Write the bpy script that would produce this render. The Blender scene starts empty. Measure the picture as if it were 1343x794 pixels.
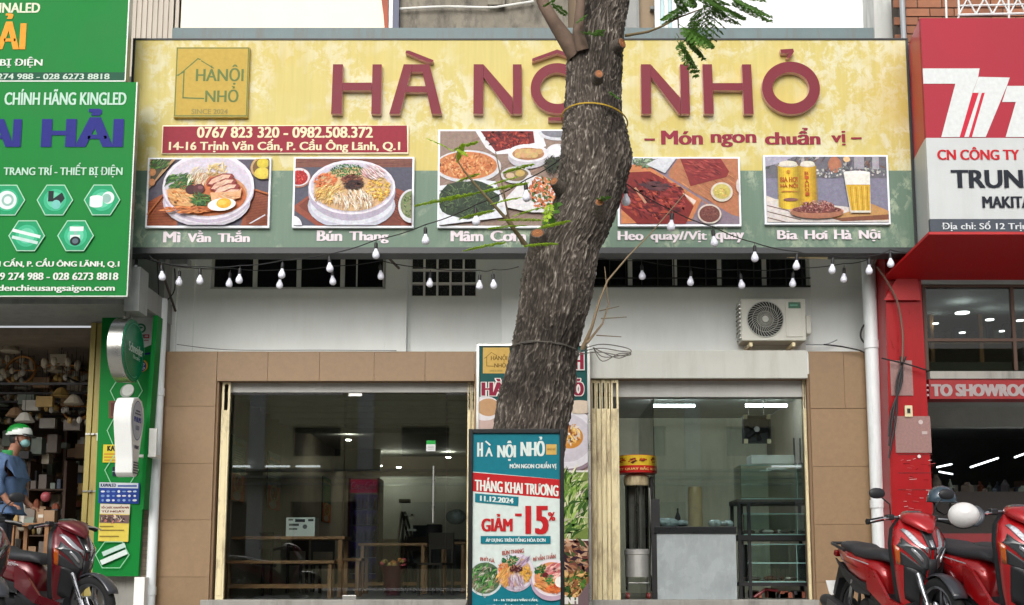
import bpy, bmesh, math, random
import numpy as np
from mathutils import Vector, Matrix, Euler, noise

random.seed(7)
SC = bpy.context.scene
COL = SC.collection
PI = math.pi

# ------------------------------------------------------------------ camera
FPX, U0, V0, PITCH, CAMZ = 1500.0, 692.0, 549.0, math.radians(7.55), 0.36
_c, _s = math.cos(PITCH), math.sin(PITCH)
cam_d = bpy.data.cameras.new('camera'); cam = bpy.data.objects.new('camera', cam_d); COL.objects.link(cam)
cam.location = (0, 0, CAMZ); cam.rotation_euler = (PI / 2 + PITCH, 0, 0)
cam_d.sensor_width = 36; cam_d.lens = 36 * FPX / 1343
cam_d.shift_x = -(U0 - 671.5) / 1343; cam_d.shift_y = (V0 - 397) / 1343
cam_d.clip_end = 2000; cam_d.clip_start = 0.05
SC.camera = cam

# ------------------------------------------------------------------ sky, sun, exposure
w = bpy.data.worlds.new("World"); SC.world = w; w.use_nodes = True
nt = w.node_tree; bg = nt.nodes['Background']
sky = nt.nodes.new('ShaderNodeTexSky'); sky.sky_type = 'NISHITA'; sky.sun_disc = False
SUN_EL, SUN_ROT = math.radians(34), math.radians(192)
sky.sun_elevation = SUN_EL; sky.sun_rotation = SUN_ROT; sky.dust_density = 6; sky.air_density = 1.0
hs = nt.nodes.new('ShaderNodeHueSaturation'); hs.inputs['Saturation'].default_value = 0.22
nt.links.new(sky.outputs[0], hs.inputs['Color']); nt.links.new(hs.outputs[0], bg.inputs[0])
bg.inputs[1].default_value = 0.15
sun_d = bpy.data.lights.new('sun', 'SUN'); sun_d.energy = .5; sun_d.angle = math.radians(60); sun_d.color = (1, .97, .92)
sun = bpy.data.objects.new('sun', sun_d); COL.objects.link(sun)
sun.location = (0, -10, 30)
sd = Vector((math.sin(SUN_ROT) * math.cos(SUN_EL), math.cos(SUN_ROT) * math.cos(SUN_EL), math.sin(SUN_EL)))
sun.rotation_euler = sd.to_track_quat('Z', 'Y').to_euler()
SC.view_settings.view_transform = 'Standard'; SC.view_settings.look = 'None'
SC.view_settings.exposure = 0.28; SC.view_settings.gamma = 1
SC.render.engine = 'CYCLES'
SC.cycles.max_bounces = 8; SC.cycles.transparent_max_bounces = 16; SC.cycles.use_denoising = True
SC.cycles.caustics_reflective = False; SC.cycles.caustics_refractive = False

# ------------------------------------------------------------------ picture -> place
def den(v): return FPX * _c - (V0 - v) * _s
def ZZ(v, Y): return CAMZ + Y * (FPX * _s + (V0 - v) * _c) / den(v)
def XX(u, v, Y): return (u - U0) * Y / den(v)
def P(u, v, Y): return Vector((XX(u, v, Y), Y, ZZ(v, Y)))
def PXM(v, Y): return den(v) / Y       # pixels per metre there
def lin(c):
    return tuple((x / 12.92 if x <= .04045 else ((x + .055) / 1.055) ** 2.4) for x in [k / 255 for k in c])

# ------------------------------------------------------------------ materials
MATS = {}
def M(name, col=(.5, .5, .5), rough=.6, metal=0., var=.12, vs=3., bump=.15, bs=60., srgb=True, spec=.5,
      dirt=0., dcol=(.05, .045, .04), dscale=(1, 1, .12), coat=0., rnd=0., emit=None, es=1.):
    """a surface with uneven colour, grain and, with dirt > 0, run-down stains"""
    if name in MATS: return MATS[name]
    m = bpy.data.materials.new(name); m.use_nodes = True; n = m.node_tree.nodes; l = m.node_tree.links
    b = n['Principled BSDF']; c = lin(col) if srgb else col
    tc = n.new('ShaderNodeTexCoord'); oi = n.new('ShaderNodeObjectInfo')
    ad = n.new('ShaderNodeVectorMath'); ad.operation = 'ADD'
    mu = n.new('ShaderNodeMath'); mu.operation = 'MULTIPLY'; mu.inputs[1].default_value = 37.
    l.new(oi.outputs['Random'], mu.inputs[0]); l.new(tc.outputs['Object'], ad.inputs[0]); l.new(mu.outputs[0], ad.inputs[1])
    vec = ad.outputs[0]
    nz = n.new('ShaderNodeTexNoise'); nz.inputs['Scale'].default_value = vs; nz.inputs['Detail'].default_value = 6; nz.inputs['Roughness'].default_value = .6
    l.new(vec, nz.inputs['Vector'])
    mr = n.new('ShaderNodeMapRange'); mr.inputs['From Min'].default_value = .25; mr.inputs['From Max'].default_value = .75
    mr.inputs['To Min'].default_value = 1 - var; mr.inputs['To Max'].default_value = 1 + var
    l.new(nz.outputs['Fac'], mr.inputs[0])
    val = mr.outputs[0]
    if rnd:
        r2 = n.new('ShaderNodeMapRange'); r2.inputs['To Min'].default_value = 1 - rnd; r2.inputs['To Max'].default_value = 1 + rnd
        l.new(oi.outputs['Random'], r2.inputs[0]); mm = n.new('ShaderNodeMath'); mm.operation = 'MULTIPLY'
        l.new(val, mm.inputs[0]); l.new(r2.outputs[0], mm.inputs[1]); val = mm.outputs[0]
    vm = n.new('ShaderNodeVectorMath'); vm.operation = 'SCALE'; vm.inputs[0].default_value = c; l.new(val, vm.inputs['Scale'])
    out = vm.outputs[0]
    if dirt:
        mp = n.new('ShaderNodeMapping'); mp.inputs['Scale'].default_value = dscale; l.new(vec, mp.inputs[0])
        d = n.new('ShaderNodeTexNoise'); d.inputs['Scale'].default_value = 6; d.inputs['Detail'].default_value = 9; d.inputs['Roughness'].default_value = .7
        l.new(mp.outputs[0], d.inputs['Vector'])
        dr = n.new('ShaderNodeMapRange'); dr.inputs['From Min'].default_value = .48; dr.inputs['From Max'].default_value = .75; dr.inputs['To Max'].default_value = dirt
        l.new(d.outputs['Fac'], dr.inputs[0])
        mx = n.new('ShaderNodeMix'); mx.data_type = 'RGBA'; l.new(dr.outputs[0], mx.inputs[0]); l.new(out, mx.inputs[6]); mx.inputs[7].default_value = (*dcol, 1)
        out = mx.outputs[2]
    l.new(out, b.inputs['Base Color'])
    rr = n.new('ShaderNodeMapRange'); rr.inputs['To Min'].default_value = max(.02, rough - .08); rr.inputs['To Max'].default_value = min(1, rough + .1)
    l.new(nz.outputs['Fac'], rr.inputs[0]); l.new(rr.outputs[0], b.inputs['Roughness'])
    b.inputs['Metallic'].default_value = metal; b.inputs['Specular IOR Level'].default_value = spec
    if coat: b.inputs['Coat Weight'].default_value = coat; b.inputs['Coat Roughness'].default_value = .06
    if bump:
        n2 = n.new('ShaderNodeTexNoise'); n2.inputs['Scale'].default_value = bs; n2.inputs['Detail'].default_value = 4; l.new(vec, n2.inputs['Vector'])
        bp = n.new('ShaderNodeBump'); bp.inputs['Strength'].default_value = bump; bp.inputs['Distance'].default_value = .01
        l.new(n2.outputs['Fac'], bp.inputs['Height']); l.new(bp.outputs[0], b.inputs['Normal'])
    if emit: b.inputs['Emission Color'].default_value = (*emit, 1); b.inputs['Emission Strength'].default_value = es
    MATS[name] = m
    return m

def glass(name, tint=(.8, .9, .88), refl=1., rough=0.):
    if name in MATS: return MATS[name]
    m = bpy.data.materials.new(name); m.use_nodes = True; n = m.node_tree.nodes; l = m.node_tree.links
    n.remove(n['Principled BSDF']); o = n['Material Output']
    t = n.new('ShaderNodeBsdfTransparent'); t.inputs[0].default_value = (*tint, 1)
    g = n.new('ShaderNodeBsdfGlossy'); g.inputs['Roughness'].default_value = rough
    f = n.new('ShaderNodeFresnel'); f.inputs['IOR'].default_value = 1.5
    k = n.new('ShaderNodeMath'); k.operation = 'MULTIPLY'; k.inputs[1].default_value = refl; k.use_clamp = True
    l.new(f.outputs[0], k.inputs[0])
    mx = n.new('ShaderNodeMixShader'); l.new(k.outputs[0], mx.inputs[0]); l.new(t.outputs[0], mx.inputs[1]); l.new(g.outputs[0], mx.inputs[2])
    l.new(mx.outputs[0], o.inputs[0]); MATS[name] = m
    return m

def glow(name, col, s):
    if name in MATS: return MATS[name]
    m = bpy.data.materials.new(name); m.use_nodes = True; b = m.node_tree.nodes['Principled BSDF']
    b.inputs['Base Color'].default_value = (*col, 1); b.inputs['Emission Color'].default_value = (*col, 1); b.inputs['Emission Strength'].default_value = s
    MATS[name] = m; return m

def print_mat(name='print', rough=.45, grain=.08):
    if name in MATS: return MATS[name]
    m = bpy.data.materials.new(name); m.use_nodes = True; n = m.node_tree.nodes; l = m.node_tree.links; b = n['Principled BSDF']
    a = n.new('ShaderNodeVertexColor'); a.layer_name = 'Col'
    nz = n.new('ShaderNodeTexNoise'); nz.inputs['Scale'].default_value = 22; nz.inputs['Detail'].default_value = 8
    tc = n.new('ShaderNodeTexCoord'); l.new(tc.outputs['Object'], nz.inputs['Vector'])
    mr = n.new('ShaderNodeMapRange'); mr.inputs['From Min'].default_value = .25; mr.inputs['From Max'].default_value = .75
    mr.inputs['To Min'].default_value =   .8 * (1 - grain); mr.inputs['To Max'].default_value =   .8 * (1 + grain); l.new(nz.outputs['Fac'], mr.inputs[0])
    vm = n.new('ShaderNodeVectorMath'); vm.operation = 'SCALE'; l.new(a.outputs[0], vm.inputs[0]); l.new(mr.outputs[0], vm.inputs['Scale'])
    if grain > .1:
        n3 = n.new('ShaderNodeTexNoise'); n3.inputs['Scale'].default_value = 60; n3.inputs['Detail'].default_value = 5; l.new(tc.outputs['Object'], n3.inputs['Vector'])
        mc = n.new('ShaderNodeMix'); mc.data_type = 'RGBA'; mc.blend_type = 'OVERLAY'; mc.inputs[0].default_value = .35; l.new(vm.outputs[0], mc.inputs[6]); l.new(n3.outputs['Color'], mc.inputs[7]); l.new(mc.outputs[2], b.inputs['Base Color'])
    else: l.new(vm.outputs[0], b.inputs['Base Color'])
    b.inputs['Roughness'].default_value = rough; b.inputs['Specular IOR Level'].default_value = .15
    MATS[name] = m; return m

# ------------------------------------------------------------------ mesh builder
class MB:
    def __init__(s): s.v = []; s.f = []; s.m = []; s.c = []
    def add(s, vs, fs, m=0, col=None):
        k = len(s.v); s.v += [tuple(p) for p in vs]
        for f in fs: s.f.append(tuple(i + k for i in f)); s.m.append(m); s.c.append(col)
        return s
    def box(s, x0, x1, y0, y1, z0, z1, m=0):
        if x0 > x1: x0, x1 = x1, x0
        if y0 > y1: y0, y1 = y1, y0
        if z0 > z1: z0, z1 = z1, z0
        return s.add([(x0, y0, z0), (x1, y0, z0), (x1, y1, z0), (x0, y1, z0), (x0, y0, z1), (x1, y0, z1), (x1, y1, z1), (x0, y1, z1)],
              [(0, 3, 2, 1), (4, 5, 6, 7), (0, 1, 5, 4), (1, 2, 6, 5), (2, 3, 7, 6), (3, 0, 4, 7)], m)
    def hexa(s, p, m=0):   # 8 points as box order
        return s.add(p, [(0, 3, 2, 1), (4, 5, 6, 7), (0, 1, 5, 4), (1, 2, 6, 5), (2, 3, 7, 6), (3, 0, 4, 7)], m)
    def obox(s, c, size, rot, m=0):
        R = Euler(rot).to_matrix(); c = Vector(c); a, b, d = [k / 2 for k in size]
        return s.hexa([c + R @ Vector(q) for q in [(-a, -b, -d), (a, -b, -d), (a, b, -d), (-a, b, -d), (-a, -b, d), (a, -b, d), (a, b, d), (-a, b, d)]], m)
    def prism(s, poly, y0, y1, m=0, side=None, back=True):
        """poly in x,z ; front at y0"""
        n = len(poly); a = sum(poly[i][0] * poly[(i + 1) % n][1] - poly[(i + 1) % n][0] * poly[i][1] for i in range(n))
        if a < 0: poly = poly[::-1]
        vs = [(x, y0, z) for x, z in poly] + [(x, y1, z) for x, z in poly]
        s.add(vs, [tuple(range(n))] + ([tuple(range(2 * n - 1, n - 1, -1))] if back else []), m)
        return s.add(vs, [(i, i + n, (i + 1) % n + n, (i + 1) % n) for i in range(n)], m if side is None else side)
    def tube(s, pts, r, n=8, m=0, cap=True):
        pts = [Vector(p) for p in pts]; N = len(pts); rs = r if isinstance(r, (list, tuple)) else [r] * N
        vs = []; up = None
        for i, p in enumerate(pts):
            t = (pts[min(i + 1, N - 1)] - pts[max(i - 1, 0)])
            if t.length < 1e-9: t = Vector((0, 0, 1))
            t.normalize()
            if up is None:
                up = Vector((0, 0, 1)) if abs(t.z) < .9 else Vector((1, 0, 0))
            a = t.cross(up)
            if a.length < 1e-4: a = t.cross(Vector((.3, 1, .2)))
            a.normalize(); b = a.cross(t).normalized(); up = b
            for k in range(n):
                q = 2 * PI * k / n; vs.append(p + (a * math.cos(q) + b * math.sin(q)) * rs[i])
        fs = [(i * n + k, i * n + (k + 1) % n, (i + 1) * n + (k + 1) % n, (i + 1) * n + k) for i in range(N - 1) for k in range(n)]
        if cap: fs += [tuple(range(n - 1, -1, -1)), tuple(range((N - 1) * n, N * n))]
        return s.add(vs, fs, m)
    def lathe(s, prof, mat=Matrix(), n=20, m=0, cap=True):
        """prof of (r,h) turned about local z, then mat"""
        vs = [mat @ Vector((r * math.cos(2 * PI * k / n), r * math.sin(2 * PI * k / n), h)) for r, h in prof for k in range(n)]
        fs = [(i * n + k, i * n + (k + 1) % n, (i + 1) * n + (k + 1) % n, (i + 1) * n + k) for i in range(len(prof) - 1) for k in range(n)]
        if cap: fs += [tuple(range(n - 1, -1, -1)), tuple(range((len(prof) - 1) * n, len(prof) * n))]
        return s.add(vs, fs, m)
    def ell(s, c, r, nu=14, nv=9, m=0, mat=None, ex=1.):
        c = Vector(c); vs = []; R = mat or Matrix()
        pw = lambda q: math.copysign(abs(q) ** ex, q)
        for j in range(nv + 1):
            a = -PI / 2 + PI * j / nv
            a = max(-PI / 2 + .02, min(PI / 2 - .02, a))
            for i in range(nu):
                b = 2 * PI * i / nu
                vs.append(c + (R @ Vector((pw(math.cos(b)) * pw(math.cos(a)) * r[0], pw(math.sin(b)) * pw(math.cos(a)) * r[1], pw(math.sin(a)) * r[2]))))
        fs = [(j * nu + i, j * nu + (i + 1) % nu, (j + 1) * nu + (i + 1) % nu, (j + 1) * nu + i) for j in range(nv) for i in range(nu)]
        fs += [tuple(range(nu - 1, -1, -1)), tuple(range(nv * nu, nv * nu + nu))]
        return s.add(vs, fs, m)
    def loft(s, rings, m=0, close=True, cap=True):
        n = len(rings[0]); vs = [p for r in rings for p in r]
        fs = [(i * n + k, i * n + (k + 1) % n, (i + 1) * n + (k + 1) % n, (i + 1) * n + k) for i in range(len(rings) - 1) for k in range(n if close else n - 1)]
        if cap and close: fs += [tuple(range(n - 1, -1, -1)), tuple(range((len(rings) - 1) * n, len(rings) * n))]
        return s.add(vs, fs, m)
    def sweep(s, secs, n=16, ex=.75, m=0):
        """secs: (x, zc, half width y, half height z) superellipse sections along local x"""
        rings = []
        pw = lambda q: math.copysign(abs(q) ** ex, q)
        for sec in secs:
            x, z, a, b = sec[:4]; yo = sec[4] if len(sec) > 4 else 0
            rings.append([(x, yo + a * pw(math.cos(2 * PI * k / n)), z + b * pw(math.sin(2 * PI * k / n))) for k in range(n)])
        return s.loft(rings, m)
    def sheet(s, fn, nu, nv, m=0, thick=0.):
        vs = [fn(i / nu, j / nv) for j in range(nv + 1) for i in range(nu + 1)]
        fs = [(j * (nu + 1) + i, j * (nu + 1) + i + 1, (j + 1) * (nu + 1) + i + 1, (j + 1) * (nu + 1) + i) for j in range(nv) for i in range(nu)]
        return s.add(vs, fs, m)

OFF = {}
def mesh(name, mb, mats, off=(0, 0, 0), smooth=False, sharp=35):
    me = bpy.data.meshes.new(name); o = Vector(off)
    me.from_pydata([(p[0] - o.x, p[1] - o.y, p[2] - o.z) for p in mb.v], [], mb.f)
    if not isinstance(mats, (list, tuple)): mats = [mats]
    for m in mats: me.materials.append(m)
    if len(mats) > 1: me.polygons.foreach_set('material_index', mb.m)
    if any(c is not None for c in mb.c):
        ca = me.color_attributes.new('Col', 'FLOAT_COLOR', 'CORNER'); buf = []
        for f, c in zip(mb.f, mb.c):
            c = c or (1, 1, 1); buf += [c[0], c[1], c[2], 1.] * len(f)
        ca.data.foreach_set('color', buf)
    if smooth:
        me.polygons.foreach_set('use_smooth', [True] * len(me.polygons)); me.set_sharp_from_angle(angle=math.radians(sharp))
    me.update()
    return me

def thing(name, label, cat, loc=(0, 0, 0), group=None, rotz=0., kind=None):
    o = bpy.data.objects.new(name, None); COL.objects.link(o); o.location = loc; o.rotation_euler = (0, 0, rotz)
    o.empty_display_size = .1
    o['label'] = label; o['category'] = cat
    if group: o['group'] = group
    if kind: o['kind'] = kind
    OFF[o] = tuple(loc); return o
def obj(name, mb, mats, parent=None, smooth=False, sharp=35, label=None, bevel=0, solid=0, kind=None, local=False, subs=0):
    """link a mesh object; with a parent its points are given in world coordinates unless local"""
    off = (0, 0, 0)
    if parent is not None and not local: off = OFF.get(parent, (0, 0, 0))
    me = mb if isinstance(mb, bpy.types.Mesh) else mesh(name, mb, mats, off, smooth, sharp)
    o = bpy.data.objects.new(name, me); COL.objects.link(o)
    if parent is not None: o.parent = parent; OFF[o] = off
    if label: o['label'] = label
    if kind: o['kind'] = kind
    if solid: md = o.modifiers.new('solid', 'SOLIDIFY'); md.thickness = solid; md.offset = 0
    if bevel: md = o.modifiers.new('bevel', 'BEVEL'); md.width = bevel; md.segments = 2; md.limit_method = 'ANGLE'
    if subs: md = o.modifiers.new('subs', 'SUBSURF'); md.levels = subs; md.render_levels = subs
    return o
def single(name, mb, mats, label, cat, group=None, **k):
    o = obj(name, mb, mats, **k); o['label'] = label; o['category'] = cat
    if group: o['group'] = group
    return o
def struct(name, mb, mats, **k): return obj(name, mb, mats, kind='structure', **k)
def copy_tree(o, parent=None):
    c = o.copy(); COL.objects.link(c)
    if parent is not None: c.parent = parent
    for ch in list(o.children): copy_tree(ch, c)
    return c

def pbox(mb, u0, v0, u1, v1, Y0, Y1, m=0, vm=None):
    """box whose front face (at Y0) covers that rectangle of the picture"""
    vm = (v0 + v1) / 2 if vm is None else vm
    return mb.box(XX(u0, vm, Y0), XX(u1, vm, Y0), Y0, Y1, ZZ(v1, Y0), ZZ(v0, Y0), m)

def wall_cells(mb, x0, x1, z0, z1, y0, y1, holes, m=0):
    xs = sorted({x0, x1, *[h[0] for h in holes], *[h[1] for h in holes]}); zs = sorted({z0, z1, *[h[2] for h in holes], *[h[3] for h in holes]})
    for i in range(len(xs) - 1):
        for j in range(len(zs) - 1):
            cx, cz = (xs[i] + xs[i + 1]) / 2, (zs[j] + zs[j + 1]) / 2
            if any(h[0] < cx < h[1] and h[2] < cz < h[3] for h in holes): continue
            mb.box(xs[i], xs[i + 1], y0, y1, zs[j], zs[j + 1], m)

# ------------------------------------------------------------------ lettering and printed pictures
_TX = {}
def glyphs(t, shear=0.):
    key = (t, shear)
    if key not in _TX:
        def raw(q):
            cu = bpy.data.curves.new('t', 'FONT'); cu.body = q; cu.resolution_u = 3; cu.shear = shear
            ob = bpy.data.objects.new('t', cu); me = bpy.data.meshes.new_from_object(ob)
            r = [(p.co.x, p.co.y) for p in me.vertices], [tuple(p.vertices) for p in me.polygons]
            bpy.data.objects.remove(ob); bpy.data.meshes.remove(me); bpy.data.curves.remove(cu); return r
        horn = dict(zip('ơưƠƯởỞ', 'ouOUỏỎ')); plain = ''.join(horn.get(q, q) for q in t); vs, fs = raw(plain)
        for i, q in enumerate(t):       # horned vowels: the plain vowel plus a small hook at its shoulder
            if q in horn:
                xe = max(p[0] for p in raw(plain[:i + 1])[0]); yt = max(p[1] for p in raw({'ỏ': 'o', 'Ỏ': 'O'}.get(plain[i], plain[i]))[0]); k = len(vs)
                vs += [(xe - .10, yt - .13), (xe - .02, yt - .16), (xe + .07, yt + .04), (xe - .01, yt + .06)]; fs.append((k, k + 1, k + 2, k + 3))
        xs = [p[0] for p in vs]; ys = [p[1] for p in vs]; a, b, c, d = min(xs), max(xs), min(ys), max(ys)
        _TX[key] = ([((x - a) / (b - a), (y - c) / (d - c)) for x, y in vs], fs, (b - a) / (d - c))
    return _TX[key]

class Canvas:
    """flat print: coloured pieces laid over each other in hair-thin layers. map(a,b) -> point on the print; nrm = direction out of it"""
    STEP = .00035
    def __init__(s, mp, nrm=(0, -1, 0), clip=None, sc=1., ox=0., oy=0.):
        s.mb = MB(); s.map = mp; s.n = Vector(nrm); s.lay = 1; s.clip = clip; s.sc = sc; s.ox = ox; s.oy = oy
    def T(s, a, b): return (s.ox + a / s.sc, s.oy + b / s.sc)
    def _clip(s, poly):
        if not s.clip: return poly
        x0, y0, x1, y1 = s.clip
        for ax, lim, sg in ((0, x0, 1), (0, x1, -1), (1, y0, 1), (1, y1, -1)):
            out = []
            for i in range(len(poly)):
                p, q = poly[i], poly[(i + 1) % len(poly)]
                ip, iq = (p[ax] - lim) * sg >= 0, (q[ax] - lim) * sg >= 0
                if ip: out.append(p)
                if ip != iq:
                    t = (lim - p[ax]) / (q[ax] - p[ax]); out.append((p[0] + (q[0] - p[0]) * t, p[1] + (q[1] - p[1]) * t))
            poly = out
            if len(poly) < 3: return []
        return poly
    def _put(s, poly, col, lay):
        poly = s._clip([s.T(*p) for p in poly])
        if len(poly) < 3: return
        pts = [Vector(s.map(a, b)) + s.n * (lay * s.STEP) for a, b in poly]
        nn = Vector((0, 0, 0))
        for i in range(len(pts)): nn += (pts[i] - pts[0]).cross(pts[(i + 1) % len(pts)] - pts[0])
        if nn.dot(s.n) < 0: pts.reverse()
        s.mb.add(pts, [tuple(range(len(pts)))], 0, lin(col))
    def poly(s, pts, col): s._put(pts, col, s.lay); s.lay += 1
    def rect(s, x0, y0, x1, y1, col): s.poly([(x0, y0), (x1, y0), (x1, y1), (x0, y1)], col)
    def oval(s, cx, cy, rx, ry, col, rot=0., n=28, wob=0.):
        c, d = math.cos(rot), math.sin(rot); pts = []
        for k in range(n):
            q = 2 * PI * k / n; w = 1 + random.uniform(-wob, wob); a, b = rx * w * math.cos(q), ry * w * math.sin(q)
            pts.append((cx + a * c - b * d, cy + a * d + b * c))
        s.poly(pts, col)
        if min(rx, ry) > 26 and s.sc > 2:      # printed photographs shade softly across a dish
            g = 1 if sum(col) > 500 else 1.25
            for k, (e, m) in enumerate(((.93, .985), (.84, 1.0), (.7, 1.02), (.5, 1.04))):
                m = 1 + (m - 1) * g; s.poly([(cx + (p - cx) * e - rx * .03 * k, cy + (q - cy) * e - ry * .03 * k) for p, q in pts], tuple(min(255, v * m) for v in col))
    def line(s, pts, wd, col):
        for i in range(len(pts) - 1):
            (x0, y0), (x1, y1) = pts[i], pts[i + 1]; L = math.hypot(x1 - x0, y1 - y0) or 1; a, b = -(y1 - y0) / L * wd / 2, (x1 - x0) / L * wd / 2
            e, g = (x1 - x0) / L * wd / 2, (y1 - y0) / L * wd / 2
            s._put([(x0 + a - e, y0 + b - g), (x1 + a + e, y1 + b + g), (x1 - a + e, y1 - b + g), (x0 - a - e, y0 - b - g)], col, s.lay + (i % 2) * .5)
        s.lay += 1
    def strokes(s, n, cx, cy, rx, ry, L, wd, cols, ang=0., spread=3.2, curve=0., rot=0.):
        """n short food-like strokes scattered in an oval"""
        if s.sc > 2: n = int(n * 1.8); L *= .78; wd *= .78
        for k in range(n):
            q, r = random.uniform(0, 2 * PI), math.sqrt(random.random())
            a, b = rx * r * math.cos(q), ry * r * math.sin(q); x = cx + a * math.cos(rot) - b * math.sin(rot); y = cy + a * math.sin(rot) + b * math.cos(rot)
            t = ang + random.uniform(-spread, spread) / 2; l2 = L * random.uniform(.6, 1.2) / 2; w2 = wd * random.uniform(.6, 1.3) / 2
            dx, dy = math.cos(t), math.sin(t); c = random.choice(cols); j = random.uniform(.85, 1.12); c = tuple(min(255, max(0, q * j)) for q in c)
            cv = curve * l2
            s._put([(x - dx * l2, y - dy * l2), (x - dy * w2 + dy * cv, y + dx * w2 - dx * cv), (x + dx * l2, y + dy * l2), (x + dy * w2 + dy * cv, y - dx * w2 - dx * cv)], c, s.lay + (k % 14) * .5)
        s.lay += 7.5
    def text(s, t, x0, y0, x1, y1, col, fat=0., fatv=0., shear=0., slope=0.):
        vs, fs, asp = glyphs(t, shear); H = y1 - y0; n_ch = max(1, len(t) - .6 * sum(q in ' .-1I:,' for q in t)); fk = min(1., 1.25 * (x1 - x0) / n_ch / H); fat *= fk; fatv *= fk
        sh = [(0, 0)]
        if fat: k = max(1, int(math.ceil(fat / .035))); sh = [(fat * H * (i / k), 0) for i in range(-k, k + 1)]
        if fatv: sh = [(a, b) for a, _ in sh for b in (-fatv * H, fatv * H)]
        f = fat * H; g = fatv * H; j = 0
        for dx, dy in sh:
            for face in fs:
                pp = []
                for i in face:
                    a = x0 + f + vs[i][0] * (x1 - x0 - 2 * f) + dx
                    pp.append((a, y1 - g - vs[i][1] * (H - 2 * g) + dy + slope * (a - x0)))
                s._put(pp, col, s.lay + j * .35)
            j += 1
        s.lay += 1 + j * .35
    def done(s, name, parent, mat=None, **k): return obj(name, s.mb, mat or print_mat(), parent, **k)

def pic(Y, vr=397, **k):
    """a canvas standing upright, facing the street, at distance Y; a,b are picture coordinates, with a read on row vr"""
    c = Canvas(None, (0, -1, 0), **k); c.vr = vr; c.map = lambda a, b: (XX(a, c.vr, Y), Y, ZZ(b, Y)); return c
# ================================================================== ground
Y0 = 13.9        # plane of the shop fronts
ZG = -0.22       # pavement
m_pave = M('pavement concrete', (176, 172, 164), .85, var=.2, vs=2, dirt=.5, dscale=(1, 1, 1))
m_road = M('asphalt', (.2, .2, .2), .9, srgb=False, var=.25, vs=8, bump=.4)
mb = MB(); mb.box(-80, 80, -80, 90, ZG - .5, ZG - .13); struct('ground', mb, m_road)
mb = MB()
for i in range(40):
    for j in range(7):
        x = -16 + i * .8; y = 8.0 + j * .8
        mb.box(x + .006, x + .794, y + .006, y + .794, ZG - .12, ZG - random.uniform(0, .006))
struct('pavement', mb, m_pave, bevel=.006)
mb = MB(); mb.box(-16, 16, 7.8, 7.99, ZG - .125, ZG + .004); struct('kerb', mb, M('kerb granite', (165, 162, 155), .8, dirt=.4), bevel=.015)

# ================================================================== shared materials
m_plaster = M('white wall paint', (236, 241, 240), .75, var=.05, vs=1.2, bump=.1, dirt=.08, dcol=(.34, .32, .28), dscale=(.9, .9, .16))
m_tile = M('brown stone tile', (136, 110, 80), .5, var=.1, vs=14, bump=.05, bs=200, rnd=.035, dirt=.15, dcol=(.16, .1, .06), dscale=(1, 1, .4))
m_grout = M('dark grout', (128, 104, 80), .9)
m_white = M('white paint', (232, 232, 228), .5, var=.05, dirt=.25, dcol=(.3, .27, .22))
m_black = M('black paint', (22, 22, 24), .45, var=.2)
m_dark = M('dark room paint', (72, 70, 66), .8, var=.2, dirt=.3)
m_steel = M('brushed steel', (190, 190, 186), .28, 1., var=.12, vs=5, dscale=(1, 1, .1), bump=.05)
m_chrome = M('chrome', (215, 215, 215), .12, 1., var=.05, bump=0)
m_cream = M('cream enamel', (224, 210, 168), .5, var=.08, vs=4, dirt=1., dcol=(.14, .07, .035), dscale=(1.2, 1.2, .35), bump=.2)
m_wood = M('pale wood', (176, 128, 78), .5, var=.25, vs=5, dscale=(.3, 1, 1), dirt=.3, dcol=(.12, .06, .03))
m_glass = glass('window glass', (.87, .92, .91), 2.3)
m_cable = M('black cable', (28, 28, 30), .55, bump=0)
m_pipe = M('white pvc pipe', (222, 228, 230), .35, var=.06, vs=2, dirt=.35, dcol=(.25, .22, .18), dscale=(2, 2, .3), bump=.03)
m_red = M('red panel paint', (196, 28, 34), .3, var=.06, vs=2, bump=.02, dirt=.15, dcol=(.2, .02, .02))
m_conc = M('grey concrete', (150, 148, 142), .85, var=.15, vs=3, dirt=.6)

# ================================================================== the restaurant building
YU = 14.25       # plane of the upper wall (set back over a ledge)
R = thing('restaurant_building', 'two-storey shop house with white plaster upper wall, brown tiled front and two glass shop openings', 'building', (XX(690, 748, Y0), Y0, 0))
zt = ZZ(461, Y0); zbot = ZG
xl, xr = XX(212, 461, Y0), XX(1156, 461, Y0)
OL = (XX(283, 600, Y0), XX(622, 600, Y0)); OR_ = (XX(776, 600, Y0), XX(1062, 600, Y0))
zoL, zoR = ZZ(500, Y0), ZZ(497, Y0)
# concrete core behind the tiles
mb = MB(); wall_cells(mb, xl, xr, zbot, zt - .01, Y0 + .03, Y0 + .34, [(OL[0], OL[1], 0., zoL), (OR_[0], OR_[1], 0., zoR)])
obj('front_wall', mb, m_grout, R)
# upper wall with window openings
def rc(u0, v0, u1, v1, Y): return (XX(u0, (v0 + v1) / 2, Y), XX(u1, (v0 + v1) / 2, Y), ZZ(v1, Y), ZZ(v0, Y))
ztop = ZZ(150, YU)
wl = rc(276, 334, 506, 379, YU); wg = rc(539, 336, 625, 389, YU + .12); wr = rc(768, 330, 1062, 377, YU)
xa, xb, xc_ = XX(234, 420, YU), XX(533, 420, YU), XX(664, 420, YU)
mb = MB(); wall_cells(mb, xa, xb, zt - .3, ztop, YU, YU + .25, [wl]); wall_cells(mb, xb, xc_, zt - .3, ztop, YU + .12, YU + .37, [wg])
wall_cells(mb, xc_, xr, zt - .3, ztop, YU, YU + .25, [wr])
mb.box(XX(208, 420, YU - .1), xa - .003, YU - .1, YU + .25, zt - .3, ztop); mb.box(xa - .002, xa + .2, YU - .04, YU - .003, zt, ztop)
mb.box(xc_ - .06, xc_ + .22, YU - .05, YU - .004, zt, ztop)
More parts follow.
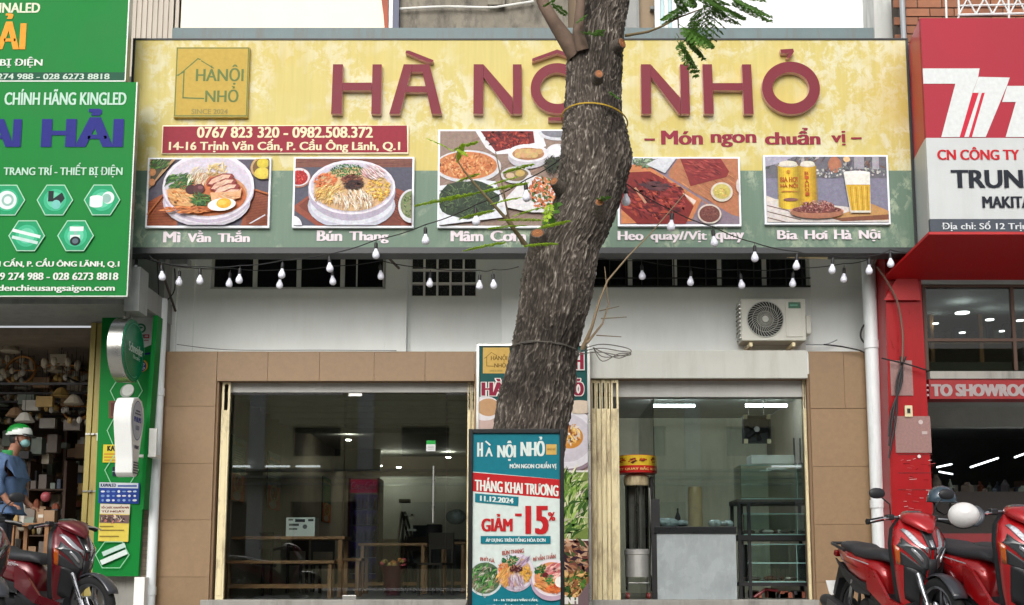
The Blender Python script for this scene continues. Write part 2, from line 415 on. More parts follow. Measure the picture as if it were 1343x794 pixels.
obj('upper_wall', mb, m_plaster, R, bevel=.004)
mb = MB(); mb.box(xl, xr, Y0 + .02, YU + .1, zt - .28, zt - .012); obj('ledge', mb, m_plaster, R)
mb = MB(); mb.box(xl + .1, xr - .1, YU + 1.3, YU + 1.4, zt - .3, ztop); mb.box(xl + .1, xr - .1, YU + .38, YU + 1.3, ztop + .0, ztop + .1)
obj('upper_room', mb, m_dark, R)
# white lintel over the right opening, roller housings
mb = MB(); mb.box(OR_[0] - .12, OR_[1] + .0, Y0 - .035, Y0 + .028, zoR, zt + .006); obj('lintel', mb, M('pale lintel paint', (190, 191, 184), .7, var=.06, dirt=.4, dcol=(.3, .28, .22)), R, bevel=.008)
for a_ in ((302, 501, 622, 515), (803, 498, 1060, 521)):
  mb = MB(); pbox(mb, *a_, Y0 + .16, Y0 + .34)
  obj('roller_housing', mb, M('grey roller box', (176, 176, 172), .6, dirt=.3, dcol=(.2, .2, .18)), R, bevel=.006)
# tiles, one by one
def tiles(us, vs, Y, parent=R, th=.028, m=m_tile, name='tile', z_over=None):
    for i in range(len(us) - 1):
        for j in range(len(vs) - 1):
            a, b = XX(us[i], 520, Y), XX(us[i + 1], 520, Y); z0, z1 = ZZ(vs[j + 1], Y), ZZ(vs[j], Y)
            b_ = MB(); g = .0014; b_.box(-(b - a) / 2 + g, (b - a) / 2 - g, 0, th, -(z1 - z0) / 2 + g, (z1 - z0) / 2 - g)
            o = obj(name, mesh(name, b_, m), None, parent); o.location = Vector(((a + b) / 2, Y + random.uniform(0, .0025), (z0 + z1) / 2)) - Vector(OFF[parent])
            md = o.modifiers.new('bevel', 'BEVEL'); md.width = .0015; md.segments = 1
tiles([212, 283], [461, 533, 608, 682, 757, 800], Y0)
tiles([283.3, 350, 418, 490, 557, 622], [461, 500], Y0)
tiles([622.3, 700, 776], [461, 533, 608, 682, 757, 800], Y0)
tiles([1062.3, 1108, 1156], [461, 536], Y0); tiles([1062.3, 1156], [536.3, 612, 688, 764, 800], Y0)
mb = MB(); pbox(mb, 262, 787, 626, 800, Y0 - .06, Y0 + .36); pbox(mb, 770, 787, 1075, 800, Y0 - .06, Y0 + .36)
obj('threshold', mb, m_conc, R, bevel=.01)

# windows of the upper wall
m_pane = glass('dim pane', (.32, .34, .34), 1.0)
m_alu = M('aluminium frame', (205, 206, 202), .45, var=.08, dirt=.3)
def window(hole, Y, n, bars=0, rows=1, mf=m_alu, fw=.035, tn='window_frame'):
    x0, x1, z0, z1 = hole; W_ = MB()
    W_.box(x0, x1, Y + .05, Y + .1, z0, z0 + fw); W_.box(x0, x1, Y + .05, Y + .1, z1 - fw, z1)
    W_.box(x0, x0 + fw, Y + .05, Y + .1, z0 + fw, z1 - fw); W_.box(x1 - fw, x1, Y + .05, Y + .1, z0 + fw, z1 - fw)
    fr = obj('window_frame', W_, mf, R, bevel=.003)
    for k in range(1, n): 
        b_ = MB(); x = x0 + (x1 - x0) * k / n; b_.box(x - fw * .8, x + fw * .8, Y + .045, Y + .098, z0 + fw, z1 - fw); obj('mullion', b_, mf, fr, bevel=.003)
    for k in range(n):
        b_ = MB(); a, b = x0 + (x1 - x0) * k / n, x0 + (x1 - x0) * (k + 1) / n; b_.box(a + .005, b - .005, Y + .072, Y + .078, z0 + .01, z1 - .01); obj('pane', b_, m_pane, fr)
    return fr
f1 = window(wl, YU, 4)
for u in (468, 503): b_ = MB(); b_.box(XX(u, 355, YU + .03) - .008, XX(u, 355, YU + .03) + .008, YU + .03, YU + .044, wl[2] + .04, wl[3] - .04); obj('slider_rail', b_, m_alu, f1)
f2 = window(wr, YU, 5)
for k in range(14):
    b_ = MB(); x = wr[0] + (wr[1] - wr[0]) * (k + .5) / 14; b_.box(x - .007, x + .007, YU - .02, YU - .006, wr[2] + .02, wr[3]); obj('window_bar', b_, m_black, f2)
b_ = MB(); b_.box(wr[0], wr[1], YU - .022, YU - .004, wr[2] - .0, wr[2] + .02); b_.box(wr[0], wr[1], YU - .0225, YU - .0035, wr[2] + .11, wr[2] + .125); obj('window_rail', b_, m_black, f2)
# glass-block like grid window
x0, x1, z0, z1 = wg; b_ = MB()
b_.box(x0, x1, YU + .2, YU + .22, z0, z1); g0 = obj('grid_window', b_, M('dark ribbed glass', (52, 54, 58), .25, var=.45, vs=60, bump=.6, bs=50), R)
for i in range(6): b_ = MB(); x = x0 + (x1 - x0) * i / 5; b_.box(x - .012, x + .012, YU + .13, YU + .2, z0, z1); obj('mullion', b_, m_white, g0)
for j in range(4): b_ = MB(); z = z0 + (z1 - z0) * j / 3; b_.box(x0 - .01, x1 + .01, YU + .135, YU + .199, z - .012, z + .012); obj('mullion', b_, m_white, g0)

# interior shell
m_in = M('interior wall paint', (120, 122, 116), .8, var=.1, dirt=.2)
m_floor = M('interior floor tile', (120, 116, 108), .3, var=.1)
ZC = 2.78; YB = 24.5; xi0, xi1 = XX(281, 700, Y0) - .1, XX(1075, 700, Y0) + .3; xm = XX(790, 600, Y0) - .1
mb = MB(); mb.box(xi0, xi1, Y0 + .36, YB, -.1, -.003); obj('floor', mb, m_floor, R)
mb = MB(); mb.box(xi0, xm, Y0 + .35, YB, ZC, ZC + .1); mb.box(xm, xi1, Y0 + .37, YB, ZC + .002, ZC + .1); obj('ceiling', mb, M('ceiling paint', (168, 170, 164), .7), R)
mb = MB(); mb.box(xi0 - .1, xi0, Y0 + .35, YB, -.1, ZC); mb.box(xi1, xi1 + .1, Y0 + .35, YB, -.1, ZC)
mb.box(xi0, xi1, YB, YB + .1, -.1, ZC)
obj('room_wall', mb, M('taupe room wall', (168, 156, 140), .8, var=.12), R)
mb = MB(); mb.box(xm - .05, xm + .05, Y0 + .36, Y0 + 5.2, 0, ZC - .002); obj('partition', mb, m_in, R)
mb = MB(); mb.box(xm + .052, xi1 - .002, 18.2, 18.28, 0, ZC - .003); obj('kitchen_wall', mb, M('yellowed kitchen wall', (206, 204, 180), .7, var=.1, dirt=.3), R)
for k in range(8):
    b_ = MB(); y = Y0 + .75 + k * .62; b_.box(xi0 + .002, xm - .052, y, y + .16, ZC - .14, ZC - .002); obj('beam', b_, M('beam white', (188, 190, 184), .7), R)
b_ = MB(); b_.box(xi0 + .002, XX(480, 600, 21.), 23, 23.15, 2.35, ZC - .003); obj('bulkhead', b_, m_in, R)
b_ = MB(); b_.box(XX(500, 600, 24.), XX(615, 600, 24.), 23.9, 23.95, 1.0, 2.3); obj('back_panel', b_, M('pale back wall', (186, 190, 178), .7), R)

# left glass front
YG = Y0 + .2
def shopglass(u0, v0, u1, v1, Y, seams, hand=None):
    edges = [u0] + seams + [u1]; ps = []
    for k in range(len(edges) - 1):
        b_ = MB(); pbox(b_, edges[k] + .5, v0, edges[k + 1] - .5, v1, Y, Y + .01, vm=640); ps.append(obj('glass_pane', b_, m_glass, R))
    return ps
gl = shopglass(297, 515.5, 612, 787, YG, [451, 585])
b_ = MB(); pbox(b_, 297, 513, 450, 517.5, YG - .012, YG + .022); pbox(b_, 585, 513, 612, 517.5, YG - .012, YG + .022); obj('top_rail', b_, M('black rail', (26, 26, 28), .35), gl[1])
for u, v0, v1 in ((466, 514, 520), (458, 781, 787)):
    b_ = MB(); pbox(b_, u - 9, v0, u + 9, v1, YG - .014, YG + .024); obj('patch_fitting', b_, m_steel, gl[1], bevel=.003)
b_ = MB(); x = XX(568.5, 650, YG - .05); b_.tube([(x, YG - .06, ZZ(612, YG)), (x, YG - .06, ZZ(686, YG))], .013, 10); 
for v in (622, 676): b_.tube([(x, YG - .06, ZZ(v, YG)), (x, YG + .0, ZZ(v, YG))], .007, 8)
obj('handle', b_, m_steel, gl[1], smooth=True)
c = pic(YG - .002, 590); c.rect(559, 578, 571, 592, (225, 228, 226)); c.rect(559, 578, 571, 583, (40, 160, 70)); 
for k in range(3): c.rect(561, 585 + k * 2, 569, 585.8 + k * 2, (150, 150, 150))
c.done('door_sticker', gl[1])
# right glass front
gr = []
b_ = MB(); pbox(b_, 858, 523, 1058, 695, YG, YG + .01, vm=640); gr.append(obj('glass_pane', b_, m_glass, R))
b_ = MB(); x = XX(858, 640, YG); b_.box(x, x + .01, YG + .012, YG + 1.9, ZZ(787, YG), ZZ(523, YG)); obj('glass_pane', b_, m_glass, R)
b_ = MB(); pbox(b_, 858, 691, 966, 700, YG - .03, YG + .4); obj('counter_top', b_, M('black granite', (30, 32, 34), .2), R, bevel=.004)
b_ = MB(); pbox(b_, 862, 700.3, 966, 788, YG - .01, YG + .03)
m = M('grey marble', (150, 158, 160), .25, var=.18, vs=3, dirt=.5, dcol=(.5, .52, .52), dscale=(3, 3, .9), bump=0); obj('counter_front', b_, m, R)
b_ = MB(); pbox(b_, 855, 655, 866, 790, YG - .005, YG + .05); obj('counter_post', b_, M('black rail', (26, 26, 28), .35), R)

# rusty folding gates: jambs and stacked leaves
def gate(label, us, Y, v0, v1, cat='folding gate', slot=True, depth=.05):
    g = thing('folding_gate', label, cat, (XX(us[0], 748, Y), Y, 0))
    for k in range(len(us) - 1):
        b_ = MB(); xa, xb = XX(us[k], 650, Y), XX(us[k + 1], 650, Y); j = (k % 2) * .018; w_ = xb - xa
        b_.box(xa + .003, xb - .003, Y + j, Y + j + depth, 0.0, ZZ(v0 + 38, Y)); 
        b_.box(xa + w_ * .25, xb - w_ * .25, Y + j - .008, Y + j - .0005, .05, ZZ(v0 + 45, Y))
        s_ = obj('gate_leaf', b_, m_cream, g, bevel=.004)
        b_ = MB(); b_.box(xa + .004, xa + .004 + w_ * .24, Y + j + .01, Y + j + .03, ZZ(v0 + 38, Y), ZZ(v0, Y)); b_.box(xb - .004 - w_ * .24, xb - .004, Y + j + .01, Y + j + .03, ZZ(v0 + 38, Y), ZZ(v0, Y))
        b_.box(xa + .004, xb - .004, Y + j + .008, Y + j + .032, ZZ(v0 + 4, Y), ZZ(v0, Y) - .0)
        obj('top_bracket', b_, m_cream, s_)
    return g
gate('narrow cream folding gate leaf at the left edge of the left glass front', [286, 297.5], Y0 + .08, 500, 787)
gate('narrow cream folding gate stack left of the tall menu banner', [612, 617, 622.5], Y0 + .1, 500, 787)
gr_g = gate('rusty cream folding gate stacked in five leaves right of the tall menu banner', [776, 783, 789.5, 796, 802, 813], Y0 + .02, 498, 787)
gate('thin cream gate post at the right edge of the kitchen opening', [1057, 1062], Y0 + .1, 498, 787)
# ================================================================== the big restaurant sign
YS = 12.95       # face of the sign
def sign_material():
    m = bpy.data.materials.new('worn two-tone sign print'); m.use_nodes = True; n = m.node_tree.nodes; l = m.node_tree.links; b = n['Principled BSDF']
    ge = n.new('ShaderNodeNewGeometry'); sp = n.new('ShaderNodeSeparateXYZ'); l.new(ge.outputs['Position'], sp.inputs[0])
    def noise_(scale, detail, sc, off=0., ro=.6):
        mp = n.new('ShaderNodeMapping'); mp.inputs['Scale'].default_value = sc; mp.inputs['Location'].default_value = (off, off * .7, off * 1.3); l.new(ge.outputs['Position'], mp.inputs[0])
        z = n.new('ShaderNodeTexNoise'); z.inputs['Scale'].default_value = scale; z.inputs['Detail'].default_value = detail; z.inputs['Roughness'].default_value = ro; z.inputs['Distortion'].default_value = .4
        l.new(mp.outputs[0], z.inputs[0]); return z.outputs['Fac']
    def rng(src, a, b_, c=0., d=1.):
        r = n.new('ShaderNodeMapRange'); r.inputs[1].default_value = a; r.inputs[2].default_value = b_; r.inputs[3].default_value = c; r.inputs[4].default_value = d; l.new(src, r.inputs[0]); return r.outputs[0]
    def mul(a, b_):
        q = n.new('ShaderNodeMath'); q.operation = 'MULTIPLY'; l.new(a, q.inputs[0]); l.new(b_, q.inputs[1]); return q.outputs[0]
    def mix(f, a, b_):
        x = n.new('ShaderNodeMix'); x.data_type = 'RGBA'; l.new(f, x.inputs[0])
        for i, q in ((6, a), (7, b_)):
            if isinstance(q, tuple): x.inputs[i].default_value = (*lin(q), 1)
            else: l.new(q, x.inputs[i])
        return x.outputs[2]
    big = rng(noise_(1.1, 3, (1, 1, 1), 3.), .40, .54); fine = rng(noise_(6, 12, (1, 1, .8), 0., .74), .455, .545)
    wear = mul(big, fine); streak = rng(noise_(20, 4, (1, 1, .06), 9.), .3, .7, .94, 1.05)
    yel = mix(wear, (190, 176, 104), (200, 195, 160)); warm = rng(noise_(.9, 2, (1, 1, 1), 20.), .45, .65, 0, .5)
    yel = mix(warm, yel, (188, 166, 82))
    wear2 = mul(rng(noise_(1.4, 3, (1, 1, 1), 40.), .5, .62), rng(noise_(9, 12, (1, 1, .7), 11., .72), .48, .56))
    grn = mix(wear2, (98, 120, 104), (158, 170, 146)); g2 = rng(noise_(1.0, 2, (1, 1, 1), 31.), .4, .7, 0, .6); grn = mix(g2, grn, (102, 124, 108))
    zz = rng(sp.outputs['Z'], ZZ(224, YS) - .004, ZZ(224, YS) + .004)
    c = mix(zz, grn, yel); v = n.new('ShaderNodeVectorMath'); v.operation = 'SCALE'; l.new(c, v.inputs[0]); l.new(streak, v.inputs['Scale'])
    l.new(v.outputs[0], b.inputs['Base Color']); b.inputs['Roughness'].default_value = .5; b.inputs['Specular IOR Level'].default_value = .3
    return m
S = thing('restaurant_sign', 'wide yellow and green restaurant sign reading HÀ NỘI NHỎ with framed food pictures', 'sign', (XX(680, 325, YS), YS, ZZ(325, YS)))
sx0, sx1, sz0, sz1 = XX(171.5, 190, YS), XX(1193.5, 190, YS), ZZ(325, YS), ZZ(53, YS)
mb = MB(); mb.box(sx0, sx1, YS, YS + .16, sz0, sz1); obj('sign_panel', mb, sign_material(), S)
m_sfr = M('dark sign frame', (38, 42, 44), .45, var=.2)
mb = MB(); mb.box(sx0 - .03, sx1 + .03, YS - .012, YS + .2, sz1 + .001, sz1 + .022); mb.box(sx0 - .03, sx1 + .03, YS - .02, YS + .24, sz0 - .075, sz0 - .001)
mb.box(sx0 - .03, sx0 - .001, YS - .01, YS + .2, sz0, sz1); mb.box(sx1 + .001, sx1 + .03, YS - .01, YS + .2, sz0, sz1)
obj('sign_frame', mb, m_sfr, S, bevel=.003)
# struts to the wall
for u0, v0, u1, v1 in ((205, 334, 230, 408), (222, 334, 229, 350), (505, 334, 523, 352), (1150, 338, 1136, 370)):
    b_ = MB(); b_.tube([P(u0, v0, YS + .2), P(u1, v1, YU - .1)], .016, 6); obj('strut', b_, M('rusty steel', (78, 70, 66), .7, dirt=.6, dcol=(.1, .04, .02)), S)
# big raised letters
m_let = M('maroon letter face', (112, 26, 42), .55, var=.05, bump=.02, dirt=0, spec=.3); m_lets = M('pink letter edge', (214, 176, 170), .5, var=.05)
Ya, Yb = YS - .075, YS - .004
def letter(polys, rise=0):
    b_ = MB()
    for k, p in enumerate(polys): b_.prism([(XX(u, 117, Ya), ZZ(v, Ya)) for u, v in p], Ya + k * .0015, Yb, 0, 1)
    return obj('letter', b_, [m_let, m_lets], S)
def ring(cx, cy, rx, ry, t, n=56):
    b_ = MB(); o = [(XX(cx + rx * math.cos(2 * PI * k / n), 117, Ya), ZZ(cy + ry * math.sin(2 * PI * k / n), Ya)) for k in range(n)]
    i = [(XX(cx + (rx - t) * math.cos(2 * PI * k / n), 117, Ya), ZZ(cy + (ry - t) * math.sin(2 * PI * k / n), Ya)) for k in range(n)]
    vs = [(x, Ya, z) for x, z in o] + [(x, Ya, z) for x, z in i] + [(x, Yb, z) for x, z in o] + [(x, Yb, z) for x, z in i]
    b_.add(vs, [(k, n + k, n + (k + 1) % n, (k + 1) % n) for k in range(n)], 0)
    b_.add(vs, [(k, (k + 1) % n, 2 * n + (k + 1) % n, 2 * n + k) for k in range(n)] + [(n + k, 3 * n + k, 3 * n + (k + 1) % n, n + (k + 1) % n) for k in range(n)], 1)
    return obj('letter', b_, [m_let, m_lets], S, smooth=True)
t_, bt = 84.5, 149.5
letter([[(436, t_), (449, t_), (449, bt), (435, bt)], [(488, t_), (500, t_), (500, bt), (487.5, bt)], [(449.2, 108.5), (487.3, 108.5), (487.3, 118.5), (449.2, 118.5)]])
letter([[(529, t_), (541, t_), (524.5, bt), (511, bt)], [(541.2, t_), (563, t_), (580, bt), (566.5, bt), (553.6, 94.5), (538.8, 94.5)][0:6], [(534, 113), (560, 113), (563.3, 121), (531.6, 121)]])
letter([[(532, 66.5), (536, 66.5), (568, 79), (567, 82), (560, 81.5), (531, 69.5)]])
def N_(u):
    letter([[(u, t_), (u + 13, t_), (u + 12.6, bt), (u, bt)], [(u + 51.5, t_), (u + 63, t_), (u + 63.5, bt), (u + 52, bt)], [(u + 13.2, t_), (u + 13.2, t_ + .2), (u + 51.3, bt - 21), (u + 51.3, bt), (u + 49, bt), (u + 13.2, 101)]])
N_(621)
ring(731, 116, 35, 33, 12.5)
letter([[(698, 77), (731, 65), (764, 77), (764, 81), (731, 70), (698, 81)]]); letter([[(719, 154), (742, 154), (742, 158.5), (719, 158.5)]])
letter([[(781, t_), (793.5, t_), (793.5, bt), (781, bt)]])
N_(841)
letter([[(922, t_), (934.5, t_), (935.5, bt), (923, bt)], [(974, t_), (986, t_), (987.5, bt), (975, bt)], [(934.7, 109), (974.2, 109), (974.6, 118.5), (935, 118.5)]])
ring(1037.5, 115.5, 38, 34.5, 14)
letter([[(1025, 65), (1042, 64), (1043, 68), (1037, 76), (1033, 76), (1036, 70), (1026, 70)]])
# logo plaque
c = pic(YS - .052, 107)
b_ = MB(); pbox(b_, 229, 62, 326, 154, YS - .05, YS - .001); pl = obj('logo_plaque', b_, M('golden plaque', (190, 160, 66), .4, var=.05), S, bevel=.003)
c.rect(230, 62.5, 325.5, 153, (104, 124, 66)); c.rect(231.6, 64, 324, 151.5, (196, 166, 72))
def logo(c, x, y, s, col=(104, 124, 66), thin=1., since=True):
    k = lambda pts: [(x + a * s, y + b * s) for a, b in pts]
    c.line(k([(.02, .37), (.12, .32)]), .016 * s * thin, col); c.line(k([(.04, .37), (.3, .14), (.33, .15)]), .016 * s * thin, col); c.line(k([(.35, .17), (.52, .27)]), .014 * s * thin, col)
    c.line(k([(.115, .34), (.115, .68), (.4, .69)]), .018 * s * thin, col)
    c.text('HÀNỘI', x + .28 * s, y + .22 * s, x + .94 * s, y + .5 * s, col, fat=.03); c.text('NHỎ', x + .42 * s, y + .52 * s, x + .88 * s, y + .74 * s, col, fat=.03)
    if since: c.text('SINCE 2024', x + .24 * s, y + .835 * s, x + .74 * s, y + .905 * s, (150, 140, 80), fat=.03)
logo(c, 230, 64, 95)
c.done('logo', pl)
# phone and address panel
b_ = MB(); pbox(b_, 212, 164, 536, 202, YS - .03, YS - .001); ad = obj('address_panel', b_, M('cream edging', (236, 222, 190), .5), S, bevel=.01)
c = pic(YS - .032, 183); c.poly([(213.5, 166), (533.5, 164.8), (534.5, 200), (213.5, 201)], (150, 36, 54))
c.text('0767 823 320 - 0982.508.372', 258, 166.5, 489, 181, (240, 228, 190), fat=.055, fatv=.015); c.text('14-16 Trịnh Văn Cấn, P. Cầu Ông Lãnh, Q.1', 222, 183, 525, 200.5, (240, 228, 190), fat=.045, fatv=.01)
c.done('address_lettering', ad)
# slogan and captions, flat print on the panel
c = pic(YS - .004, 182)
MR = (148, 44, 64)
c.text('Món', 867, 171.5, 922, 190, MR, fat=.08); c.text('ngon', 932, 176, 992, 193, MR, fat=.08); c.text('chuẩn', 1003, 168, 1076, 190, MR, fat=.08); c.text('vị', 1090, 172, 1109, 191, MR, fat=.08)
c.rect(845, 182, 859, 184.6, MR); c.rect(1116, 180.5, 1130, 182.8, MR)
c.done('slogan_lettering', S)
c = pic(YS - .004, 311)
for t, a, b, d, e in (('Mì', 214, 304, 237, 318), ('Vằn', 246, 302.5, 277, 318), ('Thắn', 285.5, 302.5, 328, 318), ('Bún', 415.5, 302.5, 449, 316.5), ('Thang', 458, 304, 510, 319.5),
        ('Mâm', 591, 303, 634, 317), ('Cơm', 643, 303, 690, 317), ('Heo', 810, 303.5, 844, 315.5), ('quay//Vịt', 853, 303, 927, 318.5), ('quay', 938, 305.5, 976, 318.5),
        ('Bia', 1019, 302.5, 1046, 314.5), ('Hơi', 1055, 302.5, 1085, 314.5), ('Hà', 1093.5, 302, 1117, 314.5), ('Nội', 1126, 301.5, 1154.5, 317)):
    c.text(t, a, b, d, e, (238, 226, 232), fat=.075)
c.done('caption_lettering', S)

m_food = print_mat('food print', .4, .16)
# framed food pictures -------------------------------------------------------
def frame(u0, v0, u1, v1, sc, ox, oy):
    b_ = MB(); pbox(b_, u0, v0, u1, v1, YS - .05, YS - .001); f = obj('picture_box', b_, M('white picture frame', (228, 232, 238), .45, var=.03), S, bevel=.004)
    return f, pic(YS - .0515, (v0 + v1) / 2, clip=(u0 + 2.6, v0 + 2.2, u1 - 2.6, v1 - 2.8), sc=sc, ox=ox, oy=oy)

GRN = [(60, 110, 50), (40, 88, 42), (82, 132, 60), (30, 70, 35), (110, 150, 70)]
NOOD = [(226, 206, 170), (240, 226, 200), (212, 188, 150), (250, 240, 222)]
f, c = frame(192, 207, 354.5, 299, 6.105, 180, 200)
c.rect(80, 40, 1080, 620, (88, 84, 98)); c.poly([(90, 600), (90, 400), (210, 330), (330, 340), (330, 620)], (164, 86, 48)); c.poly([(830, 620), (900, 290), (1060, 330), (1060, 620)], (150, 80, 52))
for k in range(26): c.line([(90, 395 + k * 13), (300, 400 + k * 13)], 3, (112, 50, 28)); c.line([(880, 330 + k * 13), (1060, 345 + k * 13)], 3, (108, 48, 30))
c.line([(95, 500), (210, 345)], 12, (176, 98, 52)); c.line([(935, 300), (1045, 335)], 14, (176, 98, 52))
c.poly([(95, 300), (95, 60), (300, 60), (240, 130), (130, 260)], (188, 150, 110)); c.poly([(105, 280), (105, 60), (275, 60), (200, 140)], (84, 76, 60)); c.strokes(40, 170, 100, 80, 40, 60, 10, GRN, ang=-.6, spread=.8)
c.oval(120, 165, 28, 30, (196, 136, 90)); c.oval(120, 245, 26, 28, (206, 142, 96))
c.oval(1010, 130, 105, 92, (196, 160, 110)); c.oval(1015, 130, 92, 80, (120, 90, 50)); c.oval(1005, 95, 50, 40, (208, 188, 60)); c.oval(1000, 175, 62, 46, (222, 200, 80))
c.oval(565, 400, 350, 205, (200, 196, 206)); c.oval(565, 395, 335, 185, (226, 222, 230)); c.oval(575, 300, 368, 272, (196, 186, 204)); c.oval(575, 280, 366, 268, (236, 230, 240)); c.oval(575, 285, 345, 246, (214, 206, 220))
c.oval(570, 345, 320, 175, (206, 150, 104)); c.oval(590, 360, 290, 155, (196, 108, 62))
c.strokes(90, 350, 250, 110, 70, 80, 13, GRN, ang=-.5, spread=1.2, curve=.3); c.strokes(36, 500, 210, 85, 70, 110, 9, NOOD, ang=-1.2, spread=.8, curve=.3); c.strokes(30, 640, 150, 85, 50, 70, 12, [(240, 214, 150), (246, 226, 180), (228, 190, 120)], spread=3)
c.poly([(245, 310), (340, 300), (430, 340), (480, 430), (430, 450), (300, 430), (255, 360)], (222, 170, 110)); c.strokes(60, 360, 370, 100, 55, 70, 16, [(236, 190, 130), (214, 150, 84), (228, 176, 120), (200, 120, 60)], ang=.5, spread=1.)
c.oval(440, 310, 44, 38, (70, 30, 36)); c.oval(505, 305, 46, 40, (88, 40, 46)); c.oval(515, 295, 20, 14, (130, 80, 84))
c.strokes(50, 520, 390, 70, 50, 90, 12, GRN, ang=.6, spread=1.6)
for k in range(4):
    x, y = 690 + k * 24, 235 + k * 40
    c.poly([(x - 130 + k * 6, y + 40), (x - 100, y - 10), (x, y - 52), (x + 75, y - 50), (x + 95, y - 28), (x + 40, y + 18), (x - 60, y + 50)], (146, 60, 58)); c.poly([(x - 112, y + 32), (x - 84, y - 4), (x, y - 42), (x + 66, y - 40), (x + 34, y + 8), (x - 60, y + 38)], (234, 190, 166)); c.strokes(9, x - 20, y - 4, 60, 22, 70, 6, [(246, 212, 190), (220, 160, 136)], ang=-.45, spread=.3)
c.poly([(600, 340), (820, 330), (850, 300), (840, 380), (700, 420), (610, 400)], (232, 176, 130)); c.strokes(24, 730, 370, 90, 26, 60, 9, [(246, 206, 160), (222, 150, 100)], spread=.8)
c.strokes(60, 430, 475, 220, 26, 90, 16, [(196, 110, 50), (222, 140, 80), (170, 84, 40), (206, 120, 60)], spread=.5)
c.oval(695, 435, 112, 50, (246, 244, 240), rot=-.1); c.oval(712, 425, 60, 40, (236, 178, 50), rot=-.1); c.oval(700, 420, 34, 20, (248, 206, 90), rot=-.1)
c.line([(920, 590), (1040, 520)], 9, (220, 220, 226)); c.done('food_print', f, m_food)
f, c = frame(384, 206, 543, 299, 6.105, 370, 200)
c.rect(80, 40, 1080, 620, (84, 84, 100)); c.rect(80, 40, 1080, 120, (126, 78, 66)); c.strokes(30, 600, 85, 480, 30, 200, 8, [(138, 88, 74), (110, 66, 58)], spread=.05)
c.poly([(100, 430), (220, 340), (920, 290), (1060, 350), (1060, 620), (300, 600), (110, 470)], (148, 74, 56)); c.poly([(135, 430), (220, 360), (900, 320), (1000, 370), (950, 600), (320, 560)], (120, 58, 44)); c.strokes(30, 960, 450, 90, 110, 120, 6, [(160, 84, 62), (104, 46, 36)], ang=.5, spread=.1)
c.oval(130, 205, 98, 80, (170, 120, 104)); c.oval(130, 200, 90, 72, (228, 222, 226)); c.oval(130, 205, 74, 58, (180, 40, 40)); c.strokes(60, 130, 200, 70, 55, 30, 10, [(206, 40, 40), (226, 90, 80), (160, 24, 30)])
c.oval(90, 600, 80, 90, (226, 226, 232)); c.oval(560, 430, 350, 190, (196, 198, 212)); c.oval(560, 420, 330, 165, (218, 220, 230)); c.oval(560, 320, 350, 232, (180, 172, 190)); c.oval(560, 285, 348, 218, (236, 230, 240)); c.oval(560, 285, 330, 200, (206, 200, 214))
c.oval(560, 300, 306, 176, (214, 176, 130))
c.strokes(160, 525, 155, 135, 55, 26, 10, [(50, 120, 60), (34, 96, 48), (80, 150, 76), (24, 78, 40)]); c.strokes(70, 350, 240, 90, 62, 46, 16, [(226, 120, 70), (238, 148, 96), (206, 96, 50)], ang=-.6, spread=1.5)
c.strokes(70, 385, 345, 110, 70, 120, 11, [(240, 196, 110), (226, 176, 90), (248, 220, 150), (210, 150, 80)], ang=-.8, spread=.8, curve=.2); c.strokes(80, 770, 300, 100, 90, 44, 14, [(246, 204, 90), (236, 184, 70), (250, 220, 130), (224, 160, 60)], spread=3)
c.strokes(80, 570, 390, 160, 65, 130, 12, [(240, 226, 204), (222, 196, 164), (250, 240, 224), (200, 160, 120)], ang=1.25, spread=.7, curve=.25); c.strokes(50, 730, 170, 90, 45, 110, 9, [(240, 218, 220), (224, 180, 180), (246, 232, 232), (196, 140, 140)], ang=.7, spread=.4)
c.strokes(46, 560, 225, 80, 36, 60, 14, [(116, 60, 50), (90, 44, 36), (150, 84, 64)], ang=-.4, spread=.8); c.strokes(40, 575, 270, 80, 34, 60, 14, [(60, 30, 30), (40, 22, 22), (84, 46, 40)], spread=1.2)
c.oval(1040, 440, 105, 135, (220, 220, 226)); c.oval(1045, 430, 92, 110, (120, 132, 92)); c.strokes(30, 1040, 440, 70, 90, 40, 12, [(90, 120, 60), (150, 150, 110), (70, 90, 50)]); c.done('food_print', f, m_food)
f, c = frame(574, 170, 741, 299, 4.67, 560, 160)
c.rect(60, 40, 860, 660, (150, 128, 116)); c.strokes(60, 450, 350, 380, 290, 260, 14, [(162, 140, 126), (138, 116, 104), (150, 124, 110)], ang=-.5, spread=.1)
c.poly([(290, 50), (700, 50), (730, 150), (600, 190), (420, 200), (360, 160)], (232, 232, 236)); c.poly([(325, 55), (650, 55), (660, 130), (560, 150), (420, 185)], (120, 30, 30)); c.strokes(90, 500, 100, 140, 60, 46, 20, [(150, 40, 36), (110, 22, 24), (176, 66, 50), (80, 16, 20)])
c.oval(800, 60, 120, 56, (220, 222, 228)); c.oval(800, 56, 100, 42, (130, 130, 140))
c.oval(250, 275, 205, 100, (216, 216, 220)); c.oval(245, 270, 185, 85, (206, 130, 80)); c.strokes(150, 245, 270, 170, 72, 34, 14, [(222, 146, 90), (196, 112, 64), (236, 176, 120), (170, 90, 50)])
c.oval(620, 215, 125, 75, (196, 192, 200)); c.oval(620, 195, 125, 55, (236, 234, 240)); c.oval(620, 200, 98, 38, (180, 130, 90))
for k in range(9): c.oval(560 + (k % 5) * 32, 185 + (k // 5) * 24, 24, 17, (206, 160 + k % 3 * 8, 116))
c.oval(800, 190, 70, 50, (228, 228, 234)); c.oval(545, 330, 92, 52, (214, 212, 216)); c.oval(545, 328, 78, 40, (130, 110, 80)); c.oval(510, 335, 26, 18, (206, 180, 150)); c.oval(570, 320, 30, 20, (196, 166, 96))
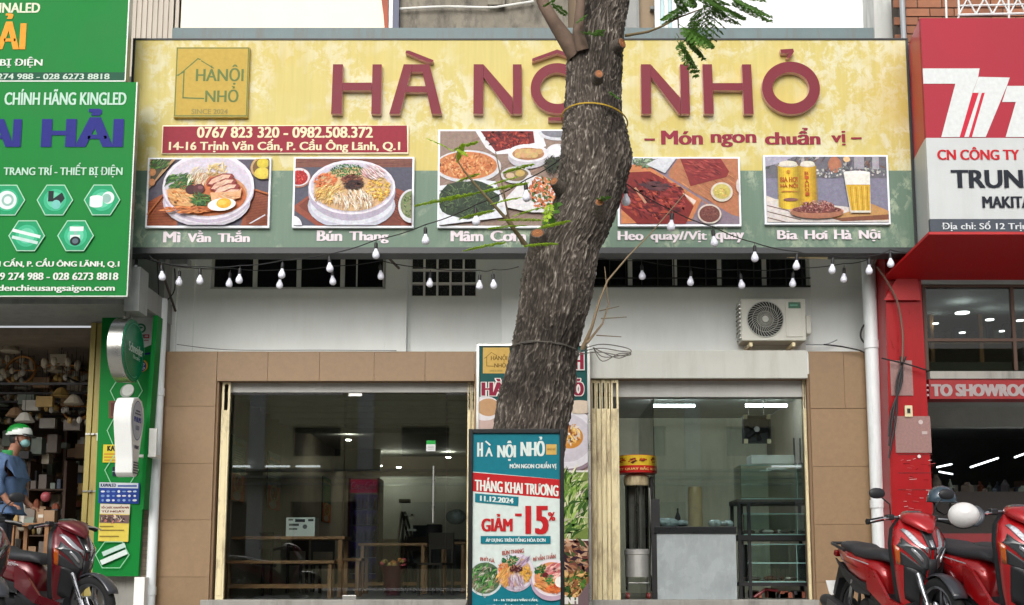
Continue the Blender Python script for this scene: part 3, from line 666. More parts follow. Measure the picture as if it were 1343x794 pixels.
c.poly([(60, 400), (330, 360), (420, 370), (500, 560), (470, 590), (60, 640)], (224, 228, 234)); c.oval(250, 480, 190, 115, (46, 62, 44), wob=.08); c.strokes(130, 250, 480, 175, 105, 70, 9, [(40, 58, 40), (66, 88, 56), (28, 44, 32), (90, 110, 74)], curve=.2)
c.poly([(440, 520), (620, 330), (860, 380), (860, 560), (640, 560)], (226, 224, 226)); c.strokes(110, 710, 440, 90, 95, 44, 20, [(204, 120, 80), (70, 100, 50), (226, 150, 100), (90, 120, 60), (190, 96, 60)]); c.strokes(40, 780, 270, 60, 50, 60, 16, [(56, 66, 46), (40, 48, 36)])
c.done('food_print', f, m_food)
f, c = frame(810, 206, 971.5, 297, 5.674, 800, 190)
c.rect(50, 60, 1000, 600, (140, 124, 138)); c.poly([(50, 60), (300, 60), (270, 140), (60, 180)], (190, 196, 200)); c.poly([(440, 60), (860, 60), (960, 110), (970, 540), (900, 520), (440, 240), (440, 200), (520, 90)], (186, 122, 88)); c.strokes(50, 720, 280, 200, 170, 200, 8, [(200, 136, 98), (170, 106, 76)], ang=.6, spread=.08)
c.poly([(520, 90), (820, 90), (890, 200), (870, 240), (600, 310), (570, 220)], (140, 50, 52)); c.strokes(50, 700, 180, 130, 80, 90, 16, [(156, 60, 60), (124, 40, 44), (170, 74, 70)], ang=.3, spread=.6)
c.poly([(80, 150), (270, 150), (680, 410), (660, 450), (600, 570), (80, 590)], (206, 132, 86)); c.poly([(80, 210), (300, 200), (480, 300), (620, 460), (560, 590), (200, 590), (80, 480)], (132, 42, 40))
c.strokes(150, 330, 400, 230, 150, 90, 26, [(150, 50, 44), (110, 30, 34), (176, 74, 54), (90, 26, 32), (160, 60, 60)], ang=.5, spread=1.4); c.strokes(14, 330, 310, 100, 30, 130, 26, [(80, 50, 56), (100, 60, 64)], ang=.15, spread=.3)
c.line([(190, 330), (260, 430)], 18, (206, 150, 120)); c.poly([(540, 360), (640, 420), (620, 450)], (236, 216, 206)); c.strokes(40, 280, 120, 110, 50, 60, 24, [(120, 140, 110), (150, 166, 140), (96, 120, 90)])
c.poly([(270, 150), (410, 215), (500, 100), (380, 95)], (214, 216, 222)); c.oval(830, 355, 82, 72, (222, 212, 196)); c.oval(830, 352, 66, 56, (206, 190, 110)); c.strokes(24, 830, 352, 50, 40, 40, 14, [(226, 206, 120), (196, 180, 90), (214, 150, 90)])
c.oval(735, 520, 88, 74, (220, 206, 196)); c.oval(735, 520, 76, 62, (120, 70, 64)); c.strokes(26, 735, 515, 60, 46, 20, 8, [(150, 100, 90), (96, 50, 50)]); c.oval(975, 310, 40, 60, (214, 200, 196)); c.done('food_print', f, m_food)
f, c = frame(1002, 203.5, 1166.5, 294.5, 5.67, 990, 190)
c.rect(60, 60, 1010, 600, (134, 132, 152)); c.rect(60, 60, 1010, 250, (112, 110, 120)); c.strokes(60, 520, 150, 450, 80, 90, 26, [(96, 100, 100), (140, 136, 140), (84, 82, 90), (160, 156, 156), (120, 96, 86)], spread=3)
c.poly([(60, 80), (300, 90), (180, 140), (60, 170)], (176, 172, 190)); c.rect(745, 60, 820, 180, (164, 160, 170)); c.rect(880, 60, 930, 190, (170, 166, 176)); c.oval(600, 150, 50, 60, (176, 116, 90)); c.oval(690, 110, 26, 20, (240, 200, 150))
c.strokes(60, 700, 210, 300, 36, 30, 22, [(180, 180, 184), (120, 124, 124), (210, 208, 206)]); c.poly([(90, 400), (1010, 500), (1010, 600), (60, 600), (60, 430)], (218, 210, 206)); c.poly([(60, 372), (170, 415), (60, 430)], (226, 216, 206))
for y in (455, 500, 545): c.line([(90, y), (330, y + 60)], 7, (116, 92, 84))
c.poly([(560, 545), (860, 440), (1000, 500), (1000, 560), (640, 570)], (196, 150, 96)); c.poly([(560, 550), (990, 520), (1000, 556), (640, 572)], (130, 84, 64))
def can(x0, x1, y0, y1, cols):
    n_ = 10
    for i in range(n_):
        t = i / (n_ - 1); k = 1 - abs(t - .45) * .55; a = x0 + (x1 - x0) * i / n_; b = x0 + (x1 - x0) * (i + 1) / n_; e = 14 * (1 - (2 * t - 1) ** 2)
        c.poly([(a, y0 - e * .4), (b + 1, y0 - e * .4), (b + 1, y1 + e), (a, y1 + e)], tuple(q * k for q in cols))
    c.oval((x0 + x1) / 2, y0 - 4, (x1 - x0) / 2 - 6, 16, (214, 206, 190))
can(172, 330, 160, 470, (246, 206, 66)); can(332, 458, 160, 455, (240, 192, 60)); c.oval(250, 145, 66, 22, (226, 220, 206)); c.oval(395, 145, 52, 20, (226, 220, 206))
for y0, y1, t in ((242, 282, 'BIA HƠI'), (288, 330, 'HÀ NỘI')): c.text(t, 188, y0, 318, y1, (176, 92, 40), fat=.05)
c.rect(195, 348, 315, 355, (190, 130, 60)); c.oval(262, 412, 54, 12, (140, 96, 90)); c.oval(250, 205, 14, 14, (200, 140, 50))
for k, ch in enumerate('BIAHOI'): c.text(ch, 370, 205 + k * 31, 400, 230 + k * 31, (186, 90, 44), fat=.05)
c.poly([(658, 215), (855, 215), (850, 500), (700, 515)], (214, 212, 206)); c.poly([(672, 300), (852, 300), (846, 498), (706, 505)], (214, 172, 60))
for k in range(7): c.line([(705 + k * 21, 320), (716 + k * 19, 495)], 6, (236, 200, 96) if k % 2 else (180, 136, 44))
c.poly([(662, 215), (852, 215), (852, 304), (674, 304)], (236, 234, 226)); c.oval(757, 215, 97, 14, (246, 244, 238)); c.rect(700, 496, 850, 512, (220, 214, 200))
c.oval(450, 500, 200, 42, (206, 150, 120)); c.oval(450, 510, 195, 46, (172, 116, 92)); c.oval(450, 490, 180, 26, (120, 70, 66)); c.strokes(110, 455, 462, 120, 38, 26, 18, [(140, 84, 80), (176, 120, 110), (110, 56, 58), (200, 150, 136)]); c.strokes(60, 450, 490, 170, 20, 26, 18, [(140, 84, 80), (176, 120, 110), (110, 56, 58)])
c.done('food_print', f, m_food)

# beam on top of the sign
b_ = MB(); b_.box(XX(226, 45, YS + .25), XX(1146, 45, YS + .25), YS + .24, YS + .4, ZZ(56, YS + .25), ZZ(37, YS + .25))
single('steel_beam', b_, M('weathered teal beam', (98, 116, 118), .55, var=.15, dirt=.7, dcol=(.14, .09, .06), dscale=(1.2, 1, .2)), 'long weathered grey green steel beam running along the top edge of the yellow sign', 'beam', bevel=.004)
# ================================================================== left neighbour: lighting shop
m_green = M('green sign print', (2, 116, 44), .5, spec=.15, var=.05, vs=2, bump=.01, dirt=.12, dcol=(.01, .12, .03), dscale=(1, 1, .2))
m_gr2 = M('dark green print', (10, 84, 58), .4)
XL = XX(0, 600, Y0) - 2.6
xd = XX(140, 560, Y0); xw = XX(212, 560, Y0) - .01
L = thing('lighting_shop', 'cluttered lamp shop at the left with dark open front under green signs', 'building', (XX(60, 748, Y0), Y0, 0))
zs = ZZ(421, Y0); mb = MB()
mb.box(XL, xw, Y0 - .9, Y0 + .3, zs, zs + .26); mb.box(XL, xw - .02, Y0 - .02, Y0 + .28, zs + .262, 6.6)
obj('canopy', mb, M('grey plaster soffit', (150, 152, 150), .8, var=.1, dirt=.3), L, bevel=.006)
mb = MB(); mb.box(xd + .05, xw - .01, Y0 + .02, Y0 + .5, ZG, zs - .002); obj('side_wall', mb, m_conc, L)
# little wall tiles beside the green board
tm = M('cream mosaic tile', (176, 160, 140), .5, rnd=.15, dirt=.3); bm_ = MB(); zt_ = ZZ(515, Y0); k = 0
za = ZG
while za < zt_:
    b_ = MB(); h = .048; x0_, x1_ = XX(187, 700, Y0), xw - .02; x1_ = max(x1_, x0_ + .1)
    nx = 3
    for q in range(nx): b_.box(x0_ + (x1_ - x0_) * q / nx + .002, x0_ + (x1_ - x0_) * (q + 1) / nx - .002, Y0 - .003, Y0 + .017, za + .003, za + h - .003)
    obj('tile', b_, tm, L); za += h
mb = MB(); mb.box(XL, xd + .4, Y0 + .3, Y0 + 7, -.2, .2); obj('floor', mb, m_floor, L)
m_lw = M('dim shop wall', (130, 118, 104), .85, var=.3, vs=4)
mb = MB(); mb.box(XL, xd + .4, Y0 + 6, Y0 + 6.1, .2, 3.4); mb.box(XL - .1, XL, Y0, Y0 + 6.1, .2, 3.4); mb.box(xd + .3, xd + .4, Y0 + .5, Y0 + 6, .2, 3.4); mb.box(XL, xd + .4, Y0 + .3, Y0 + 6, 3.3, 3.4)
obj('room_wall', mb, m_lw, L)
mb = MB(); mb.tube([(XX(0, 420, Y0 - .02) - 1, Y0 - .05, ZZ(420, Y0)), (XX(139, 420, Y0), Y0 - .05, ZZ(418.5, Y0))], .012, 8); obj('tube_light', mb, glow('warm tube', (1, .86, .55), 1.6), L)
# yellow folding gate at right of the opening
m_yg = M('mustard gate enamel', (168, 152, 84), .5, var=.12, vs=5, dirt=.5, dcol=(.08, .05, .02))
g = thing('folding_gate', 'mustard yellow folding gate at the right side of the lamp shop opening', 'folding gate', (XX(128, 748, Y0), Y0, 0))
for k, (a, b) in enumerate(((112, 119), (119.5, 125), (125.5, 131.5))):
    b_ = MB(); b_.box(XX(a, 560, Y0), XX(b, 560, Y0), Y0 + .01 + (k % 2) * .02, Y0 + .06, .05, zs - .02); l_ = obj('gate_leaf', b_, m_yg, g, bevel=.004)
    for z in (.6, 1.3, 2.0): b_ = MB(); b_.box(XX(a, 560, Y0) + .005, XX(b, 560, Y0) - .005, Y0 - .004, Y0 + .009 + (k % 2) * .02, z, z + .02); obj('hinge', b_, m_steel, l_)

# upper green sign
def gsign(u0, v0, u1, v1, Y, th, name, label):
    t = thing(name, label, 'sign', (XX((u0 + u1) / 2, v1, Y), Y, ZZ(v1, Y)))
    x1_ = XX(u1, (v0 + v1) / 2, Y); x0_ = x1_ - 4.2; z0_, z1_ = ZZ(v1, Y), ZZ(v0, Y)
    b_ = MB(); b_.box(x0_, x1_, Y, Y + th, z0_, z1_); obj('sign_box', b_, m_green, t)
    b_ = MB(); b_.box(x0_, x1_ + .012, Y - .006, Y + th + .01, z0_ - .014, z0_ - .001); b_.box(x1_ + .001, x1_ + .014, Y - .006, Y + th + .01, z0_, z1_); obj('sign_edging', b_, M('dull aluminium edge', (150, 156, 150), .4, .6), t)
    return t
WH = (226, 236, 226)
G1 = gsign(0, -60, 167.5, 106, 12.6, .1, 'shop_sign', 'upper green shop sign at the left with cut-off yellow letters ẢI')
c = pic(12.596, 50); c.rect(-190, 95, 167, 105.5, (10, 84, 58))
c.text('KINALED', -14, 4, 50.5, 17, (222, 228, 200), fat=.05, fatv=.02); c.text('ẢI', -4, 18, 34, 65, (240, 160, 40), fat=.06); c.text('THIẾT BỊ ĐIỆN', -47, 73, 58, 89, WH, fat=.04)
c.text('0987 - 0909 274 988 - 028 6273 8818', -74, 97, 146.5, 104.5, (200, 222, 206), fat=.06); c.done('lettering', G1)
G2 = gsign(0, 108, 172.5, 388, 12.5, .07, 'shop_sign', 'large green lamp shop sign with blue letters and hexagon product pictures')
Yg = 12.495
c = pic(Yg, 128); c.text('CHÍNH HÃNG KINGLED', 6, 117, 166, 138, (190, 224, 206), fat=.045, fatv=.01)
c.vr = 178; 
c.text('HẢI', 54, 143, 162, 193, (20, 26, 128), fat=.075, fatv=.015); c.text('AI', -20, 156.5, 28, 193, (20, 26, 128), fat=.09)
c.vr = 225; c.text('TRANG TRÍ - THIẾT BỊ ĐIỆN', 5, 214, 161, 233, (190, 226, 206), fat=.04)
for (t, a, b, d, e) in (('TRỊNH VĂN CẤN, P. CẦU ÔNG LÃNH, Q.1', -62, 339, 157, 352), ('0987 - 0909 274 988 - 028 6273 8818', -62, 358, 155.5, 367.5), ('www.denchieusangsaigon.com', -40, 374, 151, 384.5)):
    c.vr = (b + e) / 2; c.text(t, a, b, d, e, WH, fat=.055)
c.vr = 290
def hexa(c, x, y, r, draw):
    h = [(x - r, y), (x - r * .5, y - r * .84), (x + r * .5, y - r * .84), (x + r, y), (x + r * .5, y + r * .84), (x - r * .5, y + r * .84)]
    c.poly([(x + (a - x) * 1.0, y + (b - y) * 1.0) for a, b in h], (170, 220, 190)); c.poly([(x + (a - x) * .94, y + (b - y) * .94) for a, b in h], (24, 158, 104)); c.oval(x, y, r * .62, r * .6, (60, 184, 138)); c.oval(x, y, r * .44, r * .42, (104, 206, 168))
    draw(x, y, r)
W1, GY, BK = (226, 240, 236), (150, 190, 180), (20, 34, 40)
hexa(c, 8, 263, 24, lambda x, y, r: (c.oval(x, y, 13, 12, W1, rot=.4), c.oval(x + 1, y, 8, 8, GY), c.oval(x + 1, y, 5, 5, W1)))
hexa(c, 71, 263, 24, lambda x, y, r: (c.rect(x - 9, y - 12, x - 2, y + 2, BK), c.poly([(x - 2, y - 2), (x + 9, y - 10), (x + 13, y - 2), (x + 4, y + 10), (x - 2, y + 6)], BK), c.oval(x + 2, y + 6, 6, 6, (120, 200, 190))))
hexa(c, 133, 263, 24, lambda x, y, r: (c.oval(x + 8, y - 3, 8, 8, W1), c.oval(x + 6, y - 2, 6, 6, GY), c.rect(x - 16, y - 3, x + 1, y + 7, W1), c.oval(x - 7.5, y - 3, 8.5, 3, (244, 250, 248)), c.oval(x - 7.5, y + 7, 8.5, 3, W1)))
hexa(c, 37, 310, 24, lambda x, y, r: (c.line([(x - 17, y - 7), (x + 16, y + 1)], 4, W1), c.line([(x - 17, y + 2), (x + 13, y + 9)], 4, (200, 226, 220))))
hexa(c, 101, 310, 24, lambda x, y, r: (c.rect(x - 8, y - 12, x + 10, y - 6, W1), c.rect(x - 2, y - 6, x + 2, y - 1, GY), c.rect(x - 7, y - 1, x + 6, y + 8, W1), c.oval(x, y + 7, 7, 6, BK), c.oval(x, y + 7, 4, 3.5, (90, 110, 120))))
c.done('lettering', G2)
b_ = MB(); pbox(b_, 163.5, 350, 183, 408, 12.9, 13.2); single('junction_box', b_, M('grey metal box', (156, 160, 158), .5, dirt=.5), 'grey metal box tucked under the right end of the large green sign', 'box', bevel=.004)

# vertical green board on the side pier
YB2 = 13.72
B = thing('product_board', 'tall green product board with white hexagons standing beside the lamp shop opening', 'sign board', (XX(160, 748, YB2), YB2, ZZ(755, YB2)))
def slab(poly, Y, th, mat, nm): b_ = MB(); b_.prism([(XX(u, v, Y), ZZ(v, Y)) for u, v in poly], Y, Y + th); return obj(nm, b_, mat, B)
slab([(134, 414), (203, 414), (181, 756), (121, 756)], YB2, .06, m_green, 'board_panel')
slab([(201, 414), (207, 414), (188, 668), (183.5, 668)], YB2 - .2, .19, m_green, 'board_return')
c = Canvas(lambda a, b: (XX(a, b, YB2 - .006), YB2 - .006, ZZ(b, YB2)), (0, -1, 0))
c.poly([(166, 414), (203, 414), (200.5, 452), (183, 460), (170, 462)], (214, 218, 216)); c.poly([(172, 463), (200, 452), (199.5, 457), (172, 466)], (30, 130, 60)); c.poly([(174, 466), (199, 462), (198.6, 465), (174, 467.5)], (20, 30, 100))
c.oval(184.5, 431, 7, 6.5, (40, 120, 84)); c.oval(184.5, 431, 4.6, 4, (206, 214, 210)); c.oval(184.5, 430, 3, 1.4, (40, 120, 84))
c.text('LED', 173, 439, 196, 444, (60, 90, 120), fat=.12); c.rect(188, 439, 196, 444, (196, 60, 84)); c.rect(190, 440.5, 194.5, 442.5, (214, 218, 216)); c.rect(174, 446.5, 195, 447.5, (170, 90, 100))
c.oval(186, 480, 8, 8, (220, 160, 50)); c.oval(184.5, 480.5, 7.4, 7.4, (36, 60, 130)); c.text('LED', 181, 476.5, 190, 480, (220, 226, 240), fat=.08); c.text('LED', 181, 481.5, 190, 485, (220, 226, 240), fat=.08)
def hexl(x, y, w_, h, dn):
    pts = [(x - w_, y), (x - w_ * .45, y - h), (x + w_ * .6, y - h), (x + w_, y), (x + w_ * .45, y + h), (x - w_ * .6, y + h), (x - w_, y)]
    c.line(pts, 1.1, (150, 216, 170)); dn(x, y)
hexl(166, 513, 21, 18, lambda x, y: (c.oval(x + 1, y, 10, 8, (168, 176, 166), rot=-.7), c.oval(x + 2, y - 1, 8.4, 6.6, (226, 230, 224), rot=-.7)))
c.rect(143, 526, 181, 549, (112, 82, 62)); c.rect(146, 529, 178, 546, (90, 50, 44))
hexl(163, 565, 22, 22, lambda x, y: None)
c.poly([(136, 583.5), (181, 583.5), (179.5, 607), (135, 607)], (226, 206, 60)); c.text('KAWALED', 141, 585, 176, 592, (40, 40, 36), fat=.1); 
for k in range(3): c.rect(137, 595 + k * 4, 158 + k * 5, 597 + k * 4, (206, 150, 50))
hexl(160, 617, 22, 19, lambda x, y: (c.poly([(x - 12, y - 4), (x + 6, y - 7), (x + 7, y + 6), (x - 12, y + 8)], (30, 40, 62)), c.line([(x - 12, y + 2), (x + 6, y - 1)], .8, (160, 180, 190)), c.oval(x + 13, y + 4, 5, 4, (30, 34, 40))))
c.poly([(131, 633), (184, 634), (182.5, 661), (129.5, 660)], (36, 66, 150)); c.poly([(131, 633), (182, 634), (181.5, 641), (131, 640)], (210, 216, 226)); c.text('KAWALED', 132.5, 634.5, 153, 639, (50, 60, 90), fat=.1); c.rect(155, 636.5, 180, 639, (80, 100, 160))
for k in range(3):
    for q in range(7): c.oval(135.5 + q * 7, 645 + k * 5.8, random.uniform(1.4, 3), random.uniform(1, 1.8), random.choice([(190, 210, 230), (150, 180, 220), (216, 220, 226), (120, 150, 200)]))
c.poly([(132.5, 661), (171.5, 662), (169, 711), (129.5, 710)], (228, 206, 90)); c.poly([(132.5, 661), (171.5, 662), (171, 675), (132, 674)], (220, 214, 196))
c.text('TỔ CHỨC KHUYẾN MÃI', 133.5, 663.5, 170, 667.5, (120, 60, 50), fat=.1); c.text('TỪ NGÀY', 134, 669, 165, 672.5, (120, 60, 50), fat=.1); c.poly([(132, 675), (171, 676), (170, 687), (131.5, 686)], (120, 96, 92)); c.strokes(40, 151, 681, 17, 4.5, 6, 2.5, [(190, 120, 110), (60, 50, 60), (206, 190, 170), (90, 70, 60)])
for v in (690, 695, 703): c.rect(132, v, 150 + (v % 3) * 7, v + 1.6, (150, 130, 60))
hexl(148.5, 728, 22, 17, lambda x, y: (c.line([(x - 10, y - 2), (x + 14, y - 12)], 6, (196, 226, 214)), c.line([(x - 12, y + 9), (x + 16, y - 3)], 6.5, (222, 238, 232))))
c.done('board_print', B)
# perpendicular round sign and bulb-shaped sign, faces looking along the wall
def perp(px_y):  # canvas on a face looking to +x
    pass
Yc = 13.15; cx, cz = XX(163, 460, Yc), ZZ(460, Yc); rd = .365
D = thing('round_sign', 'round green projecting sign with silver rim hanging from the canopy beside the lamp shop', 'sign', (cx, Yc, cz))
MT = lambda x: Matrix.Translation((x, Yc, cz)) @ Matrix.Rotation(PI / 2, 4, 'Y')
b_ = MB(); b_.lathe([(rd, -.17), (rd + .012, -.165), (rd + .012, -.002), (rd, 0)], MT(cx + .1), 48); obj('rim', b_, m_steel, D, smooth=True)
b_ = MB(); b_.lathe([(rd, .0), (rd - .005, .008), (0.001, .009)], MT(cx + .102), 48); obj('disc', b_, M('teal green disc', (0, 122, 82), .25, var=.04), D, smooth=True)
c = Canvas(lambda a, b: (cx + .1125, Yc + a * rd, cz - b * rd), (1, 0, 0))
for k in range(60):
    q = PI * 2 * k / 60
    if not (.35 < math.sin(q) < .9 and math.cos(q) > .2): c.line([(math.cos(q) * .86, math.sin(q) * .86), (math.cos(q + .1) * .86, math.sin(q + .1) * .86)], .035, (70, 170, 130))
c.text('Schneider', -.62, -.2, .7, .1, (220, 236, 226), fat=.05, slope=.0); c.text('Electric', -.2, .16, .45, .28, (190, 220, 206), fat=.04); c.done('lettering', D)
for dy in (-.1, .1): b_ = MB(); b_.tube([(cx + .02, Yc + dy, cz + rd - .02), (cx + .02, Yc + dy, zs + .004)], .017, 10); obj('hanger_rod', b_, m_steel, D, smooth=True)
Yb2 = 13.1; bx, bz = XX(168, 570, Yb2), ZZ(570, Yb2)
Bs = thing('bulb_sign', 'white projecting sign shaped like a light bulb mounted on the green product board', 'sign', (bx, Yb2, bz))
hp = []; N_s = 40
for k in range(N_s + 1):
    q = -PI * .5 + 2 * PI * k / N_s
prof_b = [(-.12, -.52), (-.13, -.36), (-.15, -.28), (-.2, -.1), (-.265, .1), (-.29, .24), (-.26, .38), (-.17, .47), (0, .5), (.17, .47), (.26, .38), (.29, .24), (.265, .1), (.2, -.1), (.15, -.28), (.13, -.36), (.12, -.52), (.05, -.57), (-.05, -.57)]
prof_b = [(a * .78, b * .86) for a, b in prof_b]
b_ = MB(); n_ = len(prof_b); vs = [(bx - .1, Yb2 + a, bz + b) for a, b in prof_b] + [(bx + .1, Yb2 + a, bz + b) for a, b in prof_b]
b_.add(vs, [tuple(range(n_ - 1, -1, -1)), tuple(range(n_, 2 * n_))] + [(i, (i + 1) % n_, (i + 1) % n_ + n_, i + n_) for i in range(n_)])
obj('bulb_body', b_, M('white acrylic', (226, 228, 226), .3, var=.03, dirt=.2, dcol=(.4, .4, .38)), Bs, smooth=True, sharp=50, bevel=.01)
c = Canvas(lambda a, b: (bx + .102, Yb2 + a, bz - b), (1, 0, 0)); c.oval(0, -.16, .17, .23, (90, 100, 150)); c.oval(0, -.16, .16, .22, (206, 210, 220)); c.text('PHILIPS', -.12, -.2, .12, -.14, (40, 60, 150), fat=.12)
c.rect(-.07, -.28, .07, -.26, (90, 90, 110)); c.rect(-.1, -.245, .1, -.228, (90, 90, 110)); c.text('LED', -.06, -.1, .06, -.05, (110, 120, 150), fat=.1); c.text('PHILIPS', -.07, .13, .07, .17, (60, 60, 90), fat=.1)
for k in range(5): c.rect(-.09, .32 + k * .03, .09, .335 + k * .03, (90, 96, 100))
c.done('lettering', Bs)
b_ = MB(); b_.box(bx + .11, bx + .2, Yb2 + .4, Yb2 + .43, bz - .22, bz + .12); b_.box(bx - .02, bx + .2, Yb2 + .431, Yb2 + .6, bz - .22, bz - .19); obj('bracket', b_, m_white, Bs)
b_ = MB(); pbox(b_, 127, 568, 133.5, 578, Y0 - .06, Y0 - .005); single('switch_box', b_, m_white, 'small white switch box on the mustard gate beside the green board', 'switch')

# shop contents seen through the dark opening
random.seed(11)
m_shelf = M('dark shelf board', (70, 50, 36), .7); cols = [(150, 120, 90), (110, 100, 92), (180, 170, 150), (90, 60, 44), (120, 130, 120), (60, 58, 60), (150, 84, 60), (200, 196, 186), (66, 76, 92), (170, 140, 80)]
mcl = [M('goods colour %s' % nm, c_, .6) for nm, c_ in zip('brown grey cream umber sage slate rust white blue straw'.split(), cols)]
shelf_lab = ['tall shelf of lamp parts by the back wall of the lamp shop', 'low shelf of small goods behind the person in the green helmet', 'shelf of boxed goods near the mustard folding gate']
for si, (u0, u1, Y, zs_) in enumerate(((2, 50, 18.2, (.7, 1.1, 1.5, 1.95)), (36, 84, 16.2, (.55, .85, 1.15, 1.5)), (82, 121, 17.2, (.6, .95, 1.3, 1.65, 2.05)))):
    sh = thing('goods_shelf', shelf_lab[si], 'shelf', (XX((u0 + u1) / 2, 650, Y), Y, .2)); x0_, x1_ = XX(u0, 650, Y), XX(u1, 650, Y)
    for x in (x0_, x1_): b_ = MB(); b_.box(x - .02, x + .02, Y, Y + .4, .2, zs_[-1] + .4); obj('side_panel', b_, m_shelf, sh)
    for z in zs_:
        b_ = MB(); b_.box(x0_ + .021, x1_ - .021, Y, Y + .4, z - .02, z); obj('shelf_board', b_, m_shelf, sh)
    gi = MB(); mats_ = mcl
    for z in zs_:
        x = x0_ + .04
        while x < x1_ - .1:
            w_ = random.uniform(.05, .16); h = random.uniform(.08, .28); k = random.randrange(10)
            if random.random() < .6: gi.box(x, x + w_ * .9, Y - .01, Y + .25, z + .002, z + h, k)
            else: gi.ell((x + w_ / 2, Y + .1, z + h / 2), (w_ / 2.2, w_ / 2.2, h / 2), 8, 5, k)
            x += w_ + random.uniform(.01, .05)
    o = obj('packed_goods', gi, mats_, sh, kind='stuff')
m_brass = M('aged brass', (170, 120, 70), .35, .8); m_crys = M('milky lamp glass', (190, 180, 160), .2)
labs = ['ring-shaped pendant lamp hanging at the left of the lamp shop ceiling', 'brass pendant lamp with wide bowl hanging deep in the lamp shop', 'cluster pendant lamp of small globes above the person in the lamp shop', 'crystal pendant lamp near the top left of the lamp shop', 'copper dish pendant lamp in the middle row of the lamp shop', 'small wheel-shaped pendant lamp near the mustard gate', 'tiered brass lamp below the ceiling rails of the lamp shop', 'wide brown shade lamp hanging above the shelves']
for k, (u, v, Y, kd) in enumerate(((27, 486, 15.2, 'ring'), (74, 500, 16.5, 'bowl'), (52, 480, 16., 'cluster'), (20, 474, 15.6, 'cluster'), (96, 488, 16.2, 'bowl'), (102, 533, 15.6, 'ring'), (80, 478, 15, 'cluster'), (62, 533, 16.8, 'bowl'))):
    p = P(u, v, Y); t = thing('pendant_lamp', labs[k], 'lamp', tuple(p)); b_ = MB(); b_.tube([p, (p.x, p.y, 3.3)], .006, 5); obj('cord', b_, m_cable, t)
    b_ = MB()
    if kd == 'ring': b_.tube([(p.x + .2 * math.cos(q * PI / 10), p.y + .06 * math.sin(q * PI / 10), p.z + .2 * math.sin(q * PI / 10)) for q in range(21)], .018, 6); b_.tube([(p.x - .18, p.y, p.z), (p.x + .18, p.y, p.z)], .008, 5)
    elif kd == 'bowl': b_.lathe([(.02, .08), (.1, .07), (.26, -.02), (.25, -.03), (.02, -.04)], Matrix.Translation(p), 16)
    else:
        for q in range(8): b_.tube([p, p + Vector((.2 * math.cos(q * PI / 4), .2 * math.sin(q * PI / 4), -.02))], .008, 5); b_.ell(p + Vector((.22 * math.cos(q * PI / 4), .22 * math.sin(q * PI / 4), -.0)), (.045, .045, .06), 8, 6, 1)
    obj('lamp_body', b_, [m_brass, m_crys], t, smooth=True)
random.seed(77); gi = MB()
for k in range(70):
    u, v, Y = random.uniform(-4, 112), random.uniform(455, 560), random.uniform(14.8, 18.5); p = P(u, v, Y); kd = random.random(); c_ = random.choice([0, 1, 2, 3, 7, 9, 4])
    gi.tube([p, (p.x, p.y, 3.28)], .004, 4, 5)
    if kd < .4: gi.lathe([(.02, .09), (.06, .07), (.13, -.03), (.12, -.04), (.02, -.05)], Matrix.Translation(p), 10, c_)
    elif kd < .7: gi.box(p.x - .11, p.x + .11, p.y - .03, p.y + .05, p.z - .09, p.z + .05, c_)
    else:
        for q in range(5): gi.ell(p + Vector((.13 * math.cos(q * 1.256), .13 * math.sin(q * 1.256), 0)), (.035, .035, .045), 7, 5, random.choice([2, 7, 9]))
single('hanging_stock', gi, mcl, 'dense stock of small lamps and packets hanging from the lamp shop ceiling', 'goods', kind='stuff')
gi = MB()
for k in range(110):
    u, v, Y = random.uniform(-4, 116), random.uniform(575, 700), random.uniform(16, 19.6); p = P(u, v, Y); a, b2 = random.uniform(.04, .12), random.uniform(.04, .13); c_ = random.randrange(10)
    if random.random() < .7: gi.box(p.x - a, p.x + a, p.y, p.y + .15, p.z - b2, p.z + b2, c_)
    else: gi.ell(p, (a * .7, .06, b2 * .8), 8, 5, c_)
single('stacked_stock', gi, mcl, 'jumble of cartons and lamp parts filling the back of the lamp shop', 'goods', kind='stuff')
for k in range(5):
    b_ = MB(); y = Y0 + .8 + k * .8; b_.box(XL, xd + .2, y, y + .03, 2.75, 2.78); obj('ceiling_rail', b_, m_black, L)
for x in (-5.9, -5.5, -5.15):
    b_ = MB(); b_.box(x, x + .02, Y0 + .5, Y0 + 5, 2.79, 2.81); obj('ceiling_rail', b_, m_black, L)
b_ = MB(); b_.tube([P(55, 455, 15.2), P(92, 472, 17.5)], .02, 6); obj('tube_light', b_, glow('dim tube', (.9, .95, 1), 10.0), L)

# ================================================================== right neighbour: tool shop
YR = 13.4
xr0 = XX(1160, 600, YR); XRR = xr0 + 5.5
T = thing('tool_shop', 'red fronted tool shop at the right with dark open interior', 'building', (xr0 + 1.5, YR, 0))
xo = XX(1212, 560, YR)
mb = MB(); mb.prism([(XX(1160, 330, YR), ZZ(322, YR)), (XX(1206, 330, YR), ZZ(322, YR)), (XX(1223, 640, YR), ZG), (XX(1166, 640, YR), ZG)], YR, YR + .5); obj('red_pillar', mb, M('glossy red panel', (150, 14, 20), .35, spec=.3, var=.07, vs=2, bump=.02, dirt=.25, dcol=(.1, .01, .01), dscale=(3, 1, .3)), T, bevel=.004)
m_gran = M('pinkish granite', (142, 110, 106), .3, var=.15, vs=40, bump=0)
for a in ((1168, 473, 1197, 519), (1174, 546, 1221, 594)):
    b_ = MB(); pbox(b_, *a, YR - .012, YR - .001); obj('granite_panel', b_, m_gran, T)
b_ = MB(); pbox(b_, 1187, 532, 1197, 547, YR - .03, YR - .001); sw = obj('switch_plate', b_, M('ivory plastic', (206, 196, 160), .4), T, bevel=.004)
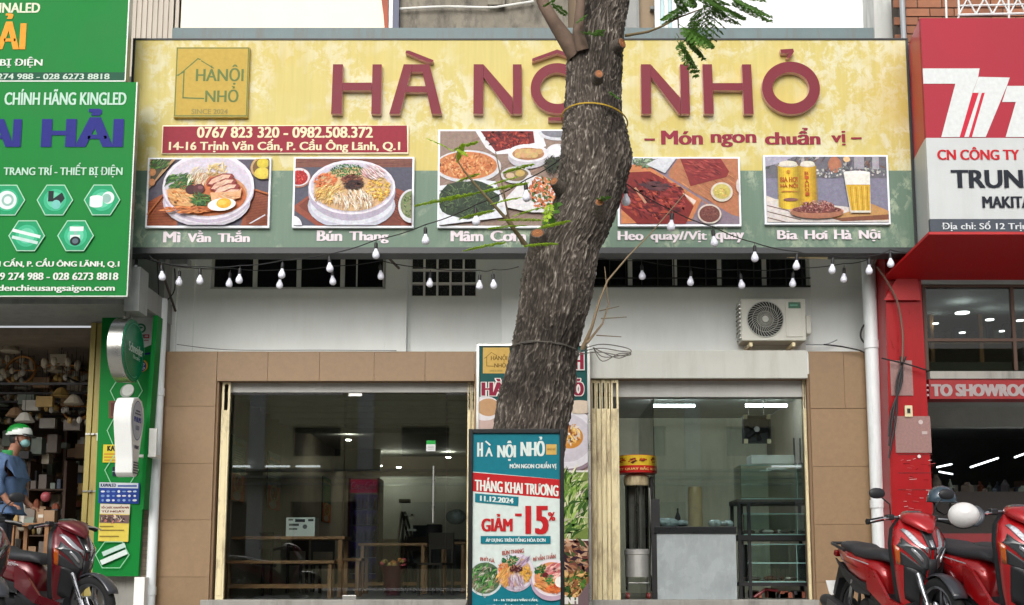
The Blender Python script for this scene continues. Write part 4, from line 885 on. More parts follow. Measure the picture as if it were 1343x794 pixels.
b_ = MB(); pbox(b_, 1190, 536, 1194, 542, YR - .038, YR - .0305); obj('switch_rocker', b_, m_black, sw)
for v in (596, 620, 642): b_ = MB(); pbox(b_, 1178, v, 1223, v + .8, YR - .004, YR - .0005); obj('panel_seam', b_, M('dark seam', (90, 10, 14), .7), T)
c = pic(YR - .003, 620); random.seed(31)
for k in range(26): u, v = random.uniform(1182, 1219), random.choice([602, 612, 628, 646, 655, 668]) + random.uniform(-4, 4); c.line([(u, v), (u + random.uniform(2, 9), v + random.uniform(-1.2, 1.2))], random.uniform(.3, .9), random.choice([(206, 150, 150), (190, 90, 92), (222, 190, 188), (120, 20, 24)]))
for k in range(12): u, v = random.uniform(1170, 1205), random.uniform(345, 470); c.line([(u, v), (u + random.uniform(-2, 4), v + random.uniform(2, 10))], .4, (130, 16, 20))
c.oval(1206, 599, 2.2, 2.2, (220, 216, 210)); c.rect(1211, 566, 1218, 570, (196, 180, 176)); c.oval(1210, 554, 3, 3, (206, 190, 186)); c.done('scuff_marks', T, kind='stuff')
# openings and inside
mb = MB(); mb.box(xo + .09, XRR, YR + .02, YR + .3, ZZ(523, YR), ZZ(497, YR)); bnr = obj('header_banner', mb, M('dull red banner', (140, 20, 26), .45), T)
mb = MB(); mb.box(xo + .1, XRR, YR, YR + .32, ZZ(496.8, YR), ZZ(487, YR)); obj('ledge', mb, m_conc, T)
c = pic(YR + .016, 512); c.text('E TO SHOWROOM', 1208, 504, 1366, 520, (170, 158, 158), fat=.09, fatv=.03); c.done('lettering', bnr)
mb = MB(); mb.box(xo - .1, XRR, YR + .1, YR + 6, ZZ(370, YR), ZZ(366, YR) + .05); mb.box(xo - .1, XRR, YR + .33, YR + 6, ZZ(500, YR), ZZ(500, YR) + .12); obj('floor_slab', mb, M('pale ceiling paint', (176, 184, 182), .7), T)
mb = MB(); mb.box(xo - .14, XRR, YR + 6, YR + 6.1, ZG, 4.2); mb.box(xo - .14, xo - .04, YR + .5, YR + 6, ZG, 4.2); mb.box(XRR, XRR + .1, YR, YR + 6, ZG, 4.2); obj('room_wall', mb, M('dim tool shop wall', (110, 112, 110), .8, var=.2), T)
mb = MB(); mb.box(xo - .1, XRR, YR + .35, YR + 6, ZG - .1, 0.05); obj('floor', mb, m_floor, T)
mb = MB(); mb.box(xo + .02, XRR, YR + 2.2, YR + 2.4, ZZ(560, YR + 2.2), ZZ(532, YR + 2.2)); obj('inner_beam', mb, M('pale grey beam', (176, 180, 176), .7), T)
# upper showroom window
uy = YR + .12
for a in ((1212, 372, 1343 + 150, 377), (1212, 444, 1500, 448)): b_ = MB(); pbox(b_, *a, uy, uy + .06); obj('window_rail', b_, M('dark brown frame', (74, 50, 36), .5), T)
for u in (1214, 1330, 1450): b_ = MB(); b_.box(XX(u, 430, uy) - .02, XX(u, 430, uy) + .02, uy + .001, uy + .058, ZZ(486, uy), ZZ(372, uy)); obj('mullion', b_, MATS['dark brown frame'], T)
for u0, u1 in ((1215, 1330), (1331, 1450)): b_ = MB(); pbox(b_, u0, 375, u1, 487, uy + .02, uy + .028, vm=430); obj('pane', b_, glass('dark shop pane', (.5, .52, .5), .7), T)
b_ = MB(); b_.box(xo + .1, XRR, uy + .1, uy + .12, ZZ(487, uy), ZZ(473, uy)); obj('frosted_strip', b_, M('frosted green glass', (86, 96, 84), .5), T)
# shelves with tools upstairs
sh = thing('tool_shelf', 'wooden shelves full of dark tools behind the upper window of the tool shop', 'shelf', (XX(1280, 430, 15.2), 15.2, ZZ(470, 15.2)))
b_ = MB()
for v in (402, 448): b_ = MB(); b_.box(XX(1212, 430, 15), XRR - .3, 15.2, 15.6, ZZ(v, 15.2) - .03, ZZ(v, 15.2)); obj('shelf_board', b_, m_wood, sh)
for u in (1218, 1282, 1340): b_ = MB(); b_.box(XX(u, 430, 15.2), XX(u, 430, 15.2) + .05, 15.15, 15.19, ZZ(486, 15.2), ZZ(372, 15.2)); obj('shelf_post', b_, m_wood, sh)
gi = MB(); random.seed(5)
for v in (402, 448):
    x = XX(1214, 430, 15.2)
    while x < XRR - .5:
        w_ = random.uniform(.08, .22); h = random.uniform(.12, .3); gi.ell((x + w_ / 2, 15.35, ZZ(v, 15.2) + h / 2), (w_ / 2, .1, h / 2), 8, 5, random.choice([5, 5, 8, 4]), ex=.7); x += w_ * .9
obj('packed_tools', gi, mcl, sh, kind='stuff')
m_led = glow('white ceiling lamp', (.95, .98, 1), 9)
for k, (u, v, Y, r) in enumerate(((1262, 410, 14.4, .09), (1227, 424, 15.1, .04), (1298, 419, 14.8, .055), (1262, 436, 14.6, .04), (1338, 420, 14.8, .05), (1314, 434, 14.9, .035))):
    p = P(u, v, Y); b_ = MB(); b_.lathe([(.001, -.012), (r, -.012), (r, 0), (.001, 0)], Matrix.Translation(p), 16); obj('ceiling_lamp', b_, m_led, T, smooth=True)
for k, (a, b, Y) in enumerate((((1273, 613), (1309, 601), 15.5), ((1331, 600), (1350, 593), 15.3), ((1229, 613), (1248, 609), 17), ((1232, 619), (1249, 622), 17.3))):
    b_ = MB(); b_.tube([P(*a, Y), P(*b, Y + .5)], .012, 8); obj('tube_light', b_, glow('white tube', (.9, .97, 1), 3), T)
# shelves of goods below
random.seed(8)
for lb, u0, u1, Y in (('crowded metal shelf deep in the tool shop at the left', 1226, 1276, 17.4), ('crowded metal shelf deep in the tool shop near the ceiling tubes', 1282, 1343, 16.8)):
    x0_, x1_ = XX(u0, 680, Y), XX(u1, 680, Y) + (1.2 if u1 > 1300 else 0); sh = thing('stock_shelf', lb, 'shelf', ((x0_ + x1_) / 2, Y, .05)); gi = MB()
    for x in (x0_, (x0_ + x1_) / 2, x1_): b_ = MB(); b_.box(x - .02, x + .02, Y, Y + .4, .05, 1.6); obj('shelf_post', b_, m_conc, sh)
    for z in (.5, .82, 1.14, 1.46):
        b_ = MB(); b_.box(x0_ - .03, x1_ + .03, Y - .01, Y + .41, z - .025, z); obj('shelf_board', b_, m_conc, sh); x = x0_ + .03
        while x < x1_ - .06:
            w_ = random.uniform(.04, .15); h = random.uniform(.08, .26); c_ = random.choice([5, 5, 8, 1, 3, 4, 7, 6])
            if random.random() < .65: gi.box(x, x + w_, Y - .0, Y + .3, z + .001, z + h, c_)
            else: gi.lathe([(w_ * .4, 0), (w_ * .42, h * .6), (w_ * .15, h * .8), (w_ * .15, h)], Matrix.Translation((x + w_ / 2, Y + .1, z + .001)), 8, c_)
            x += w_ + random.uniform(.004, .03)
    obj('packed_goods', gi, mcl, sh, kind='stuff')
gi = MB(); x = XX(1226, 645, 15.6)
while x < XRR - 1: w_ = random.uniform(.05, .2); h = random.uniform(.05, .25); gi.lathe([(w_ * .45, 0), (w_ * .45, h * .6), (w_ * .2, h * .85), (w_ * .2, h)], Matrix.Translation((x + w_ / 2, 15.75, ZZ(645, 15.6) + .001)), 4 if random.random() < .6 else 10, random.choice([5, 5, 8, 1, 3, 4])); x += w_ + random.uniform(.01, .15)
single('counter_goods', gi, mcl, 'dark tools and bottles standing along the tool shop counter', 'goods', kind='stuff')
b_ = MB(); b_.box(XX(1224, 700, 15.6), XRR, 15.6, 16.2, .05, ZZ(645, 15.6)); single('shop_counter', b_, M('dark counter', (48, 42, 40), .5), 'dark counter inside the tool shop behind the red scooters', 'counter')
b_ = MB(); b_.box(XX(1228, 700, 14.6), XX(1343, 700, 14.6) + 1, 14.6, 14.7, .3, ZZ(700, 14.6)); single('red_cabinet', b_, M('dull red cabinet', (120, 30, 34), .5), 'dull red low cabinet front behind the helmets', 'cabinet')
# projecting sign box
Yn = 12.3
TS = thing('tool_shop_sign', 'red and white tool shop sign box with white TT-like stripe emblem', 'sign', (XX(1260, 305, Yn), Yn, ZZ(305, Yn)))
xs0, xs1 = XX(1219, 300, Yn) * 1., XRR
def q4(a, b, c_, d, m, nm, th=.02):
    b_ = MB(); pts = [Vector(k) for k in (a, b, c_, d)]; nrm = (pts[1] - pts[0]).cross(pts[2] - pts[0]).normalized() * th; b_.hexa([*[p for p in pts], *[p + nrm for p in pts]]); return obj(nm, b_, m, TS)
xf = XX(1213.5, 160, Yn); Yk = YR - .15; xk = XX(1186, 60, Yk); 
zt0, zm, zb = ZZ(24, Yn), ZZ(181, Yn), ZZ(304, Yn)
m_wsg = M('off white sign face', (184, 188, 188), .45, var=.05, dirt=.3, dcol=(.35, .36, .34), dscale=(1, 1, .1))
m_rsg = M('rose red sign face', (156, 38, 54), .5, spec=.25, var=.05, vs=1, bump=.01)
b_ = MB(); b_.box(xf, xs1, Yn, Yn + .05, zm, zt0); obj('red_face', b_, m_rsg, TS)
b_ = MB(); b_.box(xf, xs1, Yn, Yn + .05, zb + .145, zm - .001); obj('white_face', b_, m_wsg, TS)
b_ = MB(); b_.box(xf, xs1, Yn, Yn + .05, zb, zb + .144); obj('address_strip', b_, M('charcoal strip', (52, 60, 72), .4), TS)
def side(z0_, z1_, m): b_ = MB(); b_.prism([(0, 0), (1, 0), (1, 1), (0, 1)], 0, 1); b_.v = [(xf - .001 - (xf - xk) * a[1], Yn + .0505 + (Yk - Yn) * a[1], z0_ + (z1_ - z0_) * a[2]) if a[0] == 0 else (xf - .001 - (xf - xk) * a[1] + .04, Yn + .0505 + (Yk - Yn) * a[1], z0_ + (z1_ - z0_) * a[2]) for a in b_.v]; return b_
obj('red_side', side(zm, zt0, m_rsg), M('deep red side', (176, 24, 34), .4), TS); obj('white_side', side(zb, zm - .001, m_wsg), m_wsg, TS)
b_ = MB(); b_.box(xk, xs1, Yn + .3, Yk, zt0 - .05, zt0 - .0); obj('sign_top', b_, m_rsg, TS)
# sloping red underside
b_ = MB(); za_, zb_ = zb - .002, ZZ(368, YR); xk2 = XX(1158, 370, YR - .02)
b_.hexa([(xk2, YR - .02, zb_), (xs1, YR - .02, zb_), (xs1, YR - .02, zb_ + .03), (xk2, YR - .02, zb_ + .03), (xf - .02, Yn, za_ - .03), (xs1, Yn, za_ - .03), (xs1, Yn, za_), (xf - .02, Yn, za_)]); obj('sloping_underside', b_, M('deep red underside', (170, 16, 22), .4), TS)
b_ = MB(); b_.prism([(XX(1158, 365, YR - .05), ZZ(395, YR)), (XX(1200, 365, YR - .05), ZZ(330, YR)), (XX(1206, 365, YR - .05), ZZ(395, YR))], YR - .05, YR - .03); obj('corner_flashing', b_, MATS['deep red underside'], TS)
c = pic(Yn - .004, 130); WW = (222, 226, 226)
c.poly([(1212, 90), (1287, 90), (1284, 103), (1250, 180), (1232, 180), (1254, 110), (1212, 110)], WW)
c.poly([(1285, 101), (1326, 102), (1321, 114), (1290, 180), (1272, 180), (1292, 122), (1276, 122)], WW); c.poly([(1276, 122), (1292, 122), (1272, 180), (1256, 180)], (204, 44, 66)); c.poly([(1250, 180), (1256, 180), (1280, 110), (1276, 110)], WW)
c.poly([(1322, 113), (1392, 113), (1360, 180), (1316, 180), (1332, 134), (1314, 134)], WW); c.poly([(1262, 180), (1268, 180), (1288, 122), (1284, 122)], WW)
c.vr = 203; c.text('CN CÔNG TY', 1229, 193, 1337, 210, (200, 36, 46), fat=.05); c.text('TNHH', 1343, 195, 1395, 210, (200, 36, 46), fat=.05)
c.vr = 234; c.text('TRUNG', 1247, 223, 1368, 247, (38, 42, 52), fat=.06, fatv=.01); c.vr = 266; c.text('MAKITA', 1288, 258, 1353, 273, (38, 42, 52), fat=.06)
c.vr = 298; c.text('Địa chỉ: Số 12 Trịnh Văn Cấn', 1235, 290.5, 1412, 303.5, (222, 226, 230), fat=.035); c.done('sign_print', TS)

# ================================================================== pipes and boxes on the walls
def pipe(pts, r, label, mat=None, rings=()):
    t = thing('drain_pipe', label, 'pipe', tuple(pts[-1])); b_ = MB(); b_.tube(pts, r, 16); obj('pipe_run', b_, mat or m_pipe, t, smooth=True)
    for p in rings: b_ = MB(); b_.tube([Vector(p) - Vector((0, 0, .05)), Vector(p) + Vector((0, 0, .05))], r * 1.14, 16); obj('pipe_collar', b_, mat or m_pipe, t, smooth=True, bevel=.003)
    return t
xp = XX(205, 600, Y0 - .1); pipe([(xp, Y0 - .1, ZZ(395, Y0)), (xp, Y0 - .1, ZG)], .058, 'white drain pipe between the green product board and the brown tiled wall', rings=[(xp, Y0 - .1, ZZ(775, Y0)), (xp, Y0 - .1, ZZ(516, Y0))])
xp = XX(1149, 600, Y0 - .12); pipe([(xp, Y0 - .12, ZZ(338, Y0)), (xp, Y0 - .12, ZG)], .085, 'thick white drain pipe between the tiled front and the red pillar', rings=[(xp, Y0 - .12, ZZ(662, Y0)), (xp, Y0 - .12, ZZ(455, Y0))])
xp = XX(1162, 660, Y0 - .05); pipe([(xp, Y0 - .05, ZZ(480, Y0)), (xp + .03, Y0 - .05, ZG)], .03, 'thin grey conduit right beside the thick white drain pipe', M('grey conduit', (150, 156, 160), .4))
mb = MB(); mb.box(XX(1156.5, 600, Y0) + .005, XX(1160, 600, Y0) + .1, Y0 + .02, Y0 + .6, ZG, ZZ(300, Y0)); single('party_wall', mb, m_conc, 'narrow strip of dirty grey party wall behind the thick drain pipe', 'wall')
b_ = MB(); b_.box(XX(176, 760, Y0 - .3), XX(190, 760, Y0 - .3), Y0 - .3, Y0 - .08, ZG, ZZ(757, Y0)); single('meter_box', b_, m_white, 'low white box on the ground under the green product board', 'box', bevel=.006)
def wire(pts, r, label, mat=None, name='wall_cable', cat='cable', group=None):
    P_ = [Vector(p) for p in pts]; out = []
    for i in range(len(P_) - 1):
        a, b, c_, d = P_[max(i - 1, 0)], P_[i], P_[i + 1], P_[min(i + 2, len(P_) - 1)]
        for k in range(5):
            t = k / 5; out.append(.5 * ((2 * b) + (-a + c_) * t + (2 * a - 5 * b + 4 * c_ - d) * t * t + (-a + 3 * b - 3 * c_ + d) * t ** 3))
    out.append(P_[-1]); b_ = MB(); b_.tube(out, r, 6); return single(name, b_, mat or m_cable, label, cat, group, smooth=True)
wc = lambda pts, Y: [P(u, v, Y) for u, v in pts]
wire(wc([(1150, 350), (1165, 372), (1178, 400), (1184, 440), (1183, 475)], YR - .1), .012, 'brown cable looping over the top of the red pillar', M('brown cable', (110, 84, 72), .6))
for dx in (-3, 0, 4): wire(wc([(1184 + dx, 468), (1180 - dx, 500), (1172 + dx, 540), (1166, 585 + dx * 4)], YR - .07), .012, ['bundled black cable hanging against the granite panel, leftmost strand', 'bundled black cable hanging against the granite panel, middle strand', 'bundled black cable hanging against the granite panel, rightmost strand'][(dx > -3) + (dx > 0)])
wire(wc([(1080, 452), (1110, 456), (1138, 466), (1152, 500), (1158, 560)], Y0 - .08), .009, 'dark cable running over the ledge right of the air conditioner')
wire(wc([(1057, 452), (1082, 452), (1098, 446)], YU - .1), .008, 'thin pipe from the air conditioner to a hole in the wall', M('grey conduit', (150, 156, 160), .4))
wire(wc([(1140, 420), (1131, 430), (1129, 443), (1138, 456), (1142, 470)], Y0 - .12), .012, 'black cable loop left of the thick white drain pipe')
wire(wc([(1138, 325), (1137, 380), (1136, 440)], YU - .12), .006, 'thin dark cable running down beside the thick drain pipe')
wire(wc([(228, 340), (229, 380), (214, 405), (214, 460)], Y0 - .1), .008, 'thin dark cable coming down beside the left drain pipe')
wire(wc([(206, 340), (208, 380), (207, 430)], Y0 - .25), .007, 'dark cable hanging from the left end of the yellow sign')
wire(wc([(232, 452), (300, 459), (420, 459.5), (520, 460)], Y0 - .02), .004, 'thin dark cable lying along the tiled ledge at the left')
wire(wc([(1156, 470), (1190, 478), (1216, 486)], YR - .1), .009, 'dark cable crossing from the drain pipe to the red pillar')

# ================================================================== air conditioner
YA = Y0 + .06
A = thing('air_conditioner', 'white outdoor air conditioner unit on the ledge above the kitchen opening', 'air conditioner', (XX(1014, 448, YA), YA, ZZ(449, YA)))
b_ = MB(); pbox(b_, 972, 392, 1057, 447, YA, YA + .3, vm=420); obj('casing', b_, M('ivory casing', (206, 206, 196), .45, var=.04, dirt=.3, dcol=(.3, .28, .2)), A, bevel=.012)
ax, az = XX(1003.5, 419, YA), ZZ(419, YA); 
b_ = MB(); b_.lathe([(.225, -.002), (.225, -.012), (.001, -.012)][::-1], Matrix.Translation((ax, YA, az)) @ Matrix.Rotation(PI / 2, 4, 'X'), 40)
b_ = MB(); b_.lathe([(.001, .004), (.228, .004), (.228, -.002)], Matrix.Translation((ax, YA, az)) @ Matrix.Rotation(PI / 2, 4, 'X'), 40); gri = obj('fan_opening', b_, M('dark fan recess', (40, 42, 42), .8), A)
for k in range(34):
    b_ = MB(); pts = []
    for i in range(7): r = .05 + .175 * i / 6; q = 2 * PI * k / 34 + i * .11; pts.append((ax + r * math.cos(q), YA - .014, az + r * math.sin(q)))
    b_.tube(pts, .0035, 4); obj('grille_blade', b_, M('grille grey', (176, 178, 170), .4), gri)
for r in (.1, .16, .226): b_ = MB(); b_.tube([(ax + r * math.cos(q * PI / 20), YA - .013, az + r * math.sin(q * PI / 20)) for q in range(41)], .003 if r < .2 else .007, 5); obj('grille_ring', b_, MATS['grille grey'], gri)
b_ = MB(); b_.lathe([(.001, .028), (.04, .026), (.046, .012)], Matrix.Translation((ax, YA, az)) @ Matrix.Rotation(PI / 2, 4, 'X'), 20); obj('grille_hub', b_, MATS['grille grey'], gri, smooth=True)
b_ = MB(); pbox(b_, 1030.5, 395, 1053, 442, YA - .012, YA - .001); fp = obj('front_panel', b_, MATS['ivory casing'], A, bevel=.006)
b_ = MB(); pbox(b_, 1034, 396.5, 1050, 404.5, YA - .016, YA - .0125); bd = obj('badge', b_, M('green badge', (10, 92, 60), .3), A)
c = pic(YA - .0165, 400); c.rect(1036, 399.5, 1046, 401.5, (120, 190, 160)); c.done('badge_mark', bd)
b_ = MB(); 
for z in range(9): b_.box(XX(972, 420, YA) - .016, XX(972, 420, YA) - .001, YA + .02, YA + .28, ZZ(443 - z * 5.4, YA), ZZ(443 - z * 5.4, YA) + .012)
obj('side_fins', b_, m_steel, A, kind='stuff'); b_ = MB(); pbox(b_, 1057.3, 414, 1064, 438, YA + .05, YA + .25, vm=425); obj('valve_cover', b_, MATS['ivory casing'], A, bevel=.01)
for u in (984, 1040): b_ = MB(); b_.obox((XX(u, 452, YA), YA + .12, ZZ(453, YA)), (.04, .34, .05), (0, .0, .0)); obj('foot_bracket', b_, m_cream, A, bevel=.004)

# ================================================================== things above and behind the signs
Yb = 15.2
def block(u0, v0, u1, v1, Y, th, name, m, label, cat='wall', **k):
    b_ = MB(); pbox(b_, u0, v0, u1, v1, Y, Y + th); return single(name, b_, m, label, cat, **k)
shut = thing('corrugated_wall', 'beige corrugated metal wall behind the top left corner of the yellow sign', 'wall', tuple(P(195, 40, Yb)))
for k in range(11):
    b_ = MB(); x0_ = XX(160, 30, Yb) + k * .075; b_.box(x0_, x0_ + .05, Yb - .02, Yb + .05, ZZ(140, Yb), ZZ(-60, Yb)); b_.box(x0_ + .05, x0_ + .075, Yb, Yb + .05, ZZ(140, Yb), ZZ(-60, Yb)); obj('corrugation', b_, M('beige sheet metal', (176, 166, 152), .5, var=.06, dirt=.3, dcol=(.2, .16, .12)), shut)
block(224, -60, 509, 140, Yb, .3, 'background_wall', M('warm cream wall', (236, 226, 208), .75, var=.03), 'plain cream wall of a house behind the left part of the yellow sign')
b_ = MB(); b_.prism([(XX(u, v, Yb - .03), ZZ(v, Yb - .03)) for u, v in ((492, -60), (509, -60), (509, 70), (507, 70), (503, 20))], Yb - .03, Yb - .001); single('brick_edge', b_, M('brick red strip', (160, 84, 62), .7, var=.15), 'thin red brown wedge of wall beside the slate blue post', 'wall')
block(510, -60, 515, 100, Yb - .05, .2, 'white_corner_trim', m_white, 'narrow white trim strip left of the slate blue post', 'trim'); block(515.4, -60, 523, 100, Yb - .05, .2, 'blue_post', M('slate blue post', (74, 80, 104), .5), 'slate blue post between the cream wall and the grimy concrete wall', 'post')
m_grim = M('grimy concrete', (132, 126, 114), .9, var=.4, vs=2.2, bump=.6, bs=20, dirt=1., dcol=(.035, .033, .03), dscale=(.9, 1, .35))
block(523.5, -60, 745, 100, Yb + .1, .3, 'grimy_wall', m_grim, 'weathered black streaked concrete wall left of the tree top')
wire(wc([(523, 12), (580, 9), (640, 10), (661, 8), (700, 2)], Yb + .03), .016, 'pale thin pipe running across the grimy concrete wall', m_white, 'wall_pipe', 'pipe')
block(640, -60, 662, 6, Yb + .02, .08, 'wall_shutter', m_grim, 'rough concrete patch above the pale pipe on the grimy wall', 'wall patch')
block(745.5, -60, 866, 100, Yb + .6, .3, 'tan_wall', M('tan panel wall', (146, 128, 106), .8, var=.1), 'tan panelled wall right of the tree top')
wf = thing('tall_window', 'narrow grey window in the tan wall right of the tree top', 'window', tuple(P(828, 30, Yb + .5)))
b_ = MB(); pbox(b_, 819, -30, 838, 40, Yb + .5, Yb + .56); obj('window_frame', b_, M('grey frame', (120, 124, 124), .5), wf); b_ = MB(); pbox(b_, 822, -28, 835, 37, Yb + .49, Yb + .4985); obj('pane', b_, M('dull grey pane', (110, 112, 108), .2), wf)
block(853, 8, 866, 12, Yb + .5, .08, 'tan_sill', M('grey frame', (120, 124, 124), .5), 'small grey ledge on the tan wall', 'ledge')
wp = thing('white_shutter', 'white framed pale blue shutter panel left of the leafy twigs', 'shutter', tuple(P(872, 40, Yb + .3)))
for u0, u1, m in ((859, 866, m_white), (866.5, 871, M('pale blue shutter', (170, 196, 200), .5)), (871.5, 876, m_white), (876.5, 881, MATS['pale blue shutter'])):
    b_ = MB(); pbox(b_, u0, -60, u1, 100, Yb + .3, Yb + .38); obj('shutter_slat', b_, m, wp)
block(881.5, -60, 1146, 100, Yb + .3, .3, 'white_house_wall', M('bright white wall', (232, 234, 236), .7, var=.02), 'bright white house wall behind the leafy twigs')
wire(wc([(887, 0), (889, 20), (890, 42)], Yb + .25), .01, 'grey cable hanging on the bright white wall')
block(1146.5, -60, 1179, 100, Yb - .2, .5, 'stained_pier', M('stained grey pier', (196, 198, 194), .8, var=.06, dirt=.6, dcol=(.12, .12, .1)), 'pale stained concrete pier between the white house wall and the brick wall', 'pier')
xp = XX(1184, 20, 14.2); pipe([(xp, 14.2, ZZ(-60, 14.2)), (xp, 14.2, ZZ(70, 14.2))], .035, 'thin grey vertical pipe in front of the brown brick wall', M('grey conduit', (150, 156, 160), .4))
Yw = 14.4; bw = thing('brick_wall', 'brown brick wall above the red tool shop sign', 'wall', tuple(P(1270, 60, Yw)))
b_ = MB(); b_.box(XX(1179.5, 20, Yw), XX(1420, 20, Yw), Yw + .012, Yw + .3, ZZ(110, Yw), ZZ(-40, Yw)); obj('mortar', b_, M('dark mortar', (70, 60, 52), .9), bw)
bmsh = MB(); bmsh.box(-.155, .155, 0, .03, -.052, .052); bme = mesh('brick', bmsh, M('brown brick', (140, 92, 66), .75, var=.2, vs=8, rnd=.22, bump=.3)); z = ZZ(62, Yw); r_ = 0
while z < ZZ(-8, Yw):
    x = XX(1180, 20, Yw) + (.08 if r_ % 2 else .24)
    while x < XX(1400, 20, Yw): o = obj('brick', bme, None, bw); o.location = Vector((x, Yw - random.uniform(0, .006), z)) - Vector(OFF[bw]); x += .325
    z += .122; r_ += 1
tr = thing('steel_truss', 'white painted steel truss standing above the red tool shop sign', 'truss', tuple(P(1290, 40, 13.6)))
Yt = 13.6; m_tr = M('white truss paint', (206, 210, 210), .4)
def rod(a, b, r=.014): b_ = MB(); b_.tube([P(*a, Yt), P(*b, Yt)], r, 8); obj('truss_rod', b_, m_tr, tr, smooth=True)
rod((1256, 20), (1400, 17), .018); rod((1256, 8), (1400, 5)); rod((1240, -20), (1242, 46)); rod((1256, -20), (1258, 20)); rod((1322, -20), (1324, 48))
for k in range(6): rod((1258 + k * 22, 19), (1269 + k * 22, -2), .011); rod((1269 + k * 22, -2), (1280 + k * 22, 19), .011)
rod((1240, 44), (1258, 22), .011)
# ================================================================== menu banner on the pier
YM = 13.72
MBn = thing('menu_banner', 'tall menu banner with food pictures standing against the pier behind the tree trunk', 'banner', (XX(700, 748, YM), YM, ZZ(795, YM)))
b_ = MB(); pbox(b_, 625, 452, 774, 797, YM, YM + .03); obj('banner_panel', b_, M('white banner', (226, 226, 222), .5), MBn)
for a in ((624, 451, 627.5, 797), (771.5, 451, 775, 797), (627.6, 451, 771.4, 454)): b_ = MB(); pbox(b_, *a, YM - .02, YM + .035); obj('frame_bar', b_, m_steel, MBn, bevel=.003)
c = pic(YM - .004, 620, clip=(628, 454.5, 771, 797), sc=2.242, ox=600, oy=440); TEAL = (24, 82, 80)
c.rect(55, 30, 390, 200, TEAL); c.oval(190, 205, 140, 20, TEAL)
c.rect(73, 36, 153, 112, (206, 170, 90)); logo(c, 76, 40, 74, (110, 84, 36), 1.3)
c.rect(57, 200, 390, 400, (196, 170, 160)); c.oval(80, 215, 46, 36, (226, 222, 224)); c.oval(90, 212, 34, 26, (190, 150, 110)); c.strokes(70, 220, 330, 160, 70, 50, 10, [(214, 190, 176), (180, 150, 140), (206, 176, 160)], spread=.6)
for x0_, x1_, t in ((69, 140, 'HÀ'), (150, 320, 'NỘI NH'), (340, 373, 'Ỏ'),): c.text(t, x0_ - 2, 126, x1_ + 2, 180, (230, 226, 220), fat=.15, fatv=.03); c.text(t, x0_, 128, x1_, 178, (140, 30, 60), fat=.08)
c.text('H', 341, 49, 376, 104, (220, 226, 220), fat=.16, fatv=.03); c.text('H', 344, 52, 373, 101, (150, 30, 60), fat=.1)
c.oval(330, 310, 95, 92, (150, 130, 140)); c.oval(325, 305, 92, 88, (228, 224, 230)); c.oval(322, 303, 74, 70, (206, 200, 208)); c.oval(330, 300, 40, 34, (206, 140, 60)); c.strokes(40, 330, 290, 34, 26, 30, 10, [(220, 150, 70), (240, 200, 120), (236, 220, 200), (150, 90, 50)]); c.oval(360, 212, 46, 20, (214, 196, 176))
c.rect(57, 398, 390, 403, (230, 226, 220)); c.rect(57, 403, 390, 600, (120, 140, 70)); c.strokes(170, 320, 500, 80, 95, 80, 12, [(90, 130, 50), (150, 180, 90), (60, 96, 40), (190, 200, 140), (214, 210, 180), (110, 150, 60)], ang=-.9, spread=1.4, curve=.3)
c.rect(57, 600, 390, 604, (226, 222, 216)); c.rect(57, 604, 390, 698, (92, 60, 60)); c.strokes(90, 340, 650, 60, 44, 50, 14, [(60, 36, 50), (120, 70, 60), (160, 110, 80), (70, 90, 50), (200, 160, 130)], ang=.5, spread=1.6)
c.rect(57, 697, 390, 800, (110, 110, 60)); c.strokes(110, 345, 740, 55, 46, 40, 14, [(80, 120, 50), (200, 150, 90), (220, 180, 120), (60, 90, 44), (150, 96, 60)], spread=3); c.poly([(330, 800), (390, 715), (390, 800)], (120, 100, 104)); c.text('ÌNH', 312, 764, 352, 790, (236, 232, 226), fat=.1)
c.done('banner_print', MBn)

# ================================================================== promotion stand in front of the tree
YP = 9.2
PS = thing('promotion_stand', 'black framed teal and white promotion board with -15% offer standing in front of the tree', 'poster stand', (XX(677, 748, YP), YP, ZG))
zP1 = ZZ(563, YP); xq0, xq1 = XX(614, 680, YP), XX(740, 680, YP)
for nm, a in (('frame_bar', (xq0, xq0 + .036, .06, zP1)), ('frame_bar', (xq1 - .036, xq1, .06, zP1)), ('frame_bar', (xq0 + .0365, xq1 - .0365, zP1 - .036, zP1)), ('frame_bar', (xq0 + .0365, xq1 - .0365, -.02, .06))):
    b_ = MB(); b_.box(a[0], a[1], YP - .02, YP + .02, a[2], a[3]); obj(nm, b_, M('black aluminium', (28, 30, 32), .35, .3), PS, bevel=.004)
b_ = MB(); b_.box(xq0 + .03, xq1 - .03, YP + .0, YP + .012, .03, zP1 - .03); obj('backing_board', b_, M('white board', (222, 226, 224), .4), PS)
for x in (xq0 + .05, xq1 - .05):
    b_ = MB(); b_.tube([(x, YP + .03, zP1 - .4), (x, YP + .45, ZG + .01)], .012, 8); obj('rear_leg', b_, M('black aluminium', (28, 30, 32)), PS)
    b_ = MB(); b_.box(x - .015, x + .015, YP - .015, YP + .015, ZG, -.021); obj('foot', b_, M('black aluminium', (28, 30, 32)), PS)
c = pic(YP - .001, 677, clip=(619.8, 568.5, 734.6, 830), sc=3.393, ox=610, oy=560); c.STEP = .00022
TL, RD, OFFW = (20, 122, 138), (196, 36, 40), (222, 234, 228)
c.rect(20, 10, 440, 900, OFFW); c.poly([(20, 10), (440, 10), (440, 236), (20, 198)], TL); c.poly([(20, 202), (440, 236), (440, 322), (20, 286)], RD)
c.text('H', 52, 70, 78, 133, OFFW, fat=.1); c.poly([(88, 132), (103, 92), (108, 92), (122, 132), (114, 132), (110, 118), (100, 118), (96, 132)], OFFW); c.line([(92, 66), (108, 80)], 7, OFFW)
